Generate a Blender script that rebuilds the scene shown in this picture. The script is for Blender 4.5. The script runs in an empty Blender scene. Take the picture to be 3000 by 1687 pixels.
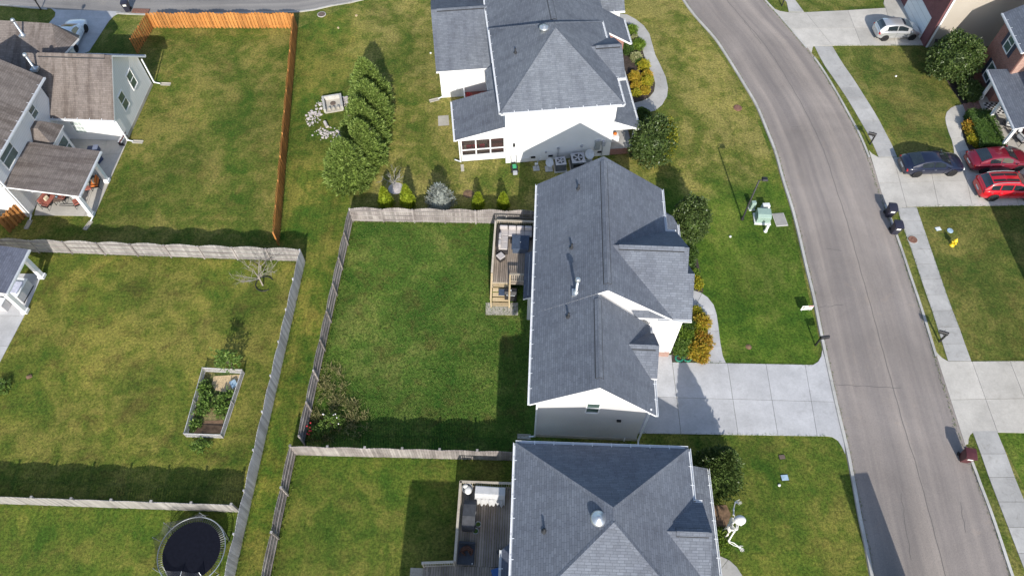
import bpy, bmesh, math, random
import numpy as np
from mathutils import Vector, Matrix, noise as mnoise
R = math.radians
rng = random.Random(7)
SC = bpy.context.scene
COL = SC.collection

# ------------------------------------------------------------------ camera
CAM_H, FPX, PITCH = 43.0, 2090.0, R(57.4216)       # metres, focal length in photo pixels, angle below the horizon
cam_data = bpy.data.cameras.new('camera'); cam = bpy.data.objects.new('camera', cam_data); COL.objects.link(cam)
cam.location = (0, 0, CAM_H); cam.rotation_euler = (R(90) - PITCH, 0, 0)
cam_data.sensor_width = 36.0; cam_data.lens = FPX / 3000.0 * 36.0
cam_data.clip_start = 0.5; cam_data.clip_end = 600.0
SC.camera = cam

# ------------------------------------------------------------------ sky, sun, exposure
SUN_EL, SUN_AZ = R(31.0), R(174.7)                   # azimuth clockwise from +Y: the sun stands behind the camera
w = bpy.data.worlds.new('World'); SC.world = w; w.use_nodes = True
nt = w.node_tree; nt.nodes.clear()
sky = nt.nodes.new('ShaderNodeTexSky'); sky.sky_type = 'NISHITA'; sky.sun_disc = False
sky.sun_elevation = SUN_EL; sky.sun_rotation = SUN_AZ; sky.air_density = 1.0; sky.dust_density = 1.0; sky.ozone_density = 1.0
bg = nt.nodes.new('ShaderNodeBackground'); bg.inputs['Strength'].default_value = 0.150
wo = nt.nodes.new('ShaderNodeOutputWorld')
nt.links.new(sky.outputs[0], bg.inputs[0]); nt.links.new(bg.outputs[0], wo.inputs[0])
sl = bpy.data.lights.new('sun', 'SUN'); sun = bpy.data.objects.new('sun', sl); COL.objects.link(sun)
sl.energy = 4.1; sl.angle = R(0.53); sl.color = (1.0, 0.945, 0.86)
sun_dir = Vector((math.sin(SUN_AZ) * math.cos(SUN_EL), math.cos(SUN_AZ) * math.cos(SUN_EL), math.sin(SUN_EL)))
sun.rotation_euler = sun_dir.to_track_quat('Z', 'Y').to_euler(); sun.location = sun_dir * 80
SC.view_settings.view_transform = 'Standard'; SC.view_settings.look = 'None'
SC.view_settings.exposure = 0.46; SC.view_settings.gamma = 1.0; SC.view_settings.use_curve_mapping = False
SC.render.engine = 'CYCLES'

# ------------------------------------------------------------------ photo pixel -> place on a level plane
_f = Vector((0, math.cos(PITCH), -math.sin(PITCH))); _u = Vector((0, math.sin(PITCH), math.cos(PITCH)))
def U(px, py, z=0.0):                                # pixel of the 3000 px photograph
    d = _f * FPX + Vector((px - 1500.0, 0, 0)) - _u * (py - 843.5)
    return Vector((0, 0, CAM_H)) + d * ((z - CAM_H) / d.z)
K = 1.1646
def P(x, y, z=0.0): return U(x * K, y * K, z)        # pixel of the 2576 px view
def zone(x0, y0, s): return lambda x, y, z=0.0: U(x0 + x / s, y0 + y / s, z)
ZA = zone(0, 0, 3.22); ZB = zone(800, 0, 3.22); ZC = zone(1250, 0, 2.8975); ZD = zone(2000, 0, 2.576)
ZE = zone(0, 400, 3.22); ZF = zone(800, 400, 3.22); ZG = zone(1400, 420, 2.8975); ZH = zone(2200, 420, 2.49875)
ZI = zone(0, 850, 2.8975); ZJ = zone(800, 850, 2.8975); ZK = zone(1500, 850, 2.8975); ZL = zone(2200, 900, 2.8975)
ZM = zone(0, 1287, 3.22); ZN = zone(1150, 1250, 2.3418); ZO = zone(2450, 1300, 3.7436); ZP = zone(2600, 0, 4.83)
ZQ = zone(2700, 200, 3.6225); ZR = zone(0, 650, 4.83); ZS = zone(950, 150, 3.083); ZT = zone(2050, 1350, 4.3)

# ------------------------------------------------------------------ materials
MATS = {}
def newmat(name):
    m = bpy.data.materials.new(name); m.use_nodes = True; MATS[name] = m
    nt = m.node_tree; nt.nodes.clear()
    out = nt.nodes.new('ShaderNodeOutputMaterial'); b = nt.nodes.new('ShaderNodeBsdfPrincipled')
    nt.links.new(b.outputs[0], out.inputs[0])
    return m, nt, b
def N(nt, t, **kw):
    n = nt.nodes.new(t)
    for k, v in kw.items():
        if k in n.inputs: n.inputs[k].default_value = v
        else: setattr(n, k, v)
    return n
def ramp(nt, fac, stops):
    r = nt.nodes.new('ShaderNodeValToRGB'); e = r.color_ramp.elements
    while len(e) < len(stops): e.new(0.5)
    for i, (p, c) in enumerate(stops):
        e[i].position = p; e[i].color = (*c, 1) if len(c) == 3 else c
    nt.links.new(fac, r.inputs[0]); return r.outputs[0]
def mix(nt, fac, a, b, blend='MIX'):
    n = nt.nodes.new('ShaderNodeMix'); n.data_type = 'RGBA'; n.blend_type = blend
    for sock, v in ((n.inputs[0], fac), (n.inputs[6], a), (n.inputs[7], b)):
        if hasattr(v, 'is_linked') or hasattr(v, 'links'): nt.links.new(v, sock)
        else: sock.default_value = v if not isinstance(v, tuple) or len(v) == 4 else (*v, 1)
    return n.outputs[2]
def noise(nt, co, scale, detail=3, rough=0.55, dist=0.0):
    n = N(nt, 'ShaderNodeTexNoise', Scale=scale, Detail=detail, Roughness=rough, Distortion=dist)
    if co is not None: nt.links.new(co, n.inputs['Vector'])
    return n.outputs[0]
def coord(nt, kind='Object', scale=None, rot=None):
    t = nt.nodes.new('ShaderNodeTexCoord'); o = t.outputs[kind]
    if scale or rot:
        mp = nt.nodes.new('ShaderNodeMapping'); nt.links.new(o, mp.inputs[0])
        if scale: mp.inputs['Scale'].default_value = scale
        if rot: mp.inputs['Rotation'].default_value = rot
        o = mp.outputs[0]
    return o
def wpos(nt, scale=None, rot=None):
    g = nt.nodes.new('ShaderNodeNewGeometry'); o = g.outputs['Position']
    if scale or rot:
        mp = nt.nodes.new('ShaderNodeMapping'); nt.links.new(o, mp.inputs[0])
        if scale: mp.inputs['Scale'].default_value = scale
        if rot: mp.inputs['Rotation'].default_value = rot
        o = mp.outputs[0]
    return o
def bump(nt, b, h, strength=0.4, dist=0.02):
    n = N(nt, 'ShaderNodeBump', Strength=strength, Distance=dist); nt.links.new(h, n.inputs['Height']); nt.links.new(n.outputs[0], b.inputs['Normal'])
def plain(name, c, rough=0.6, var=0.18, scale=6.0, metal=0.0, spec=0.4, bumps=0.0, coat=0.0):
    m, nt, b = newmat(name); co = wpos(nt)
    n = noise(nt, co, scale, 4)
    lo = tuple(max(0, x * (1 - var)) for x in c); hi = tuple(min(1, x * (1 + var)) for x in c)
    nt.links.new(ramp(nt, n, [(0.3, lo), (0.7, hi)]), b.inputs['Base Color'])
    b.inputs['Roughness'].default_value = rough; b.inputs['Metallic'].default_value = metal
    b.inputs['Specular IOR Level'].default_value = spec; b.inputs['Coat Weight'].default_value = coat
    if bumps: bump(nt, b, noise(nt, co, scale * 6, 3), bumps, 0.01)
    return m
def shingle(name, c, tint, stain=0.35):
    m, nt, b = newmat(name); uv = coord(nt, 'UV')
    br = N(nt, 'ShaderNodeTexBrick', Scale=1.0, **{'Mortar Size': 0.010, 'Mortar Smooth': 0.3, 'Brick Width': 0.33, 'Row Height': 0.145, 'Bias': 0.0})
    br.offset = 0.37; br.offset_frequency = 2; br.squash = 1.35; br.squash_frequency = 3
    nt.links.new(uv, br.inputs[0])
    br.inputs['Color1'].default_value = (*[x * 0.86 for x in c], 1); br.inputs['Color2'].default_value = (*[x * 1.11 for x in c], 1)
    br.inputs['Mortar'].default_value = (*[x * 0.60 for x in c], 1)
    p = wpos(nt)
    big = ramp(nt, noise(nt, p, 0.22, 4, 0.6), [(0.3, (0.82, 0.82, 0.84)), (0.72, (1.12, 1.12, 1.10))])
    fine = ramp(nt, noise(nt, p, 30, 2), [(0.25, (0.86, 0.86, 0.86)), (0.75, (1.14, 1.14, 1.14))])
    streak = ramp(nt, noise(nt, coord(nt, 'UV', (1.6, 0.22, 1)), 1.0, 4, 0.65), [(0.36, tint), (0.55, (1, 1, 1))])
    c1 = mix(nt, 1.0, br.outputs[0], big, 'MULTIPLY'); c2 = mix(nt, 1.0, c1, fine, 'MULTIPLY'); c3 = mix(nt, stain, c2, mix(nt, 1.0, c2, streak, 'MULTIPLY'))
    nt.links.new(c3, b.inputs['Base Color']); b.inputs['Roughness'].default_value = 0.9; b.inputs['Specular IOR Level'].default_value = 0.25
    mt = N(nt, 'ShaderNodeMath', operation='SUBTRACT'); mt.inputs[0].default_value = 1.0; nt.links.new(br.outputs[1], mt.inputs[1])
    bump(nt, b, mt.outputs[0], 0.6, 0.012)
    return m
def siding(name, c, period=0.125):
    m, nt, b = newmat(name); p = wpos(nt)
    wv = N(nt, 'ShaderNodeTexWave', Scale=0.314159 / period, Distortion=0.0, Detail=0.0); wv.wave_type = 'BANDS'; wv.bands_direction = 'Z'; wv.wave_profile = 'SAW'
    nt.links.new(p, wv.inputs[0])
    line = ramp(nt, wv.outputs[1], [(0.0, tuple(x * 0.72 for x in c)), (0.13, c), (1.0, tuple(min(1, x * 1.02) for x in c))])
    dirt = ramp(nt, noise(nt, p, 0.8, 4), [(0.3, (0.93, 0.93, 0.92)), (0.7, (1, 1, 1))])
    nt.links.new(mix(nt, 1.0, line, dirt, 'MULTIPLY'), b.inputs['Base Color']); b.inputs['Roughness'].default_value = 0.5
    bump(nt, b, wv.outputs[1], 0.5, 0.012)
    return m
def brick(name, c1, c2, mortar):
    m, nt, b = newmat(name); uv = coord(nt, 'UV')
    br = N(nt, 'ShaderNodeTexBrick', Scale=1.0, **{'Mortar Size': 0.009, 'Brick Width': 0.21, 'Row Height': 0.075, 'Bias': 0.0})
    nt.links.new(uv, br.inputs[0]); br.inputs['Color1'].default_value = (*c1, 1); br.inputs['Color2'].default_value = (*c2, 1); br.inputs['Mortar'].default_value = (*mortar, 1)
    v = ramp(nt, noise(nt, wpos(nt), 1.4, 4), [(0.3, (0.85, 0.85, 0.85)), (0.7, (1.1, 1.1, 1.1))])
    nt.links.new(mix(nt, 1.0, br.outputs[0], v, 'MULTIPLY'), b.inputs['Base Color']); b.inputs['Roughness'].default_value = 0.85
    mt = N(nt, 'ShaderNodeMath', operation='SUBTRACT'); mt.inputs[0].default_value = 1.0; nt.links.new(br.outputs[1], mt.inputs[1])
    bump(nt, b, mt.outputs[0], 0.5, 0.008)
    return m
def wood(name, c, weather, axis_scale=(1, 1, 1), wfac=0.5, rough=0.8):
    m, nt, b = newmat(name); oc = coord(nt, 'Object', axis_scale)
    oi = nt.nodes.new('ShaderNodeObjectInfo')
    add = N(nt, 'ShaderNodeVectorMath', operation='ADD'); nt.links.new(oc, add.inputs[0])
    mul = N(nt, 'ShaderNodeVectorMath', operation='SCALE'); mul.inputs[0].default_value = (37, 17, 91); nt.links.new(oi.outputs['Random'], mul.inputs['Scale'])
    nt.links.new(mul.outputs[0], add.inputs[1])
    gr = noise(nt, add.outputs[0], 3.0, 5, 0.65)
    base = ramp(nt, gr, [(0.25, tuple(x * 0.62 for x in c)), (0.5, c), (0.78, tuple(min(1, x * 1.3) for x in c))])
    wn = noise(nt, wpos(nt), 0.9, 5, 0.65)
    wf = ramp(nt, wn, [(0.40, (0, 0, 0)), (0.66, (wfac, wfac, wfac))])
    c1 = mix(nt, wf, base, weather)
    rr = ramp(nt, oi.outputs['Random'], [(0, (0.72, 0.72, 0.72)), (1, (1.22, 1.22, 1.22))])
    nt.links.new(mix(nt, 1.0, c1, rr, 'MULTIPLY'), b.inputs['Base Color']); b.inputs['Roughness'].default_value = rough
    bump(nt, b, gr, 0.3, 0.004)
    return m
def lawn(name, sets, seed=0.0, edge=None, stripe=None):
    """mown grass: clumps, blades, drier patches, bare soil; sets = one or two growths, edge = (x, y, angle, width) where one gives way to the other"""
    m, nt, b = newmat(name); g = nt.nodes.new('ShaderNodeNewGeometry')
    mp = nt.nodes.new('ShaderNodeMapping'); nt.links.new(g.outputs['Position'], mp.inputs[0]); mp.inputs['Location'].default_value = (seed * 13.1, seed * 7.7, 0)
    p = mp.outputs[0]
    big = noise(nt, p, 0.20, 6, 0.66, 0.6); med = noise(nt, p, 0.95, 5, 0.70, 0.4); fine = noise(nt, p, 6.0, 4, 0.75); blade = noise(nt, p, 24, 3, 0.75)
    s = N(nt, 'ShaderNodeMath', operation='MULTIPLY_ADD'); nt.links.new(big, s.inputs[0]); s.inputs[1].default_value = 0.56
    m2 = N(nt, 'ShaderNodeMath', operation='MULTIPLY'); nt.links.new(med, m2.inputs[0]); m2.inputs[1].default_value = 0.44; nt.links.new(m2.outputs[0], s.inputs[2])
    bare = noise(nt, p, 0.5, 6, 0.74, 0.6)
    cols = []
    for lush, mid_, dry, brown, dryness, wear in sets:
        d = 0.60 - 0.20 * dryness
        c = ramp(nt, s.outputs[0], [(d - 0.10, lush), (d, mid_), (d + 0.09, dry)])
        cols.append(mix(nt, ramp(nt, bare, [(0.52, (0, 0, 0)), (0.66, (wear, wear, wear))]), c, brown))
    col = cols[0]
    if len(cols) > 1:
        ex, ey, ea, ew = edge; q = N(nt, 'ShaderNodeVectorMath', operation='SUBTRACT'); nt.links.new(g.outputs['Position'], q.inputs[0]); q.inputs[1].default_value = (ex, ey, 0)
        dt = N(nt, 'ShaderNodeVectorMath', operation='DOT_PRODUCT'); nt.links.new(q.outputs[0], dt.inputs[0]); dt.inputs[1].default_value = (math.cos(ea) / ew, math.sin(ea) / ew, 0)
        sm_ = N(nt, 'ShaderNodeMath', operation='MULTIPLY_ADD'); nt.links.new(noise(nt, p, 0.33, 5, 0.65), sm_.inputs[0]); sm_.inputs[1].default_value = 1.6; nt.links.new(dt.outputs['Value'], sm_.inputs[2])
        col = mix(nt, ramp(nt, sm_.outputs[0], [(0.45, (0, 0, 0)), (1.15, (1, 1, 1))]), cols[0], cols[1])
    if stripe:
        ang, period, amt = stripe
        r_ = nt.nodes.new('ShaderNodeMapping'); nt.links.new(p, r_.inputs[0]); r_.inputs['Rotation'].default_value = (0, 0, ang); r_.inputs['Scale'].default_value = (1.0 / period, 0.035, 1)
        col = mix(nt, 1.0, col, ramp(nt, noise(nt, r_.outputs[0], 1.0, 3, 0.6), [(0.32, (1 - amt, 1 - amt * 0.85, 1 - amt)), (0.68, (1 + amt, 1 + amt * 0.85, 1 + amt * 0.6))]), 'MULTIPLY')
    col = mix(nt, 1.0, col, ramp(nt, noise(nt, p, 0.11, 4, 0.6, 0.8), [(0.34, (0.74, 0.80, 0.78)), (0.5, (1, 1, 1)), (0.66, (1.20, 1.16, 1.10))]), 'MULTIPLY')
    f1 = ramp(nt, fine, [(0.30, (0.36, 0.39, 0.38)), (0.5, (0.95, 0.95, 0.95)), (0.71, (1.66, 1.60, 1.46))])
    f2 = ramp(nt, blade, [(0.28, (0.50, 0.53, 0.50)), (0.72, (1.48, 1.45, 1.36))])
    col = mix(nt, 1.0, mix(nt, 1.0, col, f1, 'MULTIPLY'), f2, 'MULTIPLY')
    nt.links.new(col, b.inputs['Base Color']); b.inputs['Roughness'].default_value = 0.95; b.inputs['Specular IOR Level'].default_value = 0.1
    h = N(nt, 'ShaderNodeMath', operation='ADD'); nt.links.new(fine, h.inputs[0]); nt.links.new(blade, h.inputs[1])
    bump(nt, b, h.outputs[0], 0.6, 0.05)
    return m
def leafmat(name, cols, rough=0.55, trans=0.25):
    m, nt, b = newmat(name); g = nt.nodes.new('ShaderNodeNewGeometry')
    n = noise(nt, g.outputs['Position'], 1.3, 3)
    f = N(nt, 'ShaderNodeMath', operation='MULTIPLY_ADD'); nt.links.new(g.outputs['Random Per Island'], f.inputs[0]); f.inputs[1].default_value = 0.6
    q = N(nt, 'ShaderNodeMath', operation='MULTIPLY'); nt.links.new(n, q.inputs[0]); q.inputs[1].default_value = 0.4; nt.links.new(q.outputs[0], f.inputs[2])
    k = len(cols); col = ramp(nt, f.outputs[0], [(0.12 + 0.72 * i / (k - 1), c) for i, c in enumerate(cols)])
    nt.links.new(col, b.inputs['Base Color']); b.inputs['Roughness'].default_value = rough; b.inputs['Specular IOR Level'].default_value = 0.35
    if trans:
        t = N(nt, 'ShaderNodeBsdfTranslucent'); nt.links.new(col, t.inputs[0])
        ms = N(nt, 'ShaderNodeMixShader'); ms.inputs[0].default_value = trans
        out = [x for x in nt.nodes if x.type == 'OUTPUT_MATERIAL'][0]
        nt.links.new(b.outputs[0], ms.inputs[1]); nt.links.new(t.outputs[0], ms.inputs[2]); nt.links.new(ms.outputs[0], out.inputs[0])
    return m
def concrete(name, c, stain=(0.75, 0.74, 0.70), amt=0.5):
    m, nt, b = newmat(name); p = wpos(nt)
    a = ramp(nt, noise(nt, p, 0.5, 6, 0.65), [(0.35, tuple(x * (1 - 0.25 * amt) for x in c)), (0.65, tuple(min(1, x * 1.06) for x in c))])
    f = ramp(nt, noise(nt, p, 9, 4, 0.7), [(0.3, (0.92, 0.92, 0.92)), (0.7, (1.06, 1.06, 1.06))])
    st = ramp(nt, noise(nt, p, 1.7, 6, 0.75, 1.0), [(0.54, (1, 1, 1)), (0.78, stain)])
    oi = nt.nodes.new('ShaderNodeObjectInfo'); rr = ramp(nt, oi.outputs['Random'], [(0, (0.90, 0.90, 0.90)), (1, (1.06, 1.06, 1.06))])
    col = mix(nt, 1.0, mix(nt, 1.0, mix(nt, 1.0, a, f, 'MULTIPLY'), st, 'MULTIPLY'), rr, 'MULTIPLY')
    nt.links.new(col, b.inputs['Base Color']); b.inputs['Roughness'].default_value = 0.85; b.inputs['Specular IOR Level'].default_value = 0.25
    bump(nt, b, noise(nt, p, 40, 3), 0.15, 0.006)
    return m
def asphalt(name, c):
    m, nt, b = newmat(name); p = wpos(nt)
    a = ramp(nt, noise(nt, p, 0.13, 6, 0.6, 0.6), [(0.3, tuple(x * 0.82 for x in c)), (0.7, tuple(x * 1.18 for x in c))])
    uv = coord(nt, 'UV', (1.0, 0.05, 1))
    tr = ramp(nt, noise(nt, uv, 0.9, 4, 0.6), [(0.35, (0.86, 0.86, 0.87)), (0.65, (1.12, 1.10, 1.07))])
    ag = ramp(nt, noise(nt, p, 28, 3, 0.8), [(0.25, (0.66, 0.66, 0.67)), (0.5, (1, 1, 1)), (0.78, (1.40, 1.39, 1.36))])
    lane = ramp(nt, noise(nt, coord(nt, 'UV', (0.85, 0.012, 1)), 1.0, 3, 0.55), [(0.38, (0.84, 0.84, 0.85)), (0.62, (1.10, 1.09, 1.07))]); spot = ramp(nt, noise(nt, p, 2.2, 6, 0.8, 0.8), [(0.27, (0.66, 0.66, 0.67)), (0.36, (1, 1, 1))]); a = mix(nt, 1.0, mix(nt, 1.0, a, lane, 'MULTIPLY'), spot, 'MULTIPLY')
    pt = ramp(nt, noise(nt, p, 0.6, 5, 0.7, 1.2), [(0.60, (1, 1, 1)), (0.74, (1.13, 1.09, 1.03))])
    col = mix(nt, 1.0, mix(nt, 1.0, mix(nt, 1.0, a, tr, 'MULTIPLY'), ag, 'MULTIPLY'), pt, 'MULTIPLY')
    nt.links.new(col, b.inputs['Base Color']); b.inputs['Roughness'].default_value = 0.9; b.inputs['Specular IOR Level'].default_value = 0.2
    bump(nt, b, noise(nt, p, 60, 2), 0.3, 0.01)
    return m
def carpaint(name, c, metal=0.0, rough=0.28):
    m, nt, b = newmat(name)
    n = ramp(nt, noise(nt, coord(nt), 400, 1), [(0.3, tuple(x * 0.9 for x in c)), (0.7, tuple(min(1, x * 1.1) for x in c))])
    nt.links.new(n, b.inputs['Base Color']); b.inputs['Metallic'].default_value = metal; b.inputs['Roughness'].default_value = rough
    b.inputs['Coat Weight'].default_value = 0.8; b.inputs['Coat Roughness'].default_value = 0.06
    return m
def glass(name, c, rough=0.06):
    m, nt, b = newmat(name)
    n = ramp(nt, noise(nt, wpos(nt), 1.5, 3), [(0.3, tuple(x * 0.75 for x in c)), (0.7, tuple(x * 1.25 for x in c))])
    nt.links.new(n, b.inputs['Base Color']); b.inputs['Roughness'].default_value = rough; b.inputs['Specular IOR Level'].default_value = 0.9; b.inputs['Coat Weight'].default_value = 0.5
    return m
def see(name, c, alpha):
    m, nt, b = newmat(name)
    n = ramp(nt, noise(nt, wpos(nt), 60, 2), [(0.3, tuple(x * 0.8 for x in c)), (0.7, tuple(x * 1.2 for x in c))])
    nt.links.new(n, b.inputs['Base Color']); b.inputs['Alpha'].default_value = alpha; b.inputs['Roughness'].default_value = 0.5
    return m

# grass growths: (lush, mid, dry, bare, dryness, wear)
G_BASE = ((0.060, 0.104, 0.018), (0.113, 0.138, 0.030), (0.204, 0.198, 0.063), (0.145, 0.110, 0.041), 0.55, 0.35)
G_OLIVE = ((0.056, 0.104, 0.016), (0.116, 0.140, 0.026), (0.206, 0.194, 0.048), (0.091, 0.068, 0.024), 0.62, 0.60)
G_LUSH = ((0.046, 0.108, 0.018), (0.088, 0.152, 0.028), (0.168, 0.200, 0.052), (0.097, 0.074, 0.028), 0.46, 0.62)
G_GREEN = ((0.045, 0.098, 0.014), (0.081, 0.136, 0.020), (0.136, 0.172, 0.037), (0.107, 0.095, 0.029), 0.42, 0.25)
G_TAN = ((0.064, 0.112, 0.019), (0.130, 0.148, 0.033), (0.257, 0.230, 0.076), (0.204, 0.160, 0.061), 0.68, 0.45)
G_YARD = ((0.052, 0.104, 0.015), (0.109, 0.134, 0.027), (0.213, 0.194, 0.056), (0.165, 0.122, 0.041), 0.60, 0.45)
G_SWALE = ((0.049, 0.110, 0.016), (0.101, 0.136, 0.024), (0.194, 0.186, 0.044), (0.126, 0.090, 0.027), 0.58, 0.35)
G_RIGHT = ((0.054, 0.096, 0.019), (0.107, 0.126, 0.031), (0.194, 0.180, 0.056), (0.145, 0.105, 0.037), 0.56, 0.45)
G_LOW = ((0.050, 0.100, 0.015), (0.097, 0.134, 0.023), (0.175, 0.176, 0.041), (0.107, 0.086, 0.029), 0.54, 0.40)
lawn('lawn_base', [G_BASE]); lawn('lawn_olive', [G_OLIVE], 1); lawn('lawn_lush', [G_LUSH], 2); lawn('lawn_low', [G_LOW], 8); lawn('lawn_orange_yard', [G_YARD], 5)
lawn('lawn_green', [G_TAN, G_GREEN], 3, (17.0, 36.5, R(-90), 7.0), (R(-8), 0.8, 0.10)); lawn('lawn_upper', [G_SWALE, G_TAN], 4, (-13.5, 45.0, R(0), 5.0), (R(3), 0.7, 0.12)); lawn('lawn_swale', [G_SWALE], 6, None, (R(-4), 0.45, 0.22)); lawn('lawn_right', [G_RIGHT], 7, None, (R(-25), 0.8, 0.10))
lawn('weeds', [((0.050, 0.095, 0.024), (0.105, 0.125, 0.044), (0.250, 0.215, 0.105), (0.10, 0.07, 0.04), 0.55, 0.5)], 9)
# hard surfaces
asphalt('asphalt_main', (0.258, 0.231, 0.214)); asphalt('asphalt_back', (0.250, 0.240, 0.230)); plain('tar_seam', (0.10, 0.095, 0.09), 0.9)
concrete('concrete_drive', (0.475, 0.475, 0.482), (0.82, 0.81, 0.79), 0.7); concrete('concrete_walk', (0.42, 0.412, 0.395), (0.68, 0.67, 0.64), 0.8); concrete('concrete_kerb', (0.47, 0.46, 0.43), (0.6, 0.58, 0.52), 0.9)
concrete('concrete_cream', (0.50, 0.475, 0.43), (0.80, 0.79, 0.76), 0.7); concrete('concrete_dark', (0.30, 0.29, 0.27), (0.6, 0.6, 0.58), 0.9); concrete('concrete_pad', (0.45, 0.42, 0.36), (0.65, 0.62, 0.55), 0.9)
plain('mulch', (0.055, 0.042, 0.036), 0.95, 0.5, 9, bumps=0.8); plain('soil', (0.16, 0.10, 0.06), 0.95, 0.4, 4, bumps=0.6); plain('straw', (0.50, 0.38, 0.22), 0.9, 0.35, 14, bumps=0.6)
plain('stone', (0.46, 0.42, 0.40), 0.85, 0.35, 3, bumps=0.3); plain('cast_iron', (0.13, 0.095, 0.075), 0.75, 0.3, 14); plain('rust_plate', (0.20, 0.10, 0.07), 0.8, 0.3, 8)
# houses
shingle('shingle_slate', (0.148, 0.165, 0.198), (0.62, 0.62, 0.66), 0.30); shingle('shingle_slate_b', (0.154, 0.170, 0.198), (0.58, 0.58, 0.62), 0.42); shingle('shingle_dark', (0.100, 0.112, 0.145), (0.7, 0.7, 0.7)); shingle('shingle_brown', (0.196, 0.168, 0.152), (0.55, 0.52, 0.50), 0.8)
shingle('shingle_blue', (0.125, 0.135, 0.175), (0.7, 0.7, 0.7))
siding('siding_white', (0.78, 0.78, 0.78)); siding('siding_pale', (0.66, 0.65, 0.65)); siding('siding_cream', (0.72, 0.70, 0.65)); siding('siding_tan', (0.46, 0.415, 0.355)); siding('siding_light', (0.76, 0.76, 0.76), 0.19)
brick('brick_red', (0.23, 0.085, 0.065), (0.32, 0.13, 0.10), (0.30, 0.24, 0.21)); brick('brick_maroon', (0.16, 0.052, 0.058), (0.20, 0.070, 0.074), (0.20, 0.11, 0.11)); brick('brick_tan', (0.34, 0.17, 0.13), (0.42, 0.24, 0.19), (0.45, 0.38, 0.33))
plain('white_trim', (0.80, 0.80, 0.80), 0.4, 0.03); plain('white_metal', (0.74, 0.76, 0.78), 0.3, 0.05); plain('grey_metal', (0.42, 0.44, 0.46), 0.45, 0.12, metal=0.4); plain('galvanised', (0.50, 0.53, 0.55), 0.35, 0.15, 5, metal=0.75)
plain('black_metal', (0.022, 0.022, 0.024), 0.45, 0.2); plain('dark_gap', (0.012, 0.012, 0.014), 0.9); plain('navy_trim', (0.035, 0.045, 0.075), 0.6); plain('vent_edge', (0.03, 0.032, 0.036), 0.85)
glass('window_glass', (0.085, 0.13, 0.12)); glass('window_pale', (0.42, 0.48, 0.46), 0.12); glass('car_glass', (0.020, 0.028, 0.034), 0.04); plain('garage_door', (0.74, 0.78, 0.80), 0.4, 0.03); see('screen_mesh', (0.05, 0.045, 0.045), 0.30)
plain('porch_floor', (0.24, 0.085, 0.07), 0.7); plain('interior', (0.10, 0.07, 0.065), 0.8)
# timber
wood('cedar_fence', (0.42, 0.170, 0.040), (0.50, 0.24, 0.070), (6, 6, 0.7), 0.5); wood('grey_fence', (0.235, 0.208, 0.198), (0.385, 0.355, 0.335), (8, 8, 0.6), 0.8); wood('pale_fence', (0.270, 0.256, 0.244), (0.370, 0.352, 0.335), (8, 8, 0.6), 0.6)
wood('steel_grey_fence', (0.43, 0.42, 0.43), (0.54, 0.53, 0.535), (8, 8, 0.6), 0.6); wood('deck_board', (0.255, 0.205, 0.165), (0.36, 0.31, 0.26), (8, 0.7, 8), 0.7); wood('deck_rail', (0.42, 0.36, 0.28), (0.50, 0.45, 0.37), (4, 4, 4), 0.7); wood('new_pine', (0.50, 0.38, 0.22), (0.56, 0.46, 0.30), (4, 4, 4), 0.6)
wood('bark', (0.18, 0.14, 0.11), (0.26, 0.22, 0.18), (3, 3, 0.7), 0.6, 0.95); wood('twig', (0.40, 0.345, 0.30), (0.50, 0.46, 0.42), (3, 3, 3), 0.6, 0.95)
# plants
leafmat('conifer', [(0.050, 0.085, 0.018), (0.120, 0.185, 0.034), (0.215, 0.300, 0.062), (0.320, 0.410, 0.120)], 0.6, 0.2)
leafmat('arborvitae', [(0.115, 0.180, 0.012), (0.235, 0.310, 0.020), (0.350, 0.400, 0.030)], 0.6, 0.25)
leafmat('blue_spruce', [(0.120, 0.110, 0.080), (0.220, 0.240, 0.215), (0.340, 0.390, 0.370)], 0.6, 0.1)
leafmat('holly', [(0.022, 0.042, 0.013), (0.050, 0.086, 0.022), (0.092, 0.140, 0.036), (0.150, 0.190, 0.070)], 0.38, 0.14)
leafmat('holly_gold', [(0.030, 0.055, 0.014), (0.075, 0.115, 0.022), (0.200, 0.220, 0.024), (0.400, 0.330, 0.030)], 0.35, 0.15)
leafmat('gold_shrub', [(0.110, 0.150, 0.018), (0.330, 0.300, 0.028), (0.500, 0.350, 0.034), (0.520, 0.250, 0.038)], 0.6, 0.25)
leafmat('yellow_shrub', [(0.110, 0.160, 0.016), (0.330, 0.330, 0.028), (0.560, 0.430, 0.030)], 0.6, 0.25)
leafmat('orange_shrub', [(0.150, 0.160, 0.020), (0.400, 0.290, 0.030), (0.520, 0.210, 0.038)], 0.6, 0.25)
leafmat('green_shrub', [(0.024, 0.052, 0.012), (0.060, 0.115, 0.022), (0.110, 0.180, 0.036)], 0.5, 0.2)
leafmat('lime_shrub', [(0.060, 0.120, 0.014), (0.130, 0.220, 0.024), (0.220, 0.300, 0.040)], 0.6, 0.25)
leafmat('pale_plant', [(0.150, 0.190, 0.060), (0.330, 0.350, 0.160), (0.480, 0.470, 0.270)], 0.6, 0.25)
leafmat('garden_plant', [(0.045, 0.095, 0.018), (0.125, 0.215, 0.036), (0.260, 0.360, 0.085)], 0.55, 0.25)
leafmat('grass_tall', [(0.080, 0.125, 0.035), (0.220, 0.225, 0.085), (0.460, 0.390, 0.200)], 0.8, 0.25)
leafmat('grass_green', [(0.068, 0.130, 0.018), (0.112, 0.178, 0.030), (0.195, 0.225, 0.058)], 0.8, 0.25)
leafmat('rose_red', [(0.45, 0.03, 0.04), (0.60, 0.06, 0.07)], 0.6, 0.2)
plain('flower_white', (0.75, 0.72, 0.70), 0.7)
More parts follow.
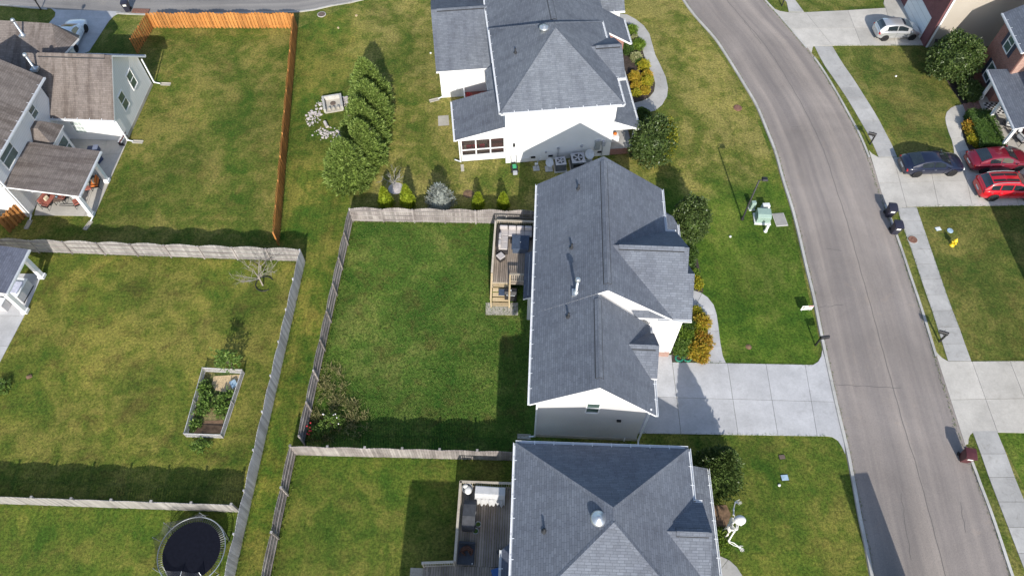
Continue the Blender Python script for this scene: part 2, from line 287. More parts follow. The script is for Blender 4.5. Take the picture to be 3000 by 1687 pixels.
# things
plain('bin_navy', (0.028, 0.028, 0.045), 0.42, 0.15); plain('bin_maroon', (0.085, 0.026, 0.030), 0.45, 0.15); plain('bin_black', (0.014, 0.014, 0.016), 0.5, 0.2); plain('rubber', (0.018, 0.018, 0.019), 0.75, 0.2)
plain('label_white', (0.72, 0.72, 0.70), 0.6, 0.08); plain('print_red', (0.50, 0.05, 0.05), 0.6); plain('print_black', (0.03, 0.03, 0.03), 0.6); plain('print_blue', (0.05, 0.10, 0.30), 0.6)
plain('utility_green', (0.26, 0.36, 0.31), 0.5, 0.08); plain('utility_white', (0.66, 0.68, 0.66), 0.5, 0.08); plain('hydrant_yellow', (0.72, 0.50, 0.02), 0.45, 0.12)
plain('cushion_grey', (0.44, 0.41, 0.40), 0.9, 0.1, 12, bumps=0.3); plain('wicker_dark', (0.040, 0.036, 0.036), 0.7, 0.35, 40, bumps=0.6); plain('table_navy', (0.060, 0.082, 0.125), 0.5, 0.15)
plain('cover_grey', (0.48, 0.48, 0.48), 0.7, 0.08, 4, bumps=0.2); plain('cover_charcoal', (0.060, 0.062, 0.068), 0.75, 0.2, 5, bumps=0.2); plain('bed_slate', (0.050, 0.056, 0.068), 0.9, 0.15, 8, bumps=0.3); plain('dog_brown', (0.075, 0.032, 0.020), 0.8, 0.5, 14)
plain('cushion_rust', (0.30, 0.10, 0.075), 0.9, 0.15, 10, bumps=0.2); plain('cushion_orange', (0.60, 0.17, 0.03), 0.9, 0.12, 10); plain('cushion_cream', (0.62, 0.53, 0.38), 0.9, 0.1, 10); plain('cushion_red', (0.50, 0.03, 0.06), 0.9, 0.1); plain('cushion_brown', (0.12, 0.085, 0.07), 0.9)
plain('ac_grey', (0.36, 0.37, 0.40), 0.5, 0.08); plain('ac_dark', (0.10, 0.105, 0.115), 0.6, 0.15); plain('dish_grey', (0.50, 0.52, 0.54), 0.45, 0.06); plain('mower_green', (0.04, 0.30, 0.14), 0.45)
plain('bone', (0.72, 0.71, 0.68), 0.55, 0.12, 7); plain('hose_green', (0.05, 0.36, 0.24), 0.45); plain('tramp_mat', (0.008, 0.009, 0.015), 0.95, spec=0.08); see('tramp_net', (0.020, 0.022, 0.030), 0.42); plain('tub_blue', (0.33, 0.45, 0.55), 0.5); plain('box_lilac', (0.48, 0.50, 0.62), 0.5); plain('container_navy', (0.045, 0.06, 0.12), 0.5); plain('pot_grey', (0.36, 0.38, 0.38), 0.5); plain('lattice_white', (0.50, 0.485, 0.48), 0.6); plain('tarp_blue', (0.04, 0.12, 0.32), 0.6)
plain('plaid_light', (0.62, 0.61, 0.60), 0.9); plain('steel_dark', (0.12, 0.125, 0.13), 0.35, 0.2, metal=0.6); plain('wood_red', (0.20, 0.06, 0.05), 0.7)
carpaint('paint_silver', (0.55, 0.56, 0.57), 0.55); carpaint('paint_black', (0.010, 0.014, 0.034)); carpaint('paint_maroon', (0.200, 0.012, 0.028), 0.25); carpaint('paint_red', (0.480, 0.008, 0.018)); carpaint('paint_white', (0.70, 0.74, 0.78)); carpaint('paint_grey', (0.12, 0.125, 0.13), 0.3)
plain('lamp_red', (0.42, 0.015, 0.020), 0.2, 0.1); plain('lamp_clear', (0.62, 0.64, 0.66), 0.15, 0.1); plain('plate', (0.60, 0.62, 0.62), 0.5); plain('sunroof', (0.02, 0.022, 0.03), 0.08)
# ------------------------------------------------------------------ mesh building
class MB:
    """collects faces; build() links them as ONE mesh object with metre-scaled UVs"""
    def __init__(s): s.v = []; s.f = []; s.m = []; s.s = []; s.M = None
    def add(s, vs, fs, mi=0, smooth=False):
        o = len(s.v)
        s.v += [tuple((s.M @ Vector(p)) if s.M else p) for p in vs]
        for f in fs: s.f.append([o + i for i in f]); s.m.append(mi); s.s.append(smooth)
        return s
    def box(s, x0, x1, y0, y1, z0, z1, mi=0):
        vs = [(x, y, z) for z in (z0, z1) for y in (y0, y1) for x in (x0, x1)]
        return s.add(vs, [(0, 2, 3, 1), (4, 5, 7, 6), (0, 1, 5, 4), (2, 6, 7, 3), (0, 4, 6, 2), (1, 3, 7, 5)], mi)
    def frustum(s, b, t, z0, z1, mi=0):          # b,t = (x0,x1,y0,y1)
        vs = [(x, y, z0) for y in b[2:] for x in b[:2]] + [(x, y, z1) for y in t[2:] for x in t[:2]]
        return s.add(vs, [(0, 2, 3, 1), (4, 5, 7, 6), (0, 1, 5, 4), (2, 6, 7, 3), (0, 4, 6, 2), (1, 3, 7, 5)], mi)
    def prism(s, poly, z0, z1, mi=0, mside=None):  # xy polygon, any winding
        a = sum(poly[i][0] * poly[(i + 1) % len(poly)][1] - poly[(i + 1) % len(poly)][0] * poly[i][1] for i in range(len(poly)))
        if a < 0: poly = poly[::-1]
        n = len(poly); vs = [(p[0], p[1], z0) for p in poly] + [(p[0], p[1], z1) for p in poly]
        s.add(vs, [list(range(n, 2 * n))], mi); s.add(vs, [list(range(n))[::-1]], mi)
        return s.add(vs, [(i, (i + 1) % n, n + (i + 1) % n, n + i) for i in range(n)], mi if mside is None else mside)
    def slab(s, poly, t, mi=0, mside=1):         # 3D polygon whose top faces up, thickness t downwards
        n = len(poly); c = Vector((0, 0, 0))
        for i in range(n): c += Vector(poly[i]).cross(Vector(poly[(i + 1) % n]))
        if c.z < 0: poly = poly[::-1]
        vs = [tuple(p) for p in poly] + [(p[0], p[1], p[2] - t) for p in poly]
        s.add(vs, [list(range(n))], mi); s.add(vs, [list(range(n, 2 * n))[::-1]], mside)
        return s.add(vs, [(i, n + i, n + (i + 1) % n, (i + 1) % n) for i in range(n)], mside)
    def extrude(s, poly, axis, a0, a1, mi=0):    # polygon in the plane normal to axis ('x': (y,z), 'y': (x,z))
        n = len(poly)
        mk = (lambda p, a: (a, p[0], p[1])) if axis == 'x' else (lambda p, a: (p[0], a, p[1]))
        ar = sum(poly[i][0] * poly[(i + 1) % n][1] - poly[(i + 1) % n][0] * poly[i][1] for i in range(n))
        if (ar < 0) == (axis == 'x'): poly = poly[::-1]
        # now winding seen from the a0 side is outward for a0
        vs = [mk(p, a0) for p in poly] + [mk(p, a1) for p in poly]
        s.add(vs, [list(range(n)) if axis == 'y' else list(range(n))[::-1]], mi); s.add(vs, [list(range(n, 2 * n))[::-1] if axis == 'y' else list(range(n, 2 * n))], mi)
        if axis == 'y': return s.add(vs, [(i, n + i, n + (i + 1) % n, (i + 1) % n) for i in range(n)], mi)
        return s.add(vs, [(i, (i + 1) % n, n + (i + 1) % n, n + i) for i in range(n)], mi)
    def tube(s, path, r, n=8, mi=0, caps=True, smooth=True):
        path = [Vector(p) for p in path]; k = len(path); rs = r if isinstance(r, (list, tuple)) else [r] * k
        vs = []; up = Vector((0, 0, 1))
        prev = None
        for i, p in enumerate(path):
            d = (path[min(i + 1, k - 1)] - path[max(i - 1, 0)])
            d = d.normalized() if d.length > 1e-9 else Vector((0, 0, 1))
            a = prev - d * prev.dot(d) if prev else (up if abs(d.z) < 0.9 else Vector((1, 0, 0))).cross(d)
            a = a.normalized() if a.length > 1e-6 else d.orthogonal().normalized(); prev = a
            b = d.cross(a)
            for j in range(n):
                t = 2 * math.pi * j / n; vs.append(tuple(p + (a * math.cos(t) + b * math.sin(t)) * rs[i]))
        fs = [(i * n + j, i * n + (j + 1) % n, (i + 1) * n + (j + 1) % n, (i + 1) * n + j) for i in range(k - 1) for j in range(n)]
        s.add(vs, fs, mi, smooth)
        if caps: s.add(vs, [list(range(n))[::-1], list(range((k - 1) * n, k * n))], mi)
        return s
    def lathe(s, prof, n=16, c=(0, 0, 0), mi=0, smooth=True, sx=1.0, sy=1.0):   # prof: (r,z)
        vs = [(c[0] + r * math.cos(2 * math.pi * j / n) * sx, c[1] + r * math.sin(2 * math.pi * j / n) * sy, c[2] + z) for r, z in prof for j in range(n)]
        k = len(prof); fs = [(i * n + j, i * n + (j + 1) % n, (i + 1) * n + (j + 1) % n, (i + 1) * n + j) for i in range(k - 1) for j in range(n)]
        s.add(vs, fs, mi, smooth)
        if prof[0][0] > 1e-6: s.add(vs, [list(range(n))[::-1]], mi)
        if prof[-1][0] > 1e-6: s.add(vs, [list(range((k - 1) * n, k * n))], mi)
        return s
    def ball(s, c, r, n=12, m=8, mi=0):
        rx, ry, rz = r if isinstance(r, (tuple, list)) else (r, r, r)
        prof = [(math.sin(math.pi * i / m), -math.cos(math.pi * i / m)) for i in range(m + 1)]
        vs = [(c[0] + rx * q * math.cos(2 * math.pi * j / n), c[1] + ry * q * math.sin(2 * math.pi * j / n), c[2] + rz * z) for q, z in prof for j in range(n)]
        return s.add(vs, [(i * n + j, i * n + (j + 1) % n, (i + 1) * n + (j + 1) % n, (i + 1) * n + j) for i in range(m) for j in range(n)], mi, True)
    def mesh(s, name, mats):
        me = bpy.data.meshes.new(name); me.from_pydata(s.v, [], s.f)
        for mt in (mats if isinstance(mats, (list, tuple)) else [mats]): me.materials.append(MATS[mt])
        me.polygons.foreach_set('material_index', s.m); me.polygons.foreach_set('use_smooth', s.s)
        uv = me.uv_layers.new(name='UVMap'); dat = np.zeros(len(me.loops) * 2, dtype=np.float32)
        Z = Vector((0, 0, 1))
        for p in me.polygons:
            n = p.normal
            if abs(n.z) > 0.9985 or n.length < 0.5: t = Vector((1, 0, 0)); b = Vector((0, 1, 0))
            else: t = Z.cross(n).normalized(); b = n.cross(t)
            for li in p.loop_indices:
                co = me.vertices[me.loops[li].vertex_index].co; dat[2 * li] = co.dot(t); dat[2 * li + 1] = co.dot(b)
        uv.data.foreach_set('uv', dat); me.update()
        return me
    def build(s, name, mats, parent=None, bevel=0, loc=None, rot=None):
        return link(name, s.mesh(name, mats), parent, loc, rot, bevel)
def link(name, data, parent=None, loc=None, rot=None, bevel=0):
    o = bpy.data.objects.new(name, data); COL.objects.link(o)
    if parent: o.parent = parent
    if loc is not None: o.location = loc
    if rot is not None: o.rotation_euler = rot if isinstance(rot, (tuple, list)) else (0, 0, rot)
    if bevel:
        b = o.modifiers.new('bevel', 'BEVEL'); b.width = bevel; b.segments = 2; b.limit_method = 'ANGLE'; b.angle_limit = R(40)
    return o
def tag(o, label, cat, group=None, kind=None):
    if label: o['label'] = label
    if cat: o['category'] = cat
    if group: o['group'] = group
    if kind: o['kind'] = kind
    return o
def thing(name, label, cat, loc=(0, 0, 0), rot=0.0, group=None):
    o = link(name, None, None, loc, rot); o.empty_display_size = 0.3
    return tag(o, label, cat, group)
def struct(o): o['kind'] = 'structure'; return o
def dup(o, loc=None, rot=None, label=None, group=None, parent=None):
    c = o.copy(); COL.objects.link(c); c.parent = parent
    if loc is not None: c.location = loc
    if rot is not None: c.rotation_euler = (0, 0, rot)
    if label: c['label'] = label
    if group: c['group'] = group
    for ch in list(o.children): dup(ch, parent=c)
    return c
def xy(v): return (v[0], v[1])
def quads(name, V, mats, parent=None, loc=None, matidx=None):
    """V: (n,4,3) array of quads -> one mesh"""
    n = len(V); me = bpy.data.meshes.new(name); me.vertices.add(n * 4); me.loops.add(n * 4); me.polygons.add(n)
    me.vertices.foreach_set('co', V.reshape(-1).astype(np.float32)); me.loops.foreach_set('vertex_index', np.arange(n * 4, dtype=np.int32))
    me.polygons.foreach_set('loop_start', np.arange(0, n * 4, 4, dtype=np.int32)); me.polygons.foreach_set('loop_total', np.full(n, 4, dtype=np.int32))
    for mt in (mats if isinstance(mats, (list, tuple)) else [mats]): me.materials.append(MATS[mt])
    if matidx is not None: me.polygons.foreach_set('material_index', matidx.astype(np.int32))
    me.update(calc_edges=True)
    return link(name, me, parent, loc)
nr = np.random.default_rng(11)
def norm(a): return a / np.maximum(np.linalg.norm(a, axis=-1, keepdims=True), 1e-9)
def leaf_quads(base, direction, length, width, fold=0.15):
    """diamond leaves: base point, growth direction, length and width arrays"""
    n = len(base); d = norm(direction); ref = norm(nr.normal(size=(n, 3))); side = norm(np.cross(d, ref)); up = np.cross(side, d)
    L = length[:, None]; W = width[:, None]
    return np.stack([base, base + d * L * 0.5 + side * W * 0.5 + up * W * fold, base + d * L, base + d * L * 0.5 - side * W * 0.5 + up * W * fold], 1)

# ------------------------------------------------------------------ polygons on the ground
def clip(poly, a, b, c):                       # keep a*x+b*y<=c
    out = []
    for i in range(len(poly)):
        p, q = poly[i], poly[(i + 1) % len(poly)]; dp = a * p[0] + b * p[1] - c; dq = a * q[0] + b * q[1] - c
        if dp <= 0: out.append(p)
        if dp * dq < 0: t = dp / (dp - dq); out.append((p[0] + (q[0] - p[0]) * t, p[1] + (q[1] - p[1]) * t))
    return out
def area(poly): return 0.5 * sum(poly[i][0] * poly[(i + 1) % len(poly)][1] - poly[(i + 1) % len(poly)][0] * poly[i][1] for i in range(len(poly)))
def cells(poly, lines_a, lines_b, gap=0.011):
    """split a polygon by two families of joint lines; each line = (point, point) on the ground"""
    def fam(polys, lines):
        for (p, q) in lines:
            nx, ny = (q[1] - p[1]), -(q[0] - p[0]); l = math.hypot(nx, ny); nx /= l; ny /= l; c = nx * p[0] + ny * p[1]; new = []
            for po in polys:
                for s_ in (1, -1):
                    r = clip(po, s_ * nx, s_ * ny, s_ * c - gap)
                    if len(r) > 2 and abs(area(r)) > 0.05: new.append(r)
            polys = new
        return polys
    return fam(fam([poly], lines_a), lines_b)
def flat(name, poly, z, mat, parent=None):
    if area(poly) < 0: poly = poly[::-1]
    m = MB(); m.add([(p[0], p[1], z) for p in poly], [list(range(len(poly)))], 0)
    o = m.build(name, mat, parent)
    return struct(o) if parent is None else o
def smooth_line(pts, step=0.5):                # Catmull-Rom through points, resampled
    pts = [Vector((p[0], p[1])) for p in pts]; ext = [pts[0] * 2 - pts[1]] + pts + [pts[-1] * 2 - pts[-2]]; out = []
    for i in range(len(pts) - 1):
        p0, p1, p2, p3 = ext[i:i + 4]; n = max(2, int((p2 - p1).length / step))
        for j in range(n):
            t = j / n; out.append(0.5 * ((2 * p1) + (p2 - p0) * t + (2 * p0 - 5 * p1 + 4 * p2 - p3) * t * t + (3 * p1 - p0 - 3 * p2 + p3) * t ** 3))
    out.append(pts[-1]); return out
def offset(line, d):                           # to the right of travel for d>0
    out = []
    for i in range(len(line)):
        t = (line[min(i + 1, len(line) - 1)] - line[max(i - 1, 0)]).normalized(); out.append(line[i] + Vector((t.y, -t.x)) * d)
    return out
def resample(line, n):
    L = [0.0]
    for i in range(1, len(line)): L.append(L[-1] + (line[i] - line[i - 1]).length)
    out = []
    for k in range(n + 1):
        t = L[-1] * k / n; i = 0
        while i < len(L) - 2 and L[i + 1] < t: i += 1
        s = (t - L[i]) / max(1e-9, L[i + 1] - L[i]); out.append(line[i].lerp(line[i + 1], s))
    return out
def ribbon_uv(name, a, b, z, mat):
    """road sheet between two matched lines; u across, v along"""
    n = len(a); me = bpy.data.meshes.new(name); vs = []
    K_ = 7
    for i in range(n):
        for j in range(K_): p = a[i].lerp(b[i], j / (K_ - 1)); vs.append((p.x, p.y, z))
    fs = [(i * K_ + j, i * K_ + j + 1, (i + 1) * K_ + j + 1, (i + 1) * K_ + j) for i in range(n - 1) for j in range(K_ - 1)]
    me.from_pydata(vs, [], fs); me.materials.append(MATS[mat]); uv = me.uv_layers.new(name='UVMap'); L = [0.0]
    for i in range(1, n): L.append(L[-1] + (a[i] - a[i - 1]).length)
    for lp in me.loops:
        i, j = divmod(lp.vertex_index, K_); uv.data[lp.index].uv = (j / (K_ - 1) * (a[i] - b[i]).length, L[i])
    me.update()
    if me.polygons[0].normal.z < 0: me.flip_normals()
    return link(name, me)
def kerb(name, line, width, h, mat, side=1, z0=-0.05):
    b = offset(line, width * side); a = line; m = MB(); n = len(a)
    vs = []
    for i in range(n):
        i0 = a[i].lerp(b[i], 0.15)
        vs += [(a[i].x, a[i].y, z0), (i0.x, i0.y, h), (b[i].x, b[i].y, h), (b[i].x, b[i].y, z0)]
    fs = []
    for i in range(n - 1):
        for j in range(3):
            q = (i * 4 + j, i * 4 + j + 1, i * 4 + 5 + j, i * 4 + 4 + j); fs.append(q if side > 0 else q[::-1])
    m.add(vs, fs, 0)
    return struct(m.build(name, mat))
# ------------------------------------------------------------------ ground
V2 = lambda v: Vector((v[0], v[1]))
L2 = lambda fn, pts: [V2(fn(*p)) for p in pts]
XY = lambda fn, pts: [xy(fn(*p)) for p in pts]
flat('ground', [(-160, -60), (160, -60), (160, 200), (-160, 200)], 0.0, 'lawn_base')

# fence corners (ground points), shared by the yards and the fences
FA0 = U(-75, 734); FA1 = U(893, 768); FB1 = U(680, 1714); FC0 = U(-90, 1470); FC1 = U(703, 1498)
FD0 = U(1035, 650); FD1 = U(1575, 659); FE1 = U(893, 1302); FF0 = U(869, 1331); FF1 = U(1508, 1347); FG1 = U(789, 1714)
FO0 = U(404, 157); FO1 = U(449, 83); FO2 = U(871, 84); FO3 = U(817, 718)
flat('lawn', [xy(FA0), xy(FA1), xy(FC1), xy(FC0)], 0.004, 'lawn_olive')                         # left yard
flat('lawn', [xy(FC0), xy(FC1), xy(FB1), xy(U(-90, 1720))], 0.004, 'lawn_low')                     # trampoline yard
flat('lawn', [xy(FD0), xy(U(1640, 652)), xy(U(1640, 1345)), xy(FF1), xy(U(893, 1331))], 0.004, 'lawn_lush')  # centre yard
flat('lawn', [xy(FF0), xy(U(1560, 1347)), xy(U(1560, 1720)), xy(FG1)], 0.004, 'lawn_low')           # lower yard
flat('lawn', [xy(FO1), xy(FO2), xy(FO3), xy(FA0), xy(U(-60, 470)), xy(U(300, 300))], 0.004, 'lawn_orange_yard')
flat('lawn', [xy(FD0), xy(U(984, 860)), xy(FE1), xy(FF0), xy(FG1), xy(FB1), xy(FA1), xy(FO3), xy(U(835, 500)), xy(U(1010, 500))], 0.006, 'lawn_swale')
flat('lawn', [xy(FO2), xy(U(1060, 0)), xy(U(1090, -30)), xy(U(1800, -30)), xy(U(1800, 655)), xy(FD0), xy(U(1010, 500)), xy(U(835, 500))], 0.006, 'lawn_upper')
flat('lawn', [xy(U(1800, -30)), xy(U(2000, -30)), xy(U(2060, 90)), xy(U(2180, 260)), xy(U(2270, 480)), xy(U(2302, 570)), xy(U(2344, 760)), xy(U(2400, 1000)), xy(U(2395, 1068)), xy(U(1800, 1068))], 0.006, 'lawn_green')
flat('lawn', [xy(U(1830, 1260)), xy(U(2430, 1275)), xy(U(2478, 1345)), xy(U(2548, 1720)), xy(U(1900, 1720))], 0.008, 'lawn_low')
flat('lawn', [xy(U(2440, 20)), xy(U(3200, 20)), xy(U(3200, 460)), xy(U(2640, 480))], 0.004, 'lawn_right')
flat('lawn', [xy(U(2680, 600)), xy(U(3200, 590)), xy(U(3200, 1062)), xy(U(2840, 1062))], 0.004, 'lawn_right')
flat('lawn', [xy(U(2920, 1265)), xy(U(3300, 1265)), xy(U(3300, 1720)), xy(U(3150, 1720))], 0.004, 'lawn_green')

# main road with kerbs, a lengthwise seam and cracks
rl = smooth_line(L2(U, [(1600, -560), (1760, -350), (1880, -180), (1960, -60), (2000, 5), (2033, 50), (2089, 113), (2128, 171), (2171, 241), (2210, 307), (2241, 380), (2268, 450), (2290, 530), (2316, 612), (2338, 700), (2358, 788), (2378, 870), (2400, 980), (2419, 1070), (2442, 1176), (2458, 1245), (2476, 1320), (2495, 1420), (2511, 1510), (2530, 1600), (2549, 1700), (2575, 1850)]), 0.6)
rr = smooth_line(L2(U, [(1840, -560), (1995, -350), (2120, -180), (2205, -60), (2243, 0), (2272, 31), (2322, 89), (2377, 155), (2415, 208), (2454, 272), (2493, 342), (2520, 392), (2543, 445), (2564, 502), (2584, 566), (2612, 640), (2648, 740), (2672, 812), (2702, 900), (2738, 1016), (2762, 1095), (2790, 1185), (2818, 1275), (2850, 1348), (2877, 1420), (2904, 1490), (2935, 1580), (2975, 1700), (3030, 1850)]), 0.6)
n_ = 190; rla = resample(rl, n_); rra = resample(rr, n_)
struct(ribbon_uv('road', rla, rra, 0.012, 'asphalt_main'))
seam = [rla[i].lerp(rra[i], 0.535 + 0.006 * math.sin(i * 0.16) + 0.0025 * math.sin(i * 1.7)) for i in range(n_ + 1)]
m = MB()
def crack(m, pts, w, z=0.0165):
    b = offset(pts, w)
    for i in range(len(pts) - 1): m.add([(*pts[i], z), (*b[i], z), (*b[i + 1], z), (*pts[i + 1], z)], [(0, 1, 2, 3)])
crack(m, seam, 0.032)
def jag(a, b, n, amp):
    a, b = V2(a), V2(b); d = (b - a); pn = Vector((-d.y, d.x)).normalized()
    return [a + d * (i / n) + pn * rng.uniform(-amp, amp) * (0 < i < n) for i in range(n + 1)]
for a, b in (((2440, 1125), (2640, 1135)), ((2390, 900), (2470, 893)), ((2640, 1445), (2670, 1640)), ((2815, 1470), (2830, 1560)), ((2320, 372), (2352, 371)), ((2180, 62), (2230, 130)), ((2420, 728), (2465, 735))):
    crack(m, jag(U(*a), U(*b), 9, 0.06), 0.025)
struct(m.build('road_crack', 'tar_seam'))
kerb('kerb', rl, 0.22, 0.10, 'concrete_kerb', -1)
kl = [p for p in rr]
def between(line, ylo, yhi): return [p for p in line if ylo <= p.y <= yhi]
for a, b in ((U(2377, 155).y + 0.3, 90), (U(2556, 470).y, U(2380, 160).y), (U(2752, 1055).y, U(2592, 590).y), (-10, U(2826, 1300).y)):
    seg = between(rr, a, b)
    if len(seg) > 2: kerb('kerb', seg, 0.20, 0.09, 'concrete_kerb', 1)
# back street, upper left
bl = smooth_line(L2(U, [(-900, -50), (-250, -2), (0, 14), (93, 22), (170, 28), (290, 34), (396, 41), (520, 42), (700, 38), (882, 33), (970, 16), (1055, 0), (1180, -40), (1400, -130), (1640, -230), (1900, -300)]), 0.8)
bu = smooth_line(L2(U, [(-900, -190), (-250, -130), (0, -125), (100, -122), (190, -120), (310, -118), (420, -117), (540, -118), (700, -122), (860, -130), (930, -145), (1000, -165), (1090, -200), (1270, -270), (1500, -345), (1750, -400)]), 0.8)
nb = 80; bla = resample(bl, nb); bua = resample(bu, nb)
struct(ribbon_uv('road', bla, bua, 0.0095, 'asphalt_back'))
for a, b in ((-80, U(160, 28).x), (U(330, 40).x, 8)):
    seg = [p for p in bl if a <= p.x <= b]; kerb('kerb', seg, 0.2, 0.09, 'concrete_kerb', 1)

# slabs -------------------------------------------------------------
def slabs(name, poly, la, lb, mat, z1=0.035, part='slab'):
    root = link(name, None, None, (*poly[0], 0)); struct(root); ox, oy = poly[0]
    for c in cells(poly, la, lb):
        m = MB(); m.prism([(p[0] - ox, p[1] - oy) for p in c], -0.05, z1); m.build(part, mat, root)
    return root
# centre driveway
slabs('driveway', XY(P, [(1560, 893), (1690, 893), (1690, 911.5), (1830, 914), (2045, 918), (2058, 910), (2066, 896), (2068, 880), (2079, 918), (2101, 1005), (2119, 1086), (2126, 1142), (2118, 1124), (2108, 1108), (2094, 1099), (2080, 1097), (1560, 1089)]),
      [(P(1690, 905), P(1713, 1090)), (P(1829, 910), P(1857, 1095)), (P(1926, 912), P(1957, 1098)), (P(2024, 912), P(2056, 1100))], [(P(1700, 1000), P(2140, 1012))], 'concrete_drive')
slabs('path', XY(ZK, [(1500, -40), (1545, 5), (1600, 22), (1660, 62), (1710, 125), (1736, 205), (1750, 300), (1768, 450), (1788, 560), (1814, 617), (1640, 613), (1655, 560), (1668, 440), (1650, 340), (1640, 245), (1595, 185), (1530, 130)]),
      [(ZK(1560, 130), ZK(1625, 0)), (ZK(1600, 225), ZK(1760, 200)), (ZK(1600, 352), ZK(1800, 348)), (ZK(1600, 478), ZK(1800, 478))], [], 'concrete_drive')
# right-hand driveways and pavement
slabs('driveway', XY(ZD, [(690, 70), (735, 88), (790, 97), (920, 97), (1240, 82), (1530, 64), (1515, 30), (1530, -40), (1900, -40), (1830, 345), (1130, 348), (985, 352), (978, 372), (972, 402), (900, 310), (830, 228), (760, 145)]),
      [(ZD(925, 95), ZD(1130, 348)), (ZD(1245, 80), ZD(1350, 348)), (ZD(1530, 60), ZD(1610, 345))], [(ZD(760, 220), ZD(1040, 217))], 'concrete_cream')
slabs('driveway', [xy(p) for p in (ZH(862, 52), ZH(885, 78), ZH(935, 106), ZH(1075, 106), ZH(1470, 80), ZQ(345, 905), ZQ(560, 860), ZQ(1300, 830), ZH(2600, 60), ZH(2600, 448), ZH(2000, 455), ZH(1210, 465), ZH(1110, 470), ZH(1062, 478), ZH(1035, 520), ZH(1000, 480), ZH(955, 362), ZH(905, 190))],
      [(ZH(1040, 100), ZH(1140, 470)), (ZH(1290, 80), ZH(1372, 465)), (ZH(1530, 60), ZH(1620, 465)), (ZH(1850, 60), ZH(1960, 460))], [(ZH(920, 293), ZH(1085, 288))], 'concrete_cream')
slabs('driveway', XY(ZL, [(1556, 352), (1580, 390), (1620, 430), (1674, 461), (1870, 461), (2318, 457), (2700, 455), (2700, 1068), (2318, 1066), (2095, 1062), (1885, 1060), (1858, 1085), (1845, 1120), (1842, 1160), (1815, 1165), (1790, 1085), (1700, 805), (1620, 555)]),
      [(ZL(1875, 460), ZL(2092, 1062)), (ZL(2195, 455), ZL(2440, 1070)), (ZL(2500, 455), ZL(2740, 1070))], [(ZL(1690, 785), ZL(1985, 780))], 'concrete_cream')
def walk(left, right, n, mat='concrete_walk'):
    a = resample(smooth_line(left, 0.4), n); b = resample(smooth_line(right, 0.4), n)
    root = struct(link('pavement', None, None, (a[0].x, a[0].y, 0))); ox, oy = a[0]
    for i in range(n):
        ta = (a[i + 1] - a[i]).normalized() * 0.011; tb = (b[i + 1] - b[i]).normalized() * 0.011
        q = [a[i] + ta, b[i] + tb, b[i + 1] - tb, a[i + 1] - ta]
        MB().prism([(p.x - ox, p.y - oy) for p in q], -0.05, 0.038).build('slab', mat, root)
walk(L2(ZD, [(600, -180), (700, -70), (785, 20), (800, 92)]), L2(ZD, [(700, -180), (790, -70), (860, 20), (915, 94)]), 4)
walk(L2(ZD, [(995, 352), (1060, 480), (1150, 610), (1250, 760), (1320, 880), (1390, 1000), (1440, 1100), (1478, 1188)]), L2(ZD, [(1128, 352), (1205, 480), (1295, 610), (1390, 760), (1465, 880), (1528, 1000), (1580, 1100), (1618, 1188)]), 10)
walk(L2(ZH, [(1072, 474), (1105, 595), (1160, 740), (1215, 905), (1272, 1075), (1330, 1240), (1380, 1400)]) + L2(ZL, [(1630, 320), (1672, 458)]), L2(ZH, [(1211, 470), (1265, 625), (1318, 780), (1372, 935), (1432, 1110), (1492, 1270), (1548, 1410)]) + L2(ZL, [(1810, 300), (1868, 458)]), 10)
walk(L2(ZO, [(1490, -140), (1545, 0), (1660, 330), (1750, 570), (1860, 850), (1970, 1140), (2110, 1500)]), L2(ZO, [(1757, -140), (1820, 0), (1940, 330), (2040, 580), (2160, 850), (2290, 1140), (2460, 1500)]), 6)
# left grey driveway behind the brown roof, upper right path, patios, pads
slabs('driveway', XY(ZA, [(480, 80), (535, 95), (1060, 110), (1140, 118), (1075, 155), (1030, 200), (840, 490), (600, 560), (380, 380), (470, 215), (520, 160), (525, 120)]), [(ZA(430, 300), ZA(980, 320)), (ZA(500, 175), ZA(1080, 185))], [(ZA(780, 90), ZA(640, 500))], 'concrete_drive')
slabs('path', XY(ZC, [(1635, 122), (1700, 128), (1770, 165), (1840, 220), (1890, 290), (1915, 380), (1940, 470), (1985, 560), (2030, 660), (2048, 750), (2040, 820), (2000, 890), (1940, 940), (1880, 955), (1760, 950), (1750, 880), (1830, 860), (1890, 830), (1930, 780), (1940, 710), (1925, 650), (1890, 580), (1850, 490), (1830, 420), (1805, 330), (1770, 260), (1700, 200), (1640, 175)]),
      [(ZC(1760, 290), ZC(1880, 250)), (ZC(1800, 400), ZC(1950, 380)), (ZC(1840, 520), ZC(1990, 490)), (ZC(1880, 640), ZC(2060, 620)), (ZC(1900, 760), ZC(2080, 780)), (ZC(1850, 840), ZC(1960, 960))], [], 'concrete_walk')
slabs('path', XY(ZQ, [(505, 392), (440, 390), (370, 398), (310, 425), (265, 470), (250, 530), (258, 590), (285, 680), (320, 770), (338, 850), (345, 905), (560, 870), (500, 870), (470, 810), (440, 730), (420, 650), (425, 600), (455, 560), (545, 515)]), [(ZQ(240, 560), ZQ(460, 600)), (ZQ(290, 760), ZQ(470, 730))], [], 'concrete_cream')
slabs('path', XY(ZN, [(2200, 880), (2250, 888), (2310, 915), (2360, 960), (2400, 1023), (2450, 1120), (2200, 1120)]), [(ZN(2200, 1040), ZN(2310, 900))], [], 'concrete_walk')
slabs('patio', XY(ZE, [(325, 745), (890, 752), (1205, 40), (1190, -70), (640, -85), (440, 200)]), [(ZE(880, 480), ZE(1010, 40))], [(ZE(600, 210), ZE(1150, 160)), (ZE(300, 480), ZE(990, 500))], 'concrete_cream')
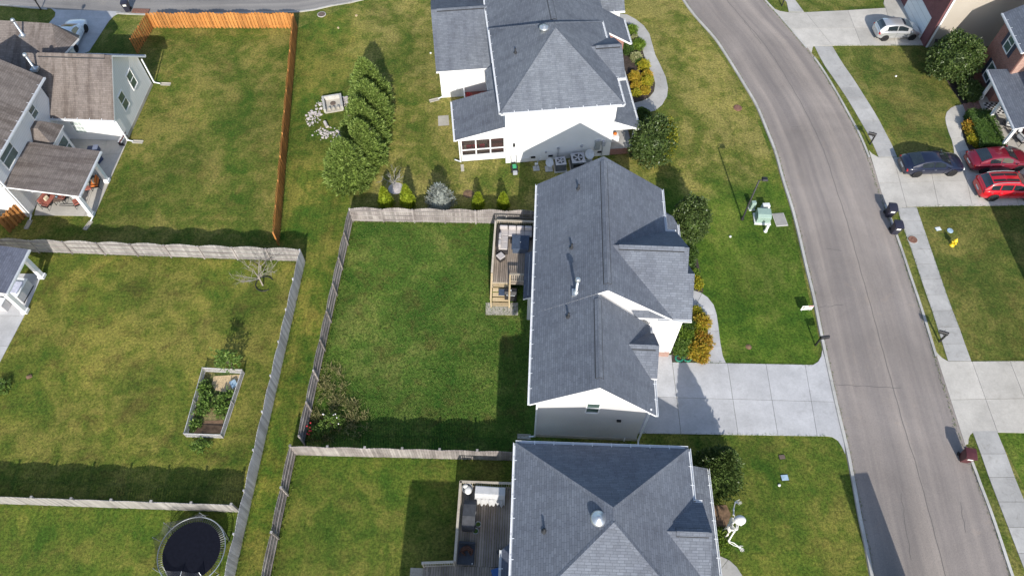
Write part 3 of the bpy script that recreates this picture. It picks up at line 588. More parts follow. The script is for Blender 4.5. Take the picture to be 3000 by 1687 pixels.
slabs('patio', XY(ZR, [(235, 735), (600, 738), (345, 1332), (-60, 2100), (-500, 2100), (-300, 735)]), [], [(ZR(-300, 1318), ZR(345, 1330)), (ZR(-300, 1750), ZR(345, 1760))], 'concrete_drive')
slabs('patio', XY(P, [(1222, 762), (1303, 762), (1303, 793), (1222, 792)]), [(P(1266, 750), P(1266, 800))], [(P(1266, 772), P(1310, 773))], 'concrete_pad')
flat('step_pad', XY(ZB, [(1556, 1100), (1655, 1092), (1662, 1188), (1560, 1194)]), 0.05, 'concrete_pad')
# planting beds
def bed(name, poly, mat='mulch', z=0.03):
    m = MB(); m.prism(poly, -0.02, z); return struct(m.build(name, mat))
bed('flower_bed', XY(ZC, [(1660, 180), (1700, 215), (1770, 270), (1800, 330), (1828, 425), (1848, 492), (1888, 585), (1922, 655), (1936, 710), (1928, 775), (1888, 825), (1830, 855), (1750, 876), (1600, 900), (1560, 400)]))
bed('flower_bed', [xy(p) for p in (ZG(1700, 870), ZG(1800, 870), ZG(1835, 900), ZG(1862, 970), ZG(1890, 1100), ZG(1905, 1190), ZG(1912, 1265), ZG(1870, 1262), ZG(1838, 1240), ZG(1700, 1240))])
bed('flower_bed', XY(ZK, [(1345, 607), (1640, 610), (1652, 560), (1664, 440), (1646, 340), (1636, 245), (1590, 185), (1528, 134), (1400, 134)]))
bed('flower_bed', XY(ZQ, [(520, 525), (455, 562), (427, 602), (422, 650), (442, 728), (472, 808), (503, 868), (560, 862), (830, 835), (690, 520)]))
bed('flower_bed', XY(ZQ, [(260, 120), (300, 200), (360, 280), (400, 340), (430, 388), (560, 370), (600, 310), (700, 120), (560, 20), (330, 60)]))
bed('flower_bed', XY(ZN, [(2200, 540), (2290, 535), (2320, 600), (2290, 700), (2290, 790), (2260, 860), (2215, 880), (2180, 700)]), 'soil')
# ------------------------------------------------------------------ houses
SW = Matrix(((0, 1, 0, 0), (1, 0, 0, 0), (0, 0, 1, 0), (0, 0, 0, 1)))
TH_ = 0.17
def gutter(root, p, q, out, name='gutter', z=0.0, mat='white_metal', ticks=True):
    """U-shaped gutter along the eave p->q; out = outward unit vector (x,y)"""
    p, q = Vector(p), Vector(q); d = (q - p).normalized(); o = Vector((out[0], out[1], 0)); m = MB()
    def bar(a0, a1, z0, z1):
        c = [p + o * a0, q + o * a0, q + o * a1, p + o * a1]
        m.add([(v.x, v.y, v.z + zz) for zz in (z0, z1) for v in c], [(3, 2, 1, 0), (4, 5, 6, 7), (0, 1, 5, 4), (1, 2, 6, 5), (2, 3, 7, 6), (3, 0, 4, 7)])
    bar(0.003, 0.13, -0.13, -0.115); bar(0.105, 0.13, -0.112, 0.012); bar(0.003, 0.015, -0.112, -0.01)
    n = int((q - p).length / 0.95)
    for i in range(1, n):
        c = p + d * ((q - p).length * i / n); e = d * 0.02
        if ticks: m.add([tuple(c - e + o * -0.09 + Vector((0, 0, 0.075))), tuple(c + e + o * -0.09 + Vector((0, 0, 0.075))), tuple(c + e + o * 0.14 + Vector((0, 0, 0.02))), tuple(c - e + o * 0.14 + Vector((0, 0, 0.02)))], [(0, 1, 2, 3)])
    return m.build(name, mat, root)
def downspout(root, x, y, z1, z0=0.15, foot=(-0.5, 0), splash=True):
    m = MB(); m.box(x - 0.05, x + 0.05, y - 0.04, y + 0.04, z0, z1)
    fx, fy = foot; n = Vector((fx, fy)).normalized() if (fx or fy) else Vector((0, 0))
    m.tube([(x, y, z0 + 0.12), (x + n.x * 0.1, y + n.y * 0.1, z0 + 0.02), (x + fx, y + fy, 0.09)], 0.055, 6)
    o = m.build('downspout', 'white_metal', root)
    if splash:
        s = MB(); s.M = Matrix.Translation((x + fx * 1.9, y + fy * 1.9, 0)) @ Matrix.Rotation(math.atan2(fy, fx), 4, 'Z')
        s.box(-0.42, 0.42, -0.15, 0.15, 0.0, 0.03); s.box(-0.42, 0.42, -0.16, -0.12, 0.031, 0.09); s.box(-0.42, 0.42, 0.12, 0.16, 0.031, 0.09)
        s.build('splash_block', 'concrete_pad', root)
    return o
def gable(root, ax, e0, r, e1, s0, s1, roofmat, wallmat=None, zb=0.0, ov=0.38, ovr=(0.3, 0.3), gut=(1, 1), vent=None, name='roof', wname='wall', foundation=None, wz=None):
    """ax: direction of the ridge. e0,r,e1 = (across, z) of eave, ridge, eave; s0,s1 = extent along the ridge"""
    M = None if ax == 'y' else SW
    (a0, z0), (ar, zr), (a1, z1) = e0, r, e1
    m = MB(); m.M = M
    m.slab([(a0, s0, z0), (ar, s0, zr), (ar, s1, zr), (a0, s1, z0)], TH_); m.slab([(ar, s0, zr), (a1, s0, z1), (a1, s1, z1), (ar, s1, zr)], TH_)
    ro = m.build(name, [roofmat, 'white_trim'], root)
    k0 = (zr - z0) / (ar - a0); k1 = (zr - z1) / (a1 - ar)
    if vent:
        v = MB(); v.M = M; d = 0.20; h = 0.055
        v.slab([(ar - d, vent[0], zr - d * k0 + h), (ar, vent[0], zr + h), (ar, vent[1], zr + h), (ar - d, vent[1], zr - d * k0 + h)], 0.05, 0, 1)
        v.slab([(ar, vent[0], zr + h), (ar + d, vent[0], zr - d * k1 + h), (ar + d, vent[1], zr - d * k1 + h), (ar, vent[1], zr + h)], 0.05, 0, 1)
        v.build('ridge_vent', [roofmat, 'vent_edge'], ro)
        g = MB(); g.M = M
        for s_, kk in ((-1, k0), (1, k1)):
            a = ar + s_ * d; b = ar + s_ * (d + 0.035)
            q = sorted([(a, zr - d * kk + 0.02), (b, zr - (d + 0.035) * kk + 0.02)])
            g.slab([(q[0][0], vent[0], q[0][1]), (q[1][0], vent[0], q[1][1]), (q[1][0], vent[1], q[1][1]), (q[0][0], vent[1], q[0][1])], 0.03, 0, 0)
        g.build('vent_slot', 'vent_edge', ro)
    out = (lambda s_: (s_, 0)) if ax == 'y' else (lambda s_: (0, s_))
    mk = (lambda a, b, z: (a, b, z)) if ax == 'y' else (lambda a, b, z: (b, a, z))
    if gut[0]: gutter(root, mk(a0, s0, z0), mk(a0, s1, z0), out(-1))
    if gut[1]: gutter(root, mk(a1, s0, z1), mk(a1, s1, z1), out(1))
    if wallmat:
        w_ = MB(); w_.M = M; t = TH_ - 0.01
        w_.extrude([(a0 + ov, zb), (a1 - ov, zb), (a1 - ov, z1 + ov * k1 - t), (ar, zr - t), (a0 + ov, z0 + ov * k0 - t)], 'y', s0 + ovr[0], s1 - ovr[1])
        w_.build(wname, wallmat, root)
    return ro
def hip(root, x0, x1, y0, y1, z0, rx, ry0, ry1, zr, roofmat, wallmat=None, zb=0.0, ov=0.38, gut='NSEW', name='roof', caps=True):
    m = MB()
    m.slab([(x0, y0, z0), (x1, y0, z0), (rx, ry0, zr)], TH_); m.slab([(x1, y1, z0), (x0, y1, z0), (rx, ry1, zr)], TH_)
    m.slab([(x0, y1, z0), (x0, y0, z0), (rx, ry0, zr), (rx, ry1, zr)], TH_); m.slab([(x1, y0, z0), (x1, y1, z0), (rx, ry1, zr), (rx, ry0, zr)], TH_)
    ro = m.build(name, [roofmat, 'white_trim'], root)
    if caps:
        for c, a in (((x0, y0), ry0), ((x1, y0), ry0), ((x0, y1), ry1), ((x1, y1), ry1)):
            k = MB(); A = Vector((c[0], c[1], z0)); B = Vector((rx, a, zr)); d = (B - A).normalized(); sd = Vector((-d.y, d.x, 0)).normalized() * 0.14; lift = Vector((0, 0, 0.035)); dn = Vector((0, 0, -0.05))
            k.add([tuple(A + lift), tuple(B + lift), tuple(A + sd + dn), tuple(B + sd + dn), tuple(A - sd + dn), tuple(B - sd + dn)], [(0, 1, 3, 2), (0, 4, 5, 1)]); k.build('hip_cap', roofmat, ro)
    if 'S' in gut: gutter(root, (x0, y0, z0), (x1, y0, z0), (0, -1))
    if 'N' in gut: gutter(root, (x0, y1, z0), (x1, y1, z0), (0, 1))
    if 'W' in gut: gutter(root, (x0, y0, z0), (x0, y1, z0), (-1, 0))
    if 'E' in gut: gutter(root, (x1, y0, z0), (x1, y1, z0), (1, 0))
    if wallmat:
        w_ = MB(); w_.box(x0 + ov, x1 - ov, y0 + ov, y1 - ov, zb, z0 - 0.10); w_.build('wall', wallmat, root)
        s = MB(); s.box(x0 + 0.02, x1 - 0.02, y0 + 0.02, y1 - 0.02, z0 - 0.25, z0 - TH_ - 0.004); s.build('soffit', 'white_trim', root)
    return ro
def shed(root, poly, roofmat, name='porch_roof'):
    m = MB(); m.slab(poly, 0.14); return m.build(name, [roofmat, 'white_trim'], root)
def window(root, face, pos, a0, a1, z0, z1, pane='window_glass', split=True, muntins=False, frame='white_trim', shutters=None):
    """face 'S','N' (pos=y) or 'E','W' (pos=x): outward side"""
    sg = -1 if face in 'SW' else 1; fr = MB(); gl = MB(); f = 0.075; d = 0.05
    def bx(m, p0, p1, q0, q1, r0, r1):
        lo, hi = sorted((pos + sg * p0, pos + sg * p1))
        m.box(*((q0, q1, lo, hi) if face in 'SN' else (lo, hi, q0, q1)), r0, r1)
    bx(fr, -0.02, d, a0, a0 + f, z0, z1); bx(fr, -0.02, d, a1 - f, a1, z0, z1); bx(fr, -0.02, d, a0 + f, a1 - f, z1 - f, z1); bx(fr, -0.02, d + 0.02, a0 + f, a1 - f, z0, z0 + f)
    zm = (z0 + z1) / 2
    if split: bx(fr, -0.02, d - 0.008, a0 + f, a1 - f, zm - 0.03, zm + 0.03)
    if muntins:
        for k in (1, 2): a = a0 + (a1 - a0) * k / 3; bx(fr, 0, 0.022, a - 0.012, a + 0.012, z0 + f, z1 - f)
        for z in (z0 * 0.75 + z1 * 0.25, z0 * 0.25 + z1 * 0.75): bx(fr, 0, 0.021, a0 + f, a1 - f, z - 0.012, z + 0.012)
    o = fr.build('window', frame, root)
    for zz in ((z0 + f, zm - 0.03), (zm + 0.03, z1 - f)) if split else ((z0 + f, z1 - f),):
        g = MB(); bx(g, 0.004, 0.014, a0 + f, a1 - f, *zz); g.build('pane', pane, o)
    if shutters:
        for q in ((a0 - 0.42, a0 - 0.02), (a1 + 0.02, a1 + 0.42)): g = MB(); bx(g, 0, 0.04, *q, z0, z1); g.build('shutter', shutters, root)
    return o
def pipe_vent(ro, x, y, z, h=0.38, r=0.06):
    m = MB(); m.lathe([(0.16, 0.0), (0.07, 0.10), (r, 0.11), (r, h), (0.0, h)], 10, (x, y, z)); m.build('vent_pipe', 'vent_edge', ro)
def flue(ro, x, y, z, h=1.25):
    m = MB(); m.lathe([(0.20, 0), (0.13, 0.16), (0.085, 0.18), (0.085, h), (0.0, h)], 12, (x, y, z)); m.lathe([(0.0, h - 0.04), (0.17, h + 0.02), (0.17, h + 0.16), (0.10, h + 0.24), (0.0, h + 0.26)], 14, (x, y, z)); m.box(x - 0.26, x + 0.26, y - 0.24, y + 0.24, z - 0.15, z + 0.04)
    m.build('flue', 'galvanised', ro)
def dome_vent(ro, x, y, z, r=0.36):
    m = MB(); m.lathe([(r * 0.75, -0.25), (r * 0.72, 0.12), (r, 0.16), (r, 0.22), (r * 0.8, 0.30), (r * 0.42, 0.35), (r * 0.34, 0.40), (0.0, 0.42)], 24, (x, y, z)); m.build('roof_ventilator', 'galvanised', ro)
def post(root, x, y, z0, z1, w=0.16, mat='white_trim', name='porch_post', cap=True):
    m = MB(); m.box(x - w / 2, x + w / 2, y - w / 2, y + w / 2, z0, z1)
    if cap: m.box(x - w * 0.72, x + w * 0.72, y - w * 0.72, y + w * 0.72, z0 + 0.002, z0 + 0.22); m.box(x - w * 0.7, x + w * 0.7, y - w * 0.7, y + w * 0.7, z1 - 0.14, z1 - 0.002)
    return m.build(name, mat, root)
def block(root, name, mat, *b, bevel=0): m = MB(); m.box(*b); return m.build(name, mat, root, bevel)

# ---- centre house ---------------------------------------------------
CH = thing('house', 'long slate-roofed house in the middle with a front dormer over its garage', 'house', (1.0, 16.2, 0), -R(2.6))
rm = gable(CH, 'y', (0, 5.65), (3.68, 8.23), (7.25, 4.78), -0.1, 5.8, 'shingle_slate', 'siding_pale', ov=0.48, ovr=(0.32, -0.5), gut=(0, 1), vent=(0.5, 5.5))
rM = gable(CH, 'y', (0, 5.65), (4.22, 8.62), (8.5, 5.6), 5.8, 16.1, 'shingle_slate', 'siding_pale', ov=0.45, ovr=(0.42, 0.3), gut=(0, 0), vent=(6.3, 15.75))
gutter(CH, (0, -0.1, 5.65), (0, 16.1, 5.65), (-1, 0)); gutter(CH, (8.5, 12.6, 5.6), (8.5, 16.1, 5.6), (1, 0))
gable(CH, 'x', (5.85, 5.6), (9.22, 8.35), (12.5, 5.6), 4.5, 9.2, 'shingle_slate', 'siding_pale', ov=0.40, ovr=(1.0, 0.3), gut=(0, 1), vent=(5.0, 8.9), name='cross_gable_roof')
gable(CH, 'x', (5.852, 5.6), (8.02, 7.36), (10.1, 5.68), 6.4, 9.62, 'shingle_slate', 'siding_pale', ov=0.42, ovr=(1.0, 0.35), gut=(0, 0), name='entry_gable_roof')
gutter(CH, (7.6, 5.85, 5.6), (9.62, 5.85, 5.6), (0, -1), ticks=False)
gable(CH, 'x', (2.12, 5.02), (3.6, 6.32), (5.15, 5.02), 4.6, 7.4, 'shingle_slate', 'siding_pale', zb=4.2, ov=0.25, ovr=(0.4, 0.3), gut=(0, 0), vent=(5.5, 7.2), name='dormer_roof', wname='dormer_wall')
shed(CH, [(8.1, 10.4, 4.05), (10.0, 10.4, 2.95), (10.0, 15.2, 2.95), (9.75, 15.9, 2.95), (9.2, 16.2, 3.05), (8.1, 15.6, 4.05)], 'shingle_slate')
gutter(CH, (10.0, 10.6, 2.95), (10.0, 15.2, 2.95), (1, 0))
for y in (10.8, 13.0, 15.2): post(CH, 9.75, y, 0.15, 2.85)
block(CH, 'porch_floor', 'concrete_walk', 8.0, 9.9, 10.4, 15.7, 0.0, 0.3)
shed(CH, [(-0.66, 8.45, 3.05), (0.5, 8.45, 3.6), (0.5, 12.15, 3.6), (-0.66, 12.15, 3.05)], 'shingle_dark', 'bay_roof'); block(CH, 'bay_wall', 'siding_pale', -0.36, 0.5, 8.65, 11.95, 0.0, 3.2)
window(CH, 'S', 0.22, 3.22, 4.05, 4.10, 5.50)
block(CH, 'foundation', 'concrete_pad', 0.44, 6.81, 0.17, 0.4, 0.0, 0.32); block(CH, 'brick_skirt', 'brick_tan', 7.0, 9.24, 6.2, 6.6, 0.0, 0.55)
block(CH, 'corner_board', 'white_trim', 9.2, 9.29, 6.21, 6.30, 0.55, 5.4); block(CH, 'wall_light', 'black_metal', 5.2, 5.45, 0.10, 0.21, 3.1, 3.25); block(CH, 'drain_pipe', 'white_trim', 6.0, 6.06, 0.09, 0.16, 0.1, 0.55)
window(CH, 'E', 7.10, 3.1, 4.1, 4.75, 5.75); window(CH, 'E', 8.9, 9.6, 11.2, 3.9, 5.3); window(CH, 'W', 0.45, 13.0, 14.2, 3.6, 5.0); window(CH, 'W', 0.45, 5.0, 6.2, 3.6, 5.0); window(CH, 'W', 0.48, 2.0, 3.0, 1.0, 2.4)
downspout(CH, 0.42, 0.12, 5.5, foot=(-0.35, 0)); downspout(CH, 6.9, 0.12, 5.2, foot=(0.0, -0.35))
for x, y in ((2.66, 14.2), (2.25, 9.7), (2.06, 4.85)): pipe_vent(rM, x, y, 5.65 + x * 0.703, 0.42)
flue(rM, 2.5, 6.35, 5.65 + 2.5 * 0.703)
block(CH, 'garage_door', 'garage_door', 6.76, 6.83, 0.9, 5.2, 0.0, 2.2)

# ---- upper white house ---------------------------------------------
TH = thing('house', 'white-sided house with slate hip roof and screened back porch beyond the grey fence', 'house', (1.0, 35.8, 0), R(6.0))
r1 = hip(TH, -1.5, 7.7, 3.33, 12.97, 5.8, 3.13, 8.5, 9.15, 8.9, 'shingle_slate_b', 'siding_white', gut='SWE')
gable(TH, 'y', (1.0, 5.9), (3.35, 8.08), (10.25, 3.85), 12.4, 15.6, 'shingle_slate_b', 'brick_red', ov=0.5, ovr=(0.35, 0.3), gut=(0, 1), name='front_gable_roof')
gable(TH, 'y', (-1.5, 5.3), (3.35, 8.12), (8.2, 5.3), 9.6, 24.0, 'shingle_slate_b', 'siding_white', ov=0.4, ovr=(0.4, 0.3), gut=(1, 0), vent=(10.6, 23.5), name='rear_roof')
gable(TH, 'x', (6.15, 5.78), (8.5, 7.0), (10.9, 5.75), 5.4, 8.35, 'shingle_slate_b', 'siding_white', ov=0.35, ovr=(1.0, 0.3), gut=(0, 0), vent=(6.3, 8.2), name='bedroom_roof')
gutter(TH, (7.75, 6.15, 5.78), (8.35, 6.15, 5.78), (0, -1), ticks=False)
gable(TH, 'x', (11.35, 3.2), (16.5, 5.35), (21.6, 3.2), -6.08, 3.0, 'shingle_slate_b', 'siding_white', ov=0.42, ovr=(0.25, 0.3), gut=(0, 1), vent=(-5.6, -0.6), name='wing_roof')
gable(TH, 'x', (17.4, 3.3), (21.0, 6.0), (24.5, 3.3), 4.0, 10.8, 'shingle_slate_b', 'siding_white', ov=0.4, ovr=(0.3, 0.3), gut=(1, 0), name='garage_roof')
# screened porch
shed(TH, [(-5.0, 3.95, 2.75), (-1.1, 3.95, 3.75), (-1.1, 8.3, 3.75), (-5.0, 8.3, 2.75)], 'shingle_slate_b'); gutter(TH, (-5.0, 3.95, 2.75), (-5.0, 8.3, 2.75), (-1, 0))
block(TH, 'porch_floor', 'porch_floor', -4.55, -1.12, 4.3, 8.1, 0.15, 0.45); block(TH, 'skirt', 'white_trim', -4.62, -1.12, 4.18, 4.28, 0.12, 0.75)
w_ = MB(); w_.extrude([(-4.62, 2.45), (-1.12, 2.45), (-1.12, 3.55), (-4.62, 2.72)], 'y', 4.2, 4.3); w_.build('porch_gable', 'siding_white', TH)
for x in (-4.57, -3.42, -2.28, -1.17): post(TH, x, 4.24, 0.75, 2.45, 0.10, cap=False, name='screen_post')
for z in (1.32, 2.42): block(TH, 'screen_rail', 'white_trim', -4.52, -1.12, 4.2, 4.28, z - 0.05, z + 0.05)
for i, (xa, xb) in enumerate(((-4.52, -3.47), (-3.37, -2.33), (-2.23, -1.22))):
    for z0, z1 in ((0.75, 1.27), (1.37, 2.37)): block(TH, 'screen_panel', 'screen_mesh', xa, xb, 4.235, 4.241, z0, z1)
for y in (5.2, 6.2, 7.2, 8.05): post(TH, -4.57, y, 0.45, 2.62, 0.10, cap=False, name='screen_post')
for ya, yb in ((4.3, 5.15), (5.25, 6.15), (6.25, 7.15), (7.25, 8.0)): block(TH, 'screen_panel', 'screen_mesh', -4.575, -4.569, ya, yb, 0.5, 2.5)
d_ = MB(); d_.box(-4.72, -4.66, 6.3, 7.1, 0.4, 2.4); dd = d_.build('screen_door', 'white_trim', TH)
for z0, z1 in ((0.7, 1.3), (1.45, 2.2)): block(dd, 'pane', 'window_glass', -4.735, -4.722, 6.42, 6.98, z0, z1)
downspout(TH, -4.72, 4.1, 2.7, foot=(-0.45, 0.35), splash=False); block(TH, 'splash_block', 'concrete_pad', -4.75, -4.5, 3.2, 3.9, 0.0, 0.06)
# rear deck between porch and wing
block(TH, 'deck_floor', 'wood_red', -3.9, -1.12, 8.35, 11.7, 0.3, 0.5)
for z in (0.75, 1.35): block(TH, 'deck_rail', 'white_trim', -3.95, -3.87, 8.4, 11.75, z, z + 0.07)
for y in (8.42, 10.0, 11.7): post(TH, -3.91, y, 0.05, 1.45, 0.10, cap=False, name='rail_post')
window(TH, 'S', 11.65, -2.1, -1.15, 0.9, 2.5, 'window_pale', True, True); window(TH, 'W', -1.12, 8.9, 10.0, 0.9, 2.5)
shed(TH, [(-2.1, 8.3, 3.3), (-1.1, 8.3, 3.8), (-1.1, 11.4, 3.8), (-2.1, 10.9, 3.3)], 'shingle_slate_b', 'bay_roof')
downspout(TH, -5.75, 11.72, 3.1, foot=(-0.4, -0.1))
block(TH, 'wall_vent', 'grey_metal', -4.55, -4.2, 11.62, 11.77, 0.85, 0.95)
# street-side porch
shed(TH, [(7.25, 3.45, 3.95), (9.3, 3.45, 3.0), (9.3, 12.2, 3.0), (7.25, 12.2, 3.95)], 'shingle_slate_b'); gutter(TH, (9.3, 3.45, 3.0), (9.3, 12.2, 3.0), (1, 0))
w_ = MB(); w_.extrude([(7.33, 2.75), (9.2, 2.75), (9.2, 2.9), (7.33, 3.78)], 'y', 3.72, 3.82); w_.build('porch_gable', 'siding_white', TH)
for y in (3.85, 7.0, 10.2): post(TH, 9.05, y, 0.65, 2.75, 0.18)
block(TH, 'porch_floor', 'concrete_walk', 7.33, 9.15, 3.8, 12.3, 0.45, 0.62); block(TH, 'porch_skirt', 'brick_red', 7.33, 9.2, 3.72, 3.84, 0.0, 0.6); block(TH, 'porch_skirt', 'brick_red', 9.12, 9.22, 3.86, 12.3, 0.0, 0.6)
window(TH, 'E', 7.33, 5.0, 6.2, 1.2, 2.6)
# things fixed to the sunny wall
for x in (0.9, 1.0 + 1.3, 6.3): block(TH, 'crawl_vent', 'dark_gap', x, x + 0.36, 3.63, 3.73, 0.42, 0.56)
block(TH, 'wall_lantern', 'black_metal', -0.55, -0.38, 3.55, 3.72, 1.95, 2.2); block(TH, 'meter_cabinet', 'grey_metal', 6.0, 6.4, 3.52, 3.72, 0.9, 1.9, bevel=0.01); block(TH, 'meter_box', 'ac_grey', 6.55, 6.8, 3.5, 3.71, 1.3, 1.75); block(TH, 'conduit', 'grey_metal', 6.62, 6.68, 3.62, 3.68, 0.0, 1.3)
block(TH, 'conduit', 'grey_metal', 3.05, 3.1, 3.62, 3.69, 0.3, 1.25); block(TH, 'conduit_box', 'grey_metal', 2.98, 3.17, 3.6, 3.7, 1.25, 1.4); block(TH, 'dryer_vent', 'grey_metal', 2.02, 2.16, 3.6, 3.72, 0.9, 1.03); block(TH, 'hose_tap_box', 'ac_grey', 4.85, 5.02, 3.58, 3.71, 1.25, 1.45); block(TH, 'access_panel', 'siding_light', -0.35, 0.75, 3.655, 3.7, 0.05, 0.5)
pipe_vent(r1, 0.15, 8.45, 6.95, 0.4); dome_vent(r1, 2.35, 9.0, 8.42, 0.38)

# ---- lower house ----------------------------------------------------
BH = thing('house', 'slate hip-roofed house at the bottom edge with one dark shaded roof face', 'house', (0.35, 13.9, 0), -R(2.0))
r2 = hip(BH, -0.15, 9.2, -9.2, -0.1, 5.8, 4.6, -5.0, -4.3, 8.95, 'shingle_slate', 'siding_pale', gut='NSEW')
gable(BH, 'x', (-6.65, 5.8), (-4.82, 7.02), (-3.0, 5.8), 6.6, 9.66, 'shingle_slate', 'siding_pale', ov=0.3, ovr=(1.0, 0.3), gut=(0, 0), vent=(7.9, 9.5), name='front_gable_roof'); gutter(BH, (9.15, -3.0, 5.8), (9.66, -3.0, 5.8), (0, 1), ticks=False)
shed(BH, [(8.8, -12, 3.85), (10.85, -12, 3.0), (10.85, -0.22, 3.0), (8.8, -0.22, 3.85)], 'shingle_slate_b'); gutter(BH, (10.85, -12, 3.0), (10.85, -0.22, 3.0), (1, 0))
for y in (-0.6, -4.2, -8.0): post(BH, 10.6, y, 0.2, 2.85)
block(BH, 'porch_floor', 'concrete_walk', 8.8, 10.8, -11, -0.4, 0.0, 0.28)
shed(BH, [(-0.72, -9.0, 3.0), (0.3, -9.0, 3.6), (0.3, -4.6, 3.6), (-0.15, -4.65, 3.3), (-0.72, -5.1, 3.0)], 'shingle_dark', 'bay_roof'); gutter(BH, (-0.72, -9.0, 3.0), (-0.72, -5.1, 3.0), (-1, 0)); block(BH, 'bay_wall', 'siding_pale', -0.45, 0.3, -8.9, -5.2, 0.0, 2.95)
window(BH, 'N', -0.48, 2.0, 3.0, 3.6, 5.0); window(BH, 'W', 0.23, -4.0, -2.8, 3.6, 5.0)
dome_vent(r2, 3.93, -4.75, 8.42, 0.40); pipe_vent(r2, 1.42, -5.0, 6.85, 0.4); dome_vent(r2, 4.45, -7.35, 7.1, 0.3)

# ---- neighbour just below the frame (its shadow lies on the lawn and deck of the lower house)
BX = thing('house', 'house just below the bottom edge, shading the lower yard and deck', 'house', (-5.2, 3.85, 0), -R(2.0))
hip(BX, 0, 13.0, -9.5, 0, 5.8, 6.5, -5.2, -4.4, 8.4, 'shingle_slate', 'siding_pale')

# ---- brown-roofed house, upper left ---------------------------------
LH = thing('house', 'pale-sided house with brown shingle roof and covered patio, upper left', 'house', (-22, 34, 0), -R(2.5))
gable(LH, 'x', (6.95, 2.75), (10.75, 5.95), (14.55, 2.75), -16.5, -9.65, 'shingle_brown', 'siding_light', ov=0.46, ovr=(1.0, 0.36), gut=(1, 1), vent=(-15.5, -10.2))
r3 = gable(LH, 'y', (-22.7, 5.6), (-18.5, 8.4), (-14.3, 5.6), -1.1, 8.45, 'shingle_brown', 'siding_light', ov=0.48, ovr=(0.35, 0.35), gut=(0, 1), vent=(-0.6, 8.0), name='main_roof')
m = MB(); m.slab([(-27, 15.4, 5.5), (-16.3, 14.9, 5.5), (-15.35, 12.3, 4.15), (-15.6, 9.0, 2.7), (-27, 9.0, 2.7)], TH_); m.slab([(-16.3, 14.9, 5.5), (-14.75, 14.85, 4.15), (-15.35, 12.3, 4.15)], TH_); m.slab([(-27, 15.4, 5.5), (-16.3, 14.9, 5.5), (-14.75, 14.85, 4.15), (-15.5, 16.1, 3.4), (-27, 16.8, 3.4)], TH_)
r4 = m.build('garage_roof', ['shingle_brown', 'white_trim'], LH); block(LH, 'garage_wall', 'siding_light', -26.5, -16.2, 9.2, 15.4, 0.0, 2.75)
flue(r3, -15.6, 9.6, 5.4, 1.2); flue(r4, -18.6, 14.0, 5.0, 1.3)
for y0 in (9.1, 11.4): window(LH, 'E', -10.01, y0, y0 + 1.0, 1.55 if y0 < 10 else 1.75, 3.1 if y0 < 10 else 3.3)
window(LH, 'S', 7.41, -13.9, -12.85, 0.75, 2.35, 'window_pale', True, True)
window(LH, 'E', -14.78, 5.5, 6.4, 3.9, 4.9); window(LH, 'E', -14.78, 0.6, 2.4, 3.7, 5.2); window(LH, 'E', -14.78, 0.9, 2.3, 0.9, 2.2)
shed(LH, [(-14.95, -0.75, 3.55), (-9.62, -0.75, 2.72), (-9.62, 3.7, 2.72), (-14.95, 3.7, 3.55)], 'shingle_brown', 'patio_roof'); gutter(LH, (-9.62, -0.75, 2.72), (-9.62, 3.7, 2.72), (1, 0), ticks=False)
for y in (-0.35, 3.0): post(LH, -10.1, y, 0.03, 2.62, 0.28)
block(LH, 'beam', 'white_trim', -10.25, -9.95, -0.7, 3.65, 2.38, 2.62)
b_ = MB(); b_.box(-14.82, -13.55, 4.1, 6.0, 0.0, 2.9); b_.build('bay_wall', 'siding_light', LH)
m = MB(); m.slab([(-13.3, 3.95, 2.9), (-13.3, 6.15, 2.9), (-14.2, 5.5, 3.9), (-14.2, 4.7, 3.9)], 0.1); m.slab([(-14.9, 3.95, 2.9), (-13.3, 3.95, 2.9), (-14.2, 4.7, 3.9), (-14.9, 4.7, 3.9)], 0.1); m.slab([(-13.3, 6.15, 2.9), (-14.9, 6.15, 2.9), (-14.9, 5.5, 3.9), (-14.2, 5.5, 3.9)], 0.1); m.slab([(-14.2, 4.7, 3.9), (-14.2, 5.5, 3.9), (-14.9, 5.5, 3.9), (-14.9, 4.7, 3.9)], 0.1); m.build('bay_roof', ['shingle_brown', 'white_trim'], LH)
window(LH, 'E', -13.55, 4.3, 5.8, 0.5, 2.3, 'window_glass', True)
downspout(LH, -9.85, 7.3, 2.7, foot=(0.4, 0)); downspout(LH, -9.85, 14.2, 2.7, foot=(0.5, 0)); downspout(LH, -14.6, -0.72, 5.4, foot=(0, -0.4)); downspout(LH, -9.85, -0.62, 2.6, foot=(-0.1, -0.4), splash=True)
block(LH, 'foundation', 'concrete_pad', -10.04, -9.99, 7.45, 14.1, 0.0, 0.28)

# ---- left edge patio house ------------------------------------------
LL = thing('house', 'dark-shingled patio roof of a house cut by the left edge, on square white posts', 'house', (-25, 26, 0), -R(3.0))
shed(LL, [(-14.5, -1.3, 4.1), (-8.5, -1.3, 2.95), (-8.5, 2.3, 2.95), (-14.5, 2.3, 4.1)], 'shingle_blue', 'patio_roof'); gutter(LL, (-8.5, -1.3, 2.95), (-8.5, 2.3, 2.95), (1, 0), ticks=False)
for y in (-0.97, 1.94): post(LL, -9.0, y, 0.03, 2.85, 0.30)
block(LL, 'beam', 'white_trim', -9.15, -8.85, -1.25, 2.25, 2.55, 2.8)
gable(LL, 'y', (-23, 5.6), (-18.8, 8.2), (-14.2, 5.6), -9, 6.5, 'shingle_blue', 'siding_light', gut=(0, 1), name='main_roof')
window(LL, 'E', -14.58, 0.0, 1.6, 0.9, 2.2)

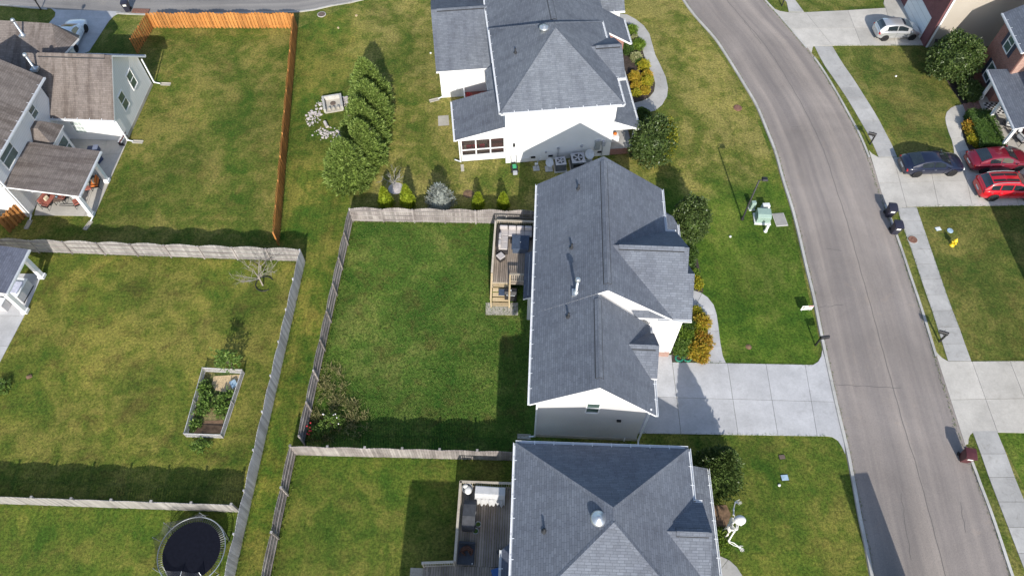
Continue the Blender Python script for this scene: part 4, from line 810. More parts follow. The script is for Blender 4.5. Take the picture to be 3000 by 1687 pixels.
# ---- tan house, upper right -----------------------------------------
RU = thing('house', 'tan-sided house with maroon brick front and white garage door, upper right corner', 'house', (37.55, 53.5, 0), R(1.0))
block(RU, 'side_wall', 'siding_tan', 0.16, 14, 0.0, 12, 0.0, 6.3); block(RU, 'front_wall', 'brick_maroon', 0.0, 0.158, 0.05, 12, 0.0, 6.3)
hip(RU, -0.5, 14.5, -0.5, 12.5, 6.4, 7, 5, 7, 9.5, 'shingle_slate', None, gut='SW'); block(RU, 'corner_board', 'white_trim', 0.162, 0.32, -0.06, -0.003, 0.0, 6.2)
g_ = MB(); g_.box(-0.05, -0.005, 1.15, 5.7, 0.0, 2.25); gd = g_.build('garage_door', 'garage_door', RU)
for z in (0.56, 1.12, 1.68): block(gd, 'door_joint', 'grey_metal', -0.056, -0.051, 1.2, 5.65, z - 0.01, z + 0.01)
# ---- brick house with front porch, right edge -----------------------
RB = thing('house', 'red brick house with white-posted front porch at the right edge', 'house', (33, 36, 0), -R(3.0))
gable(RB, 'y', (6.55, 5.8), (10.5, 8.6), (14.5, 5.8), 10.0, 14.9, 'shingle_slate', 'brick_red', ov=0.4, ovr=(0.3, 0.35), gut=(1, 0))
block(RB, 'body_wall', 'brick_red', 8.6, 16, 3.5, 10.3, 0.0, 5.8); hip(RB, 8.1, 16.5, 2.9, 10.35, 5.8, 12, 6.5, 7.5, 8.6, 'shingle_slate', None, gut='SW', name='body_roof')
block(RB, 'sun_painted_wall', 'brick_tan', 7.0, 8.58, 10.22, 10.296, 3.4, 5.85)  # paler brick slab: sunlight on this face is put into its colour
shed(RB, [(5.75, 4.45, 3.05), (9.0, 4.45, 4.25), (9.0, 10.2, 4.25), (6.75, 10.9, 3.42), (5.75, 11.25, 3.05)], 'shingle_slate', 'porch_roof'); gutter(RB, (5.75, 4.45, 3.05), (5.75, 11.25, 3.05), (-1, 0), ticks=False)
for y in (5.05, 8.25, 10.6): post(RB, 6.32, y, 0.5, 2.9, 0.2)
block(RB, 'porch_floor', 'concrete_cream', 6.1, 8.6, 4.7, 10.9, 0.3, 0.5); block(RB, 'porch_skirt', 'brick_red', 6.02, 8.6, 4.6, 4.698, 0.0, 0.49); block(RB, 'porch_skirt', 'brick_red', 6.0, 6.098, 4.7, 10.95, 0.0, 0.49)
for i in range(3): block(RB, 'step', 'brick_red', 5.0 + 0.33 * i, 6.0, 8.55, 10.35, 0.0 if i == 0 else 0.15 * i + 0.002, 0.15 * (i + 1))
for z0, z1 in ((1.0, 2.55), (4.0, 5.5)): window(RB, 'W', 6.95, 11.95, 13.0, z0, z1, 'window_glass', True, False, 'white_trim', 'navy_trim')
block(RB, 'porch_beam', 'white_trim', 6.2, 6.44, 4.5, 11.1, 2.72, 2.92)
# ---- neighbour just outside the right edge (its shadow falls on the lawn by the hydrant)
RC = thing('house', 'house standing just outside the right edge, shading the lawn by the yellow hydrant', 'house', (38.0, 16.5, 0), 0)
gable(RC, 'y', (-0.1, 5.8), (5, 8.8), (10, 5.8), 0, 10.0, 'shingle_slate', 'siding_tan', gut=(1, 1))
# ------------------------------------------------------------------ timber fences: every post, rail and picket is a piece
PICK = {}
def picket_mesh(h, w, mat):
    key = (round(h, 2), round(w, 3), mat)
    if key not in PICK:
        m = MB(); h_ = key[0]; m.extrude([(-w / 2, 0.03), (w / 2, 0.03), (w / 2, h_ - 0.03), (w / 2 - 0.03, h_), (-w / 2 + 0.03, h_), (-w / 2, h_ - 0.03)], 'y', -0.009, 0.009); PICK[key] = m.mesh('picket', mat)
    return PICK[key]
BOXM = {}
def box_mesh(name, mat, *b):
    key = (name, mat, tuple(round(x, 2) for x in b))
    if key not in BOXM: m = MB(); m.box(*key[2]); BOXM[key] = m.mesh(name, mat)
    return BOXM[key]
def fence(label, pts, mat, side=1, h0=1.50, rise=0.22, bay=2.35, postmat=None, shadowbox=False, post_h=None, round_caps=False):
    """pts: ground corners; pickets on the left (side=1) or right (-1) of travel, rails on the other"""
    pts = [V2(p) for p in pts]; a0 = pts[0]; root = thing('fence', label, 'fence', (a0.x, a0.y, 0)); postmat = postmat or mat; ph = post_h or h0 + 0.10
    for a, b in zip(pts, pts[1:]):
        L = (b - a).length; n = max(1, round(L / bay)); d = (b - a) / L; ang = math.atan2(d.y, d.x); nv = Vector((-d.y, d.x)) * side; bl = L / n
        for i in range(n + 1):
            if i == n and b is not pts[-1]: continue
            c = a + d * bl * i - a0
            pm = box_mesh('post', postmat, -0.048, 0.048, -0.048, 0.048, -0.15, ph)
            o = link('post', pm, root, (c.x, c.y, 0), ang + rng.uniform(-0.03, 0.03))
            if round_caps: link('post_cap', box_mesh('post_cap', 'pale_fence', -0.07, 0.07, -0.07, 0.07, ph + 0.002, ph + 0.045), o)
        for i in range(n):
            s = a + d * bl * i - a0; np_ = int((bl - 0.04) / 0.152); pw = (bl - 0.02) / np_
            for z in (0.28, h0 * 0.55, h0 - 0.14):
                c = s + d * bl / 2 - nv * 0.005; link('rail', box_mesh('rail', postmat, -bl / 2 + 0.05, bl / 2 - 0.05, -0.02, 0.02, -0.042, 0.042), root, (c.x, c.y, z), ang)
            for j in range(np_):
                t = (j + 0.5) / np_; h = h0 + rise * math.sin(math.pi * t) ** 0.85 + rng.choice((-0.01, 0, 0, 0.01))
                sd = 0.042
                if shadowbox and j % 2: sd = -0.052
                c = s + d * (0.01 + pw * (j + 0.5)) + nv * sd
                link('picket', picket_mesh(h, pw - (0.012 if not shadowbox else -0.012), mat), root, (c.x, c.y, 0), ang + rng.uniform(-0.012, 0.012))
    return root
fence('pale weathered arched fence between the brown-roofed yard and the olive yard', [FA0, FA1], 'pale_fence', 1, 1.46, 0.22, postmat='grey_fence')
fence('blue-grey board fence along the left side of the mown strip', [FA1, FB1], 'steel_grey_fence', 1, 1.48, 0.20)
fence('low-seen grey fence in front of the trampoline, posts behind', [FC0, FC1], 'pale_fence', -1, 1.48, 0.12, 2.45, round_caps=True)
fence('grey-brown arched fence with three rails behind the cone-shaped shrubs', [FD1, FD0], 'grey_fence', -1, 1.50, 0.22)
fence('grey fence with rails inside, along the right side of the mown strip', [FD0, FE1], 'grey_fence', -1, 1.48, 0.20)
fence('weathered brown fence between the centre yard and the lower deck yard', [FF0, FF1], 'grey_fence', -1, 1.48, 0.16, 2.4, round_caps=True)
fence('dark grey fence beside the mown strip in the lower yard', [FF0, FG1], 'grey_fence', -1, 1.48, 0.18, round_caps=True)
fence('bright orange cedar fence run along the back street', [FO1, FO2], 'cedar_fence', 1, 1.52, 0.20, 2.4, shadowbox=True)
fence('dark-sided cedar fence running down the mown strip to the pale fence', [FO2, FO3], 'cedar_fence', 1, 1.50, 0.18, 2.4, shadowbox=True)
fence('short cedar fence with gate joining the brown-roofed house', [FO1, FO0], 'cedar_fence', -1, 1.52, 0.10, 2.0, shadowbox=True)
fence('short shaded cedar fence below the patio posts at the left edge', [ZE(262, 748), ZE(95, 905)], 'cedar_fence', 1, 1.50, 0.08, 2.2, shadowbox=True)

# ------------------------------------------------------------------ decks
def deck(label, loc, rot, w, l, h, gapless=0.145):
    root = thing('deck', label, 'deck', loc, rot)
    return root
CHM = Matrix.Translation((1.0, 16.2, 0)) @ Matrix.Rotation(-R(2.6), 4, 'Z')
def loc_of(root_m, x, y, z=0): return root_m @ Vector((x, y, z))
def boards(root, x0, x1, y0, y1, z, mat, along='y', wid=0.142):
    if along == 'y':
        n = int((x1 - x0) / wid); me = box_mesh('deck_board', mat, -wid / 2 + 0.006, wid / 2 - 0.006, -(y1 - y0) / 2, (y1 - y0) / 2, -0.035, 0)
        for i in range(n): link('deck_board', me, root, (x0 + wid * (i + 0.5), (y0 + y1) / 2 + rng.uniform(-0.01, 0.01), z + rng.uniform(-0.002, 0.002)))
    else:
        n = int((y1 - y0) / wid); me = box_mesh('deck_board', mat, -(x1 - x0) / 2, (x1 - x0) / 2, -wid / 2 + 0.006, wid / 2 - 0.006, -0.035, 0)
        for i in range(n): link('deck_board', me, root, ((x0 + x1) / 2, y0 + wid * (i + 0.5), z + rng.uniform(-0.002, 0.002)))
def railing(root, p, q, z, h=0.95, mat='deck_rail', bal=0.13):
    p, q = Vector((*p, z)), Vector((*q, z)); d = q - p; L = d.length; a = math.atan2(d.y, d.x); c = (p + q) / 2
    link('top_rail', box_mesh('top_rail', mat, -L / 2 - 0.04, L / 2 + 0.04, -0.07, 0.07, h, h + 0.035), root, c, a)
    for zz in (0.1, h - 0.06): link('rail', box_mesh('rail', mat, -L / 2, L / 2, -0.018, 0.018, zz - 0.04, zz + 0.04), root, c, a)
    n = max(1, int(L / bal))
    for i in range(n + 1): link('baluster', box_mesh('baluster', mat, -0.018, 0.018, 0.019, 0.052, 0.05, h - 0.004), root, p + d * (i / n), a)
    for e in (p, q): link('rail_post', box_mesh('rail_post', mat, -0.045, 0.045, -0.045, 0.045, -z, h - 0.003), root, e, a)
DK = thing('deck', 'timber deck with stairs behind the middle house, holding the grey sectional', 'deck', loc_of(CHM, -2.95, 11.05), -R(2.6))
# local frame: x 0..3.4 towards the house, y 0..4.6 away from the camera
DZ = 1.0
boards(DK, 0.0, 3.42, 0.0, 4.75, DZ, 'deck_board'); link('rim_joist', box_mesh('rim_joist', 'deck_rail', -0.03, 0.0, 0, 4.75, 0.75, 0.96), DK); link('rim_joist', box_mesh('rim_joist', 'deck_rail', 0, 3.4, -0.03, 0, 0.75, 0.96), DK)
boards(DK, 1.36, 3.42, 0.9, 1.25, DZ + 0.004, 'new_pine', 'x') if False else None
railing(DK, (0.05, 4.7), (3.4, 4.7), DZ); railing(DK, (0.05, 0.15), (0.05, 4.7), DZ); railing(DK, (1.32, 0.05), (3.4, 0.05), DZ)
for i in range(5):
    link('stair_tread', box_mesh('stair_tread', 'new_pine', 0.12, 1.26, -0.14, 0.15, -0.04, 0), DK, (0, -0.15 - 0.29 * i, DZ - 0.17 * (i + 1))); link('stair_riser', box_mesh('stair_riser', 'deck_board', 0.12, 1.26, 0.12, 0.14, -0.17, -0.045), DK, (0, -0.15 - 0.29 * i, DZ - 0.17 * (i + 1)))
for x in (0.05, 1.32):
    m = MB(); m.extrude([(0.0, DZ), (0.0, DZ - 0.28), (-1.5, 0.0), (-1.5, 0.12)], 'x', x - 0.02, x + 0.02); m.build('stringer', 'new_pine', DK)
    m = MB(); m.slab([(x - 0.06, 0.05, DZ + 0.98), (x + 0.06, 0.05, DZ + 0.98), (x + 0.06, -1.5, 1.05), (x - 0.06, -1.5, 1.05)], 0.04, 0, 0); m.build('handrail', 'new_pine', DK)
    link('newel_post', box_mesh('newel_post', 'new_pine', -0.045, 0.045, -0.045, 0.045, 0, 1.06), DK, (x, -1.48, 0))
for x, y in ((0.3, 0.3), (3.2, 0.3), (0.3, 4.5), (3.2, 4.5)): link('deck_post', box_mesh('deck_post', 'deck_rail', -0.07, 0.07, -0.07, 0.07, 0, 0.75), DK, (x, y, 0))

BHM = Matrix.Translation((0.35, 13.9, 0)) @ Matrix.Rotation(-R(2.0), 4, 'Z')
DB = thing('deck', 'wide weathered plank deck at the bottom edge, holding covered grill and dog bed', 'deck', loc_of(BHM, -3.35, -1.1), -R(2.0))
# x 0..3.5 towards the house, y negative towards the camera
boards(DB, 0.0, 3.55, -4.5, 0.0, DZ, 'deck_board'); boards(DB, -1.75, 3.55, -8.5, -4.52, DZ - 0.002, 'deck_board')
railing(DB, (0.05, -0.05), (3.5, -0.05), DZ); railing(DB, (0.05, -4.45), (0.05, -0.05), DZ, bal=0.13); railing(DB, (-1.72, -4.62), (-0.02, -4.5), DZ)
link('stair_tread', box_mesh('stair_tread', 'deck_rail', -2.5, -1.78, -7.5, -4.65, 0.7, 0.76), DB)
link('rim_joist', box_mesh('rim_joist', 'deck_rail', -0.03, 0.0, -4.5, 0.0, 0.72, 0.96), DB); link('rim_joist', box_mesh('rim_joist', 'deck_rail', 0, 3.5, 0.0, 0.03, 0.72, 0.96), DB)
for x, y in ((0.3, -0.4), (3.2, -0.4), (0.3, -4.2), (3.2, -8.0), (-1.5, -8.0), (-1.5, -4.9)): link('deck_post', box_mesh('deck_post', 'deck_rail', -0.07, 0.07, -0.07, 0.07, 0, 0.72), DB, (x, y, 0))
DKM = Matrix.Translation(loc_of(CHM, -2.95, 11.05)) @ Matrix.Rotation(-R(2.6), 4, 'Z'); DBM = Matrix.Translation(loc_of(BHM, -3.35, -1.1)) @ Matrix.Rotation(-R(2.0), 4, 'Z')
# ------------------------------------------------------------------ plants
def lump(p, f, s): return np.array([mnoise.noise(Vector((q[0] * f + s, q[1] * f, q[2] * f))) for q in p])
def sprays(tips, dirs, k, spread, L, W, droop=0.0):
    n = len(tips); b = np.repeat(tips, k, 0); d = norm(np.repeat(dirs, k, 0) + nr.normal(size=(n * k, 3)) * spread); d[:, 2] -= droop
    s = nr.uniform(-0.6, 0.25, n * k); base = b + np.repeat(dirs, k, 0) * (s * L * 1.6)[:, None]
    return leaf_quads(base, d, nr.uniform(0.7, 1.3, n * k) * L, nr.uniform(0.7, 1.3, n * k) * W)
def cone_core(m, h, r, z0, n=14, amp=0.12):
    prof = [(r * 0.55, z0), (r, z0 + h * 0.12), (r * 0.8, z0 + h * 0.38), (r * 0.42, z0 + h * 0.72), (0.0, z0 + h * 0.95)]; m.lathe(prof, n)
def trunk(root, h, r, mat='bark', lean=0.0, limbs=0, spread=0.6):
    m = MB(); m.tube([(0, 0, -0.1), (lean * 0.2, 0, h * 0.4), (lean * 0.6, 0.03, h * 0.75), (lean, 0, h)], [r, r * 0.8, r * 0.55, r * 0.25], 8)
    for i in range(limbs):
        a = 2.4 * i + 0.5; z = h * (0.3 + 0.5 * i / max(1, limbs)); m.tube([(lean * 0.3, 0, z), (math.cos(a) * spread * 0.5, math.sin(a) * spread * 0.5, z + h * 0.12), (math.cos(a) * spread, math.sin(a) * spread, z + h * 0.2)], [r * 0.45, r * 0.3, r * 0.12], 6)
    return m.build('trunk', mat, root)
def conifer(label, loc, h, r, seed, group):
    root = thing('conifer_tree', label, 'conifer', loc, seed * 1.3, group); trunk(root, h * 0.9, 0.13, limbs=6, spread=r * 0.5)
    nb = 1500; t = nr.uniform(0, 1, nb) ** 1.25; az = nr.uniform(0, 2 * np.pi, nb)
    prof = np.minimum(1.0, (t / 0.10 + 0.45)) * (1 - t) ** 0.62
    lob = 1 + 0.22 * np.array([mnoise.noise(Vector((math.cos(a) * 2.2 + seed, math.sin(a) * 2.2, z * 5))) for a, z in zip(az, t)])
    rad = r * prof * lob * nr.uniform(0.78, 1.06, nb)
    tips = np.stack([np.cos(az) * rad, np.sin(az) * rad, 0.15 + t * h * 0.96 + 0.1 * nr.normal(size=nb)], 1)
    dirs = norm(np.stack([np.cos(az) * (1 - 0.75 * t), np.sin(az) * (1 - 0.75 * t), 0.35 + 0.9 * t], 1))
    Q = sprays(tips, dirs, 13, 0.36, 0.31, 0.07)
    ab = nr.uniform(0, 2 * np.pi, 60); top = np.stack([0.12 * np.cos(ab) * nr.uniform(0, 1, 60), 0.12 * np.sin(ab), h * nr.uniform(0.9, 1.03, 60)], 1)
    Q = np.concatenate([Q, sprays(top, np.tile([[0, 0, 1.0]], (60, 1)), 3, 0.3, 0.3, 0.09)])
    quads('crown', Q, 'conifer', root); m = MB(); cone_core(m, h, r * 0.74, 0.25); m.build('inner_foliage', 'conifer', root)
    return root
ct = 'row of conifers beside the stone outlet'
conifer('tall feathery conifer at the far end of the conifer row', (-12.0, 46.2, 0), 4.5, 1.75, 1, ct)
conifer('second conifer from the far end of the row, beside the white rubble', (-11.7, 43.9, 0), 4.2, 1.9, 2, ct)
conifer('third conifer from the far end of the row', (-12.0, 41.6, 0), 4.4, 1.9, 3, ct)
conifer('broad nearest conifer of the row, at the fence corner', (-12.75, 37.6, 0), 4.2, 1.95, 4, ct)
conifer('slim conifer squeezed behind the broad nearest one in the row', (-11.7, 39.6, 0), 4.2, 1.75, 5, ct)
def cone_shrub(name, label, loc, h, r, mat, n, leaf=(0.16, 0.06), group=None, up=1.0, cat='shrub', pw=0.7, rough=0.10):
    root = thing(name, label, cat, loc, rng.uniform(0, 6), group); trunk(root, h * 0.6, 0.05)
    t = nr.uniform(0, 1, n); az = nr.uniform(0, 2 * np.pi, n); prof = np.minimum(1.0, t / 0.16 + 0.55) * (1 - t) ** pw
    rad = r * prof * (1 + rough * nr.normal(size=n)); tips = np.stack([np.cos(az) * rad, np.sin(az) * rad, 0.08 + t * h * 0.95], 1)
    dirs = norm(np.stack([np.cos(az) * 0.6, np.sin(az) * 0.6, np.full(n, up)], 1))
    quads('crown', sprays(tips, dirs, 4, 0.3, *leaf), mat, root); m = MB(); cone_core(m, h * 0.95, r * 0.86, 0.06); m.build('inner_foliage', mat, root)
    return root
ag = 'golden cone shrubs along the grey fence'
for (x, y, h, r, l) in ((-9.65, 34.9, 2.2, 0.60, 'golden cone shrub nearest the conifer row'), (-8.0, 35.0, 2.4, 0.60, 'tallest golden cone shrub, second from the conifers'), (-2.58, 34.85, 1.65, 0.47, 'small golden cone shrub beside the round bare patch'), (-0.67, 34.85, 1.65, 0.46, 'split-topped small golden cone shrub nearest the middle house')):
    cone_shrub('cone_shrub', l, (x, y, 0), h, r, 'arborvitae', 700, (0.17, 0.055), ag, 1.6)
cone_shrub('spruce_shrub', 'silvery blue-grey spruce shrub, brown near its base, by the fence', (-5.5, 34.95, 0), 2.4, 1.0, 'blue_spruce', 650, (0.24, 0.05), None, 0.6, 'spruce', 0.6, 0.16)
def bush(name, label, loc, rx, ry, h, mat, n, leaf=(0.13, 0.075), group=None, cat='shrub', z0=0.0, seed=0.0, core=0.8, lumpy=0.22, stem=True):
    root = thing(name, label, cat, loc, 0.0, group)
    if stem: trunk(root, h * 0.55, max(0.02, min(0.09, h * 0.03)), limbs=5, spread=rx * 0.4)
    d = norm(nr.normal(size=(n, 3))); d[:, 2] = np.where(d[:, 2] < -0.75, -d[:, 2], d[:, 2])
    lum = 1 + lumpy * lump(d, 1.9, seed + 3.1) + lumpy * 0.6 * lump(d, 4.4, seed)
    rad = lum * nr.uniform(0.80, 1.05, n); c = np.array([rx, ry, h * 0.5])
    tips = d * rad[:, None] * c + np.array([0, 0, h * 0.5 + z0]); tips[:, 2] = np.maximum(tips[:, 2], 0.04)
    dirs = norm(d + np.array([0, 0, 0.35]))
    quads('crown', sprays(tips, dirs, 5, 0.75, *leaf), mat, root)
    m = MB(); m.ball((0, 0, h * 0.5 + z0), (rx * core, ry * core, h * 0.5 * core), 14, 9); m.build('inner_foliage', mat, root)
    return root
hg = 'rounded dark evergreens by the front walls'
cone_shrub('holly_tree', 'tall dark pointed holly at the bottom, next to the giant skeleton', (12.15, 13.6, 0), 4.9, 1.55, 'holly', 3200, (0.16, 0.09), hg, 0.5, 'tree', 0.72, 0.12)
bush('holly_tree', 'dark rounded holly between the middle house and the street lamp', (13.05, 32.1, 0), 1.25, 1.35, 4.0, 'holly', 2400, (0.14, 0.085), hg, 'tree', seed=2)
bush('holly_tree', 'large holly with a golden right side at the white house porch', (11.1, 39.9, 0), 1.75, 1.9, 3.8, 'holly', 2600, (0.15, 0.09), hg, 'tree', seed=3)
bush('shrub', 'golden-leaved growth on the street side of the large holly', (12.05, 40.0, 0.3), 0.95, 1.5, 3.2, 'holly_gold', 900, (0.15, 0.09), None, 'shrub', seed=9, core=0.55)
bush('holly_tree', 'broad glossy holly beside the tan house wall, upper right', (38.0, 49.6, 0), 1.95, 1.9, 4.0, 'holly', 2900, (0.17, 0.10), hg, 'tree', seed=4)
bush('shrub', 'low dark shrub tucked between the broad holly and the brick wall', (39.3, 47.0, 0), 0.9, 1.1, 1.3, 'holly', 700, (0.14, 0.08), None, seed=5)
bush('shrub', 'low dark shrub between the large holly and the curved path', (*xy(ZC(1830, 985, 0.6)), 0), 0.7, 0.55, 1.3, 'green_shrub', 500, (0.12, 0.07), None, seed=6)
# beds of golden shrubs
gg = 'golden shrubs in the upper flower bed'
for k, (x, y, s, l) in enumerate(((1845, 560, 0.50, 'golden shrub at the path, highest of the seven in the dark bed'), (1765, 660, 0.52, 'largest left-hand golden shrub in the dark bed'), (1872, 640, 0.44, 'golden shrub at the path, below the highest one'), (1870, 697, 0.50, 'golden shrub at the path in the middle of the dark bed'), (1780, 725, 0.40, 'middle of the three left golden shrubs in the dark bed'), (1855, 768, 0.38, 'lowest golden shrub on the path side of the dark bed'), (1783, 788, 0.36, 'lowest left golden shrub in the dark bed'))):
    bush('golden_shrub', l, (*xy(ZC(x, y, 0.3)), 0), s * 1.05, s * 1.05, s * 1.5, 'gold_shrub' if k % 3 else 'yellow_shrub', 330, (0.11, 0.06), gg, seed=k + 11, core=0.7)
for k, (x, y, s, mt, l) in enumerate(((1740, 260, 0.52, 'lime_shrub', 'lime shrub at the far end of the upper bed'), (1800, 390, 0.58, 'lime_shrub', 'lime shrub in the bend of the upper path'), (1700, 425, 0.55, 'green_shrub', 'dark green shrub against the upper house wall'), (1765, 330, 0.36, 'pale_plant', 'straw-coloured plant between the two lime shrubs'), (1775, 490, 0.48, 'pale_plant', 'pale variegated plant above the golden shrubs'), (1815, 530, 0.36, 'green_shrub', 'small green shrub just above the highest golden one'))):
    bush('garden_shrub', l, (*xy(ZC(x, y, 0.3)), 0), s, s, s * 1.4, mt, 330, (0.14, 0.05), None, seed=k + 31, core=0.6)
for k, (x, y, s, mt, l) in enumerate(((1560, 190, 0.46, 'yellow_shrub', 'narrow yellow shrub at the top of the garage-side bed'), (1600, 280, 0.66, 'gold_shrub', 'golden shrub along the curved path, upper of the big ones'), (1575, 345, 0.60, 'yellow_shrub', 'yellow-green shrub in the middle of the garage-side bed'), (1615, 440, 0.68, 'orange_shrub', 'orange-tipped shrub beside the curved path'), (1575, 520, 0.70, 'gold_shrub', 'golden shrub above the green garden hose'), (1610, 555, 0.45, 'orange_shrub', 'small orange shrub at the path corner by the driveway'), (1480, 310, 0.72, 'green_shrub', 'dark green shrub against the entry wall'), (1460, 400, 0.72, 'lime_shrub', 'mid green shrub in the garage-side bed'), (1440, 480, 0.66, 'garden_plant', 'grassy green clump behind the garden hose'))):
    bush('bed_shrub', l, (*xy(ZK(x, y, 0.4)), 0), s, s * 1.1, s * 1.4, mt, 520, (0.12, 0.06), None, seed=k + 51, core=0.7)
for k, (x, y, s, mt, l) in enumerate(((1800, 1000, 0.40, 'green_shrub', 'dark low shrub under the entry gable'), (1870, 1180, 0.34, 'yellow_shrub', 'yellow shrub at the end of the narrow front bed'), (1850, 1105, 0.30, 'lime_shrub', 'small lime shrub in the narrow front bed'), (1830, 930, 0.36, 'green_shrub', 'green shrub beneath the middle holly'))):
    bush('bed_shrub', l, (*xy(ZG(x, y, 0.3)), 0), s, s * 1.5, s * 1.4, mt, 260, (0.11, 0.06), None, seed=k + 71, core=0.7)
for k, (x, y, s, mt, l) in enumerate(((510, 620, 0.62, 'orange_shrub', 'orange-gold shrub at the brick-edged corner bed'), (535, 690, 0.45, 'gold_shrub', 'smaller gold shrub below the orange one in the corner bed'), (560, 760, 0.52, 'yellow_shrub', 'yellow shrub nearest the dark red sedan'), (610, 800, 0.45, 'yellow_shrub', 'low yellow-green shrub at the tip of the corner bed'))):
    bush('bed_shrub', l, (*xy(ZQ(x, y, 0.3)), 0), s, s, s * 1.3, mt, 330, (0.12, 0.06), None, seed=k + 81, core=0.7)
hd = thing('hedge', 'clipped green hedge along the brick porch floor', 'hedge', (*xy(ZQ(670, 660, 0.5)), 0), R(60) - R(90) - R(3))
n = 2600; hp = nr.uniform(-1, 1, (n, 3)); ax_ = nr.integers(0, 3, n); sg_ = np.where(nr.uniform(size=n) > 0.5, 1, -1); hp[np.arange(n), ax_] = sg_; hp = hp * np.array([0.95, 2.0, 0.45]) + np.array([0, 0, 0.5]); hp[:, 0] += 0.15 * hp[:, 1] * 0
quads('crown', sprays(hp, norm(hp - np.array([0, 0, 0.3])), 4, 0.7, 0.10, 0.06), 'green_shrub', hd); MB().box(-0.86, 0.86, -1.9, 1.9, 0.05, 0.85).build('inner_foliage', 'green_shrub', hd)
hd.rotation_euler = (0, 0, -R(3))
# bare little trees
def bare_tree(label, loc, h, spread, seed, mat='twig', n1=8, sub=4, r0=0.05):
    rg = random.Random(seed); root = thing('bare_tree', label, 'tree', loc); m = MB()
    tr = MB(); tr.tube([(0, 0, -0.1), (0.02, 0.01, h * 0.2), (0.03, 0.0, h * 0.38)], [r0, r0 * 0.85, r0 * 0.7], 8); tr.build('trunk', mat, root)
    def grow(p, d, L, r, lv):
        q1 = p + d * L * 0.5 + Vector((rg.gauss(0, .06), rg.gauss(0, .06), 0.02)) * L; q = q1 + (d + Vector((rg.gauss(0, .25), rg.gauss(0, .25), rg.gauss(0.05, .12)))).normalized() * L * 0.5
        m.tube([p, q1, q], [r, r * 0.75, r * 0.45], 5)
        if lv > 0:
            for _ in range(sub): grow(p.lerp(q, rg.uniform(0.35, 1.0)), (d + Vector((rg.gauss(0, .65), rg.gauss(0, .65), rg.gauss(0.15, .3)))).normalized(), L * rg.uniform(0.4, 0.65), r * 0.5, lv - 1)
    for i in range(n1):
        a = i * 2.39 + rg.uniform(-.3, .3); el = rg.uniform(0.5, 1.1); grow(Vector((0, 0, h * rg.uniform(0.25, 0.4))), Vector((math.cos(a) * math.cos(el), math.sin(a) * math.cos(el), math.sin(el))), spread * rg.uniform(0.8, 1.2), r0 * 0.45, 2)
    m.build('branch', mat, root); return root
bare_tree('leafless young tree at the pale fence corner of the olive yard', U(770, 836), 3.3, 1.5, 3, 'twig', 9, 4, 0.055)
bare_tree('small silvery leafless tree behind the golden cone shrubs', U(1155, 548), 1.5, 0.85, 5, 'pale_fence', 8, 3, 0.06)
m = MB(); m.tube([(0.62 * math.cos(q), 0.62 * math.sin(q), 0.04) for q in np.linspace(0.6, 5.4, 30)], 0.035, 6); tag(m.build('edging_ring', 'black_metal', None, loc=U(775, 832)), 'thin dark edging ring round the leafless tree', 'edging')
m = MB(); m.lathe([(0.60, 0.0), (0.0, 0.05)], 20, (0, 0, 0)); struct(m.build('mulch_ring', 'stone', None, loc=(*xy(U(1160, 552)), 0.008))); m = MB(); m.lathe([(0.42, 0.0), (0.0, 0.06)], 20); struct(m.build('bare_patch', 'soil', None, loc=(*xy(U(1372, 568)), 0.008)))
# grass that is long enough to be seen as blades
def tufts(label, pts, L, W, mat, name='long_grass'):
    n = len(pts); d = norm(np.stack([nr.normal(size=n) * 0.5, nr.normal(size=n) * 0.5, np.full(n, 0.8)], 1))
    o = quads(name, leaf_quads(pts, d, nr.uniform(0.6, 1.3, n) * L, nr.uniform(0.7, 1.3, n) * W), mat); tag(o, label, 'grass', None, 'stuff'); return o
def in_poly(poly, n):
    xs = [p[0] for p in poly]; ys = [p[1] for p in poly]; out = []
    while len(out) < n:
        x, y = rng.uniform(min(xs), max(xs)), rng.uniform(min(ys), max(ys)); c = False; j = len(poly) - 1
        for i in range(len(poly)):
            if (poly[i][1] > y) != (poly[j][1] > y) and x < (poly[j][0] - poly[i][0]) * (y - poly[i][1]) / (poly[j][1] - poly[i][1]) + poly[i][0]: c = not c
            j = i
        if c: out.append((x, y, 0.005))
    return np.array(out)
bedp = XY(ZJ, [(440, 610), (540, 620), (600, 760), (680, 880), (740, 980), (800, 1100), (860, 1180), (700, 1240), (560, 1290), (330, 1290), (330, 1090), (380, 900)])
tufts('overgrown straw-coloured grasses along the fence in the centre yard', np.concatenate([c_ + nr.normal(size=(45, 3)) * np.array([0.16, 0.16, 0]) for c_ in in_poly(bedp, 75)]), 0.38, 0.032, 'grass_tall')
tufts('green grass clumps scattered through the lush centre yard', in_poly([xy(FD0), xy(U(1560, 655)), xy(U(1540, 1300)), xy(U(905, 1290))], 26000), 0.13, 0.035, 'grass_green', 'grass_clumps')
gp = bush('rose_bush', 'rose bush with a few red blooms in the lower fence corner', ZJ(400, 1215), 0.6, 0.45, 0.7, 'garden_plant', 140, (0.13, 0.06), None, 'shrub', seed=91, core=0.3)
for k in range(7): MB().ball((-0.65 + rng.uniform(-.1, .35), rng.uniform(-0.45, 0.35), rng.uniform(0.5, 0.95)), 0.06, 8, 5).build('bloom', 'rose_red', gp)
gp = bush('rose_bush', 'straggling bush with small white blooms in the overgrown bed', ZJ(520, 1140), 0.7, 0.45, 0.9, 'garden_plant', 140, (0.14, 0.05), None, 'shrub', seed=92, core=0.2)
for k in range(6): MB().ball((rng.uniform(-0.7, 0.7), rng.uniform(-0.3, 0.4), rng.uniform(0.7, 1.1)), 0.045, 8, 5).build('bloom', 'flower_white', gp)
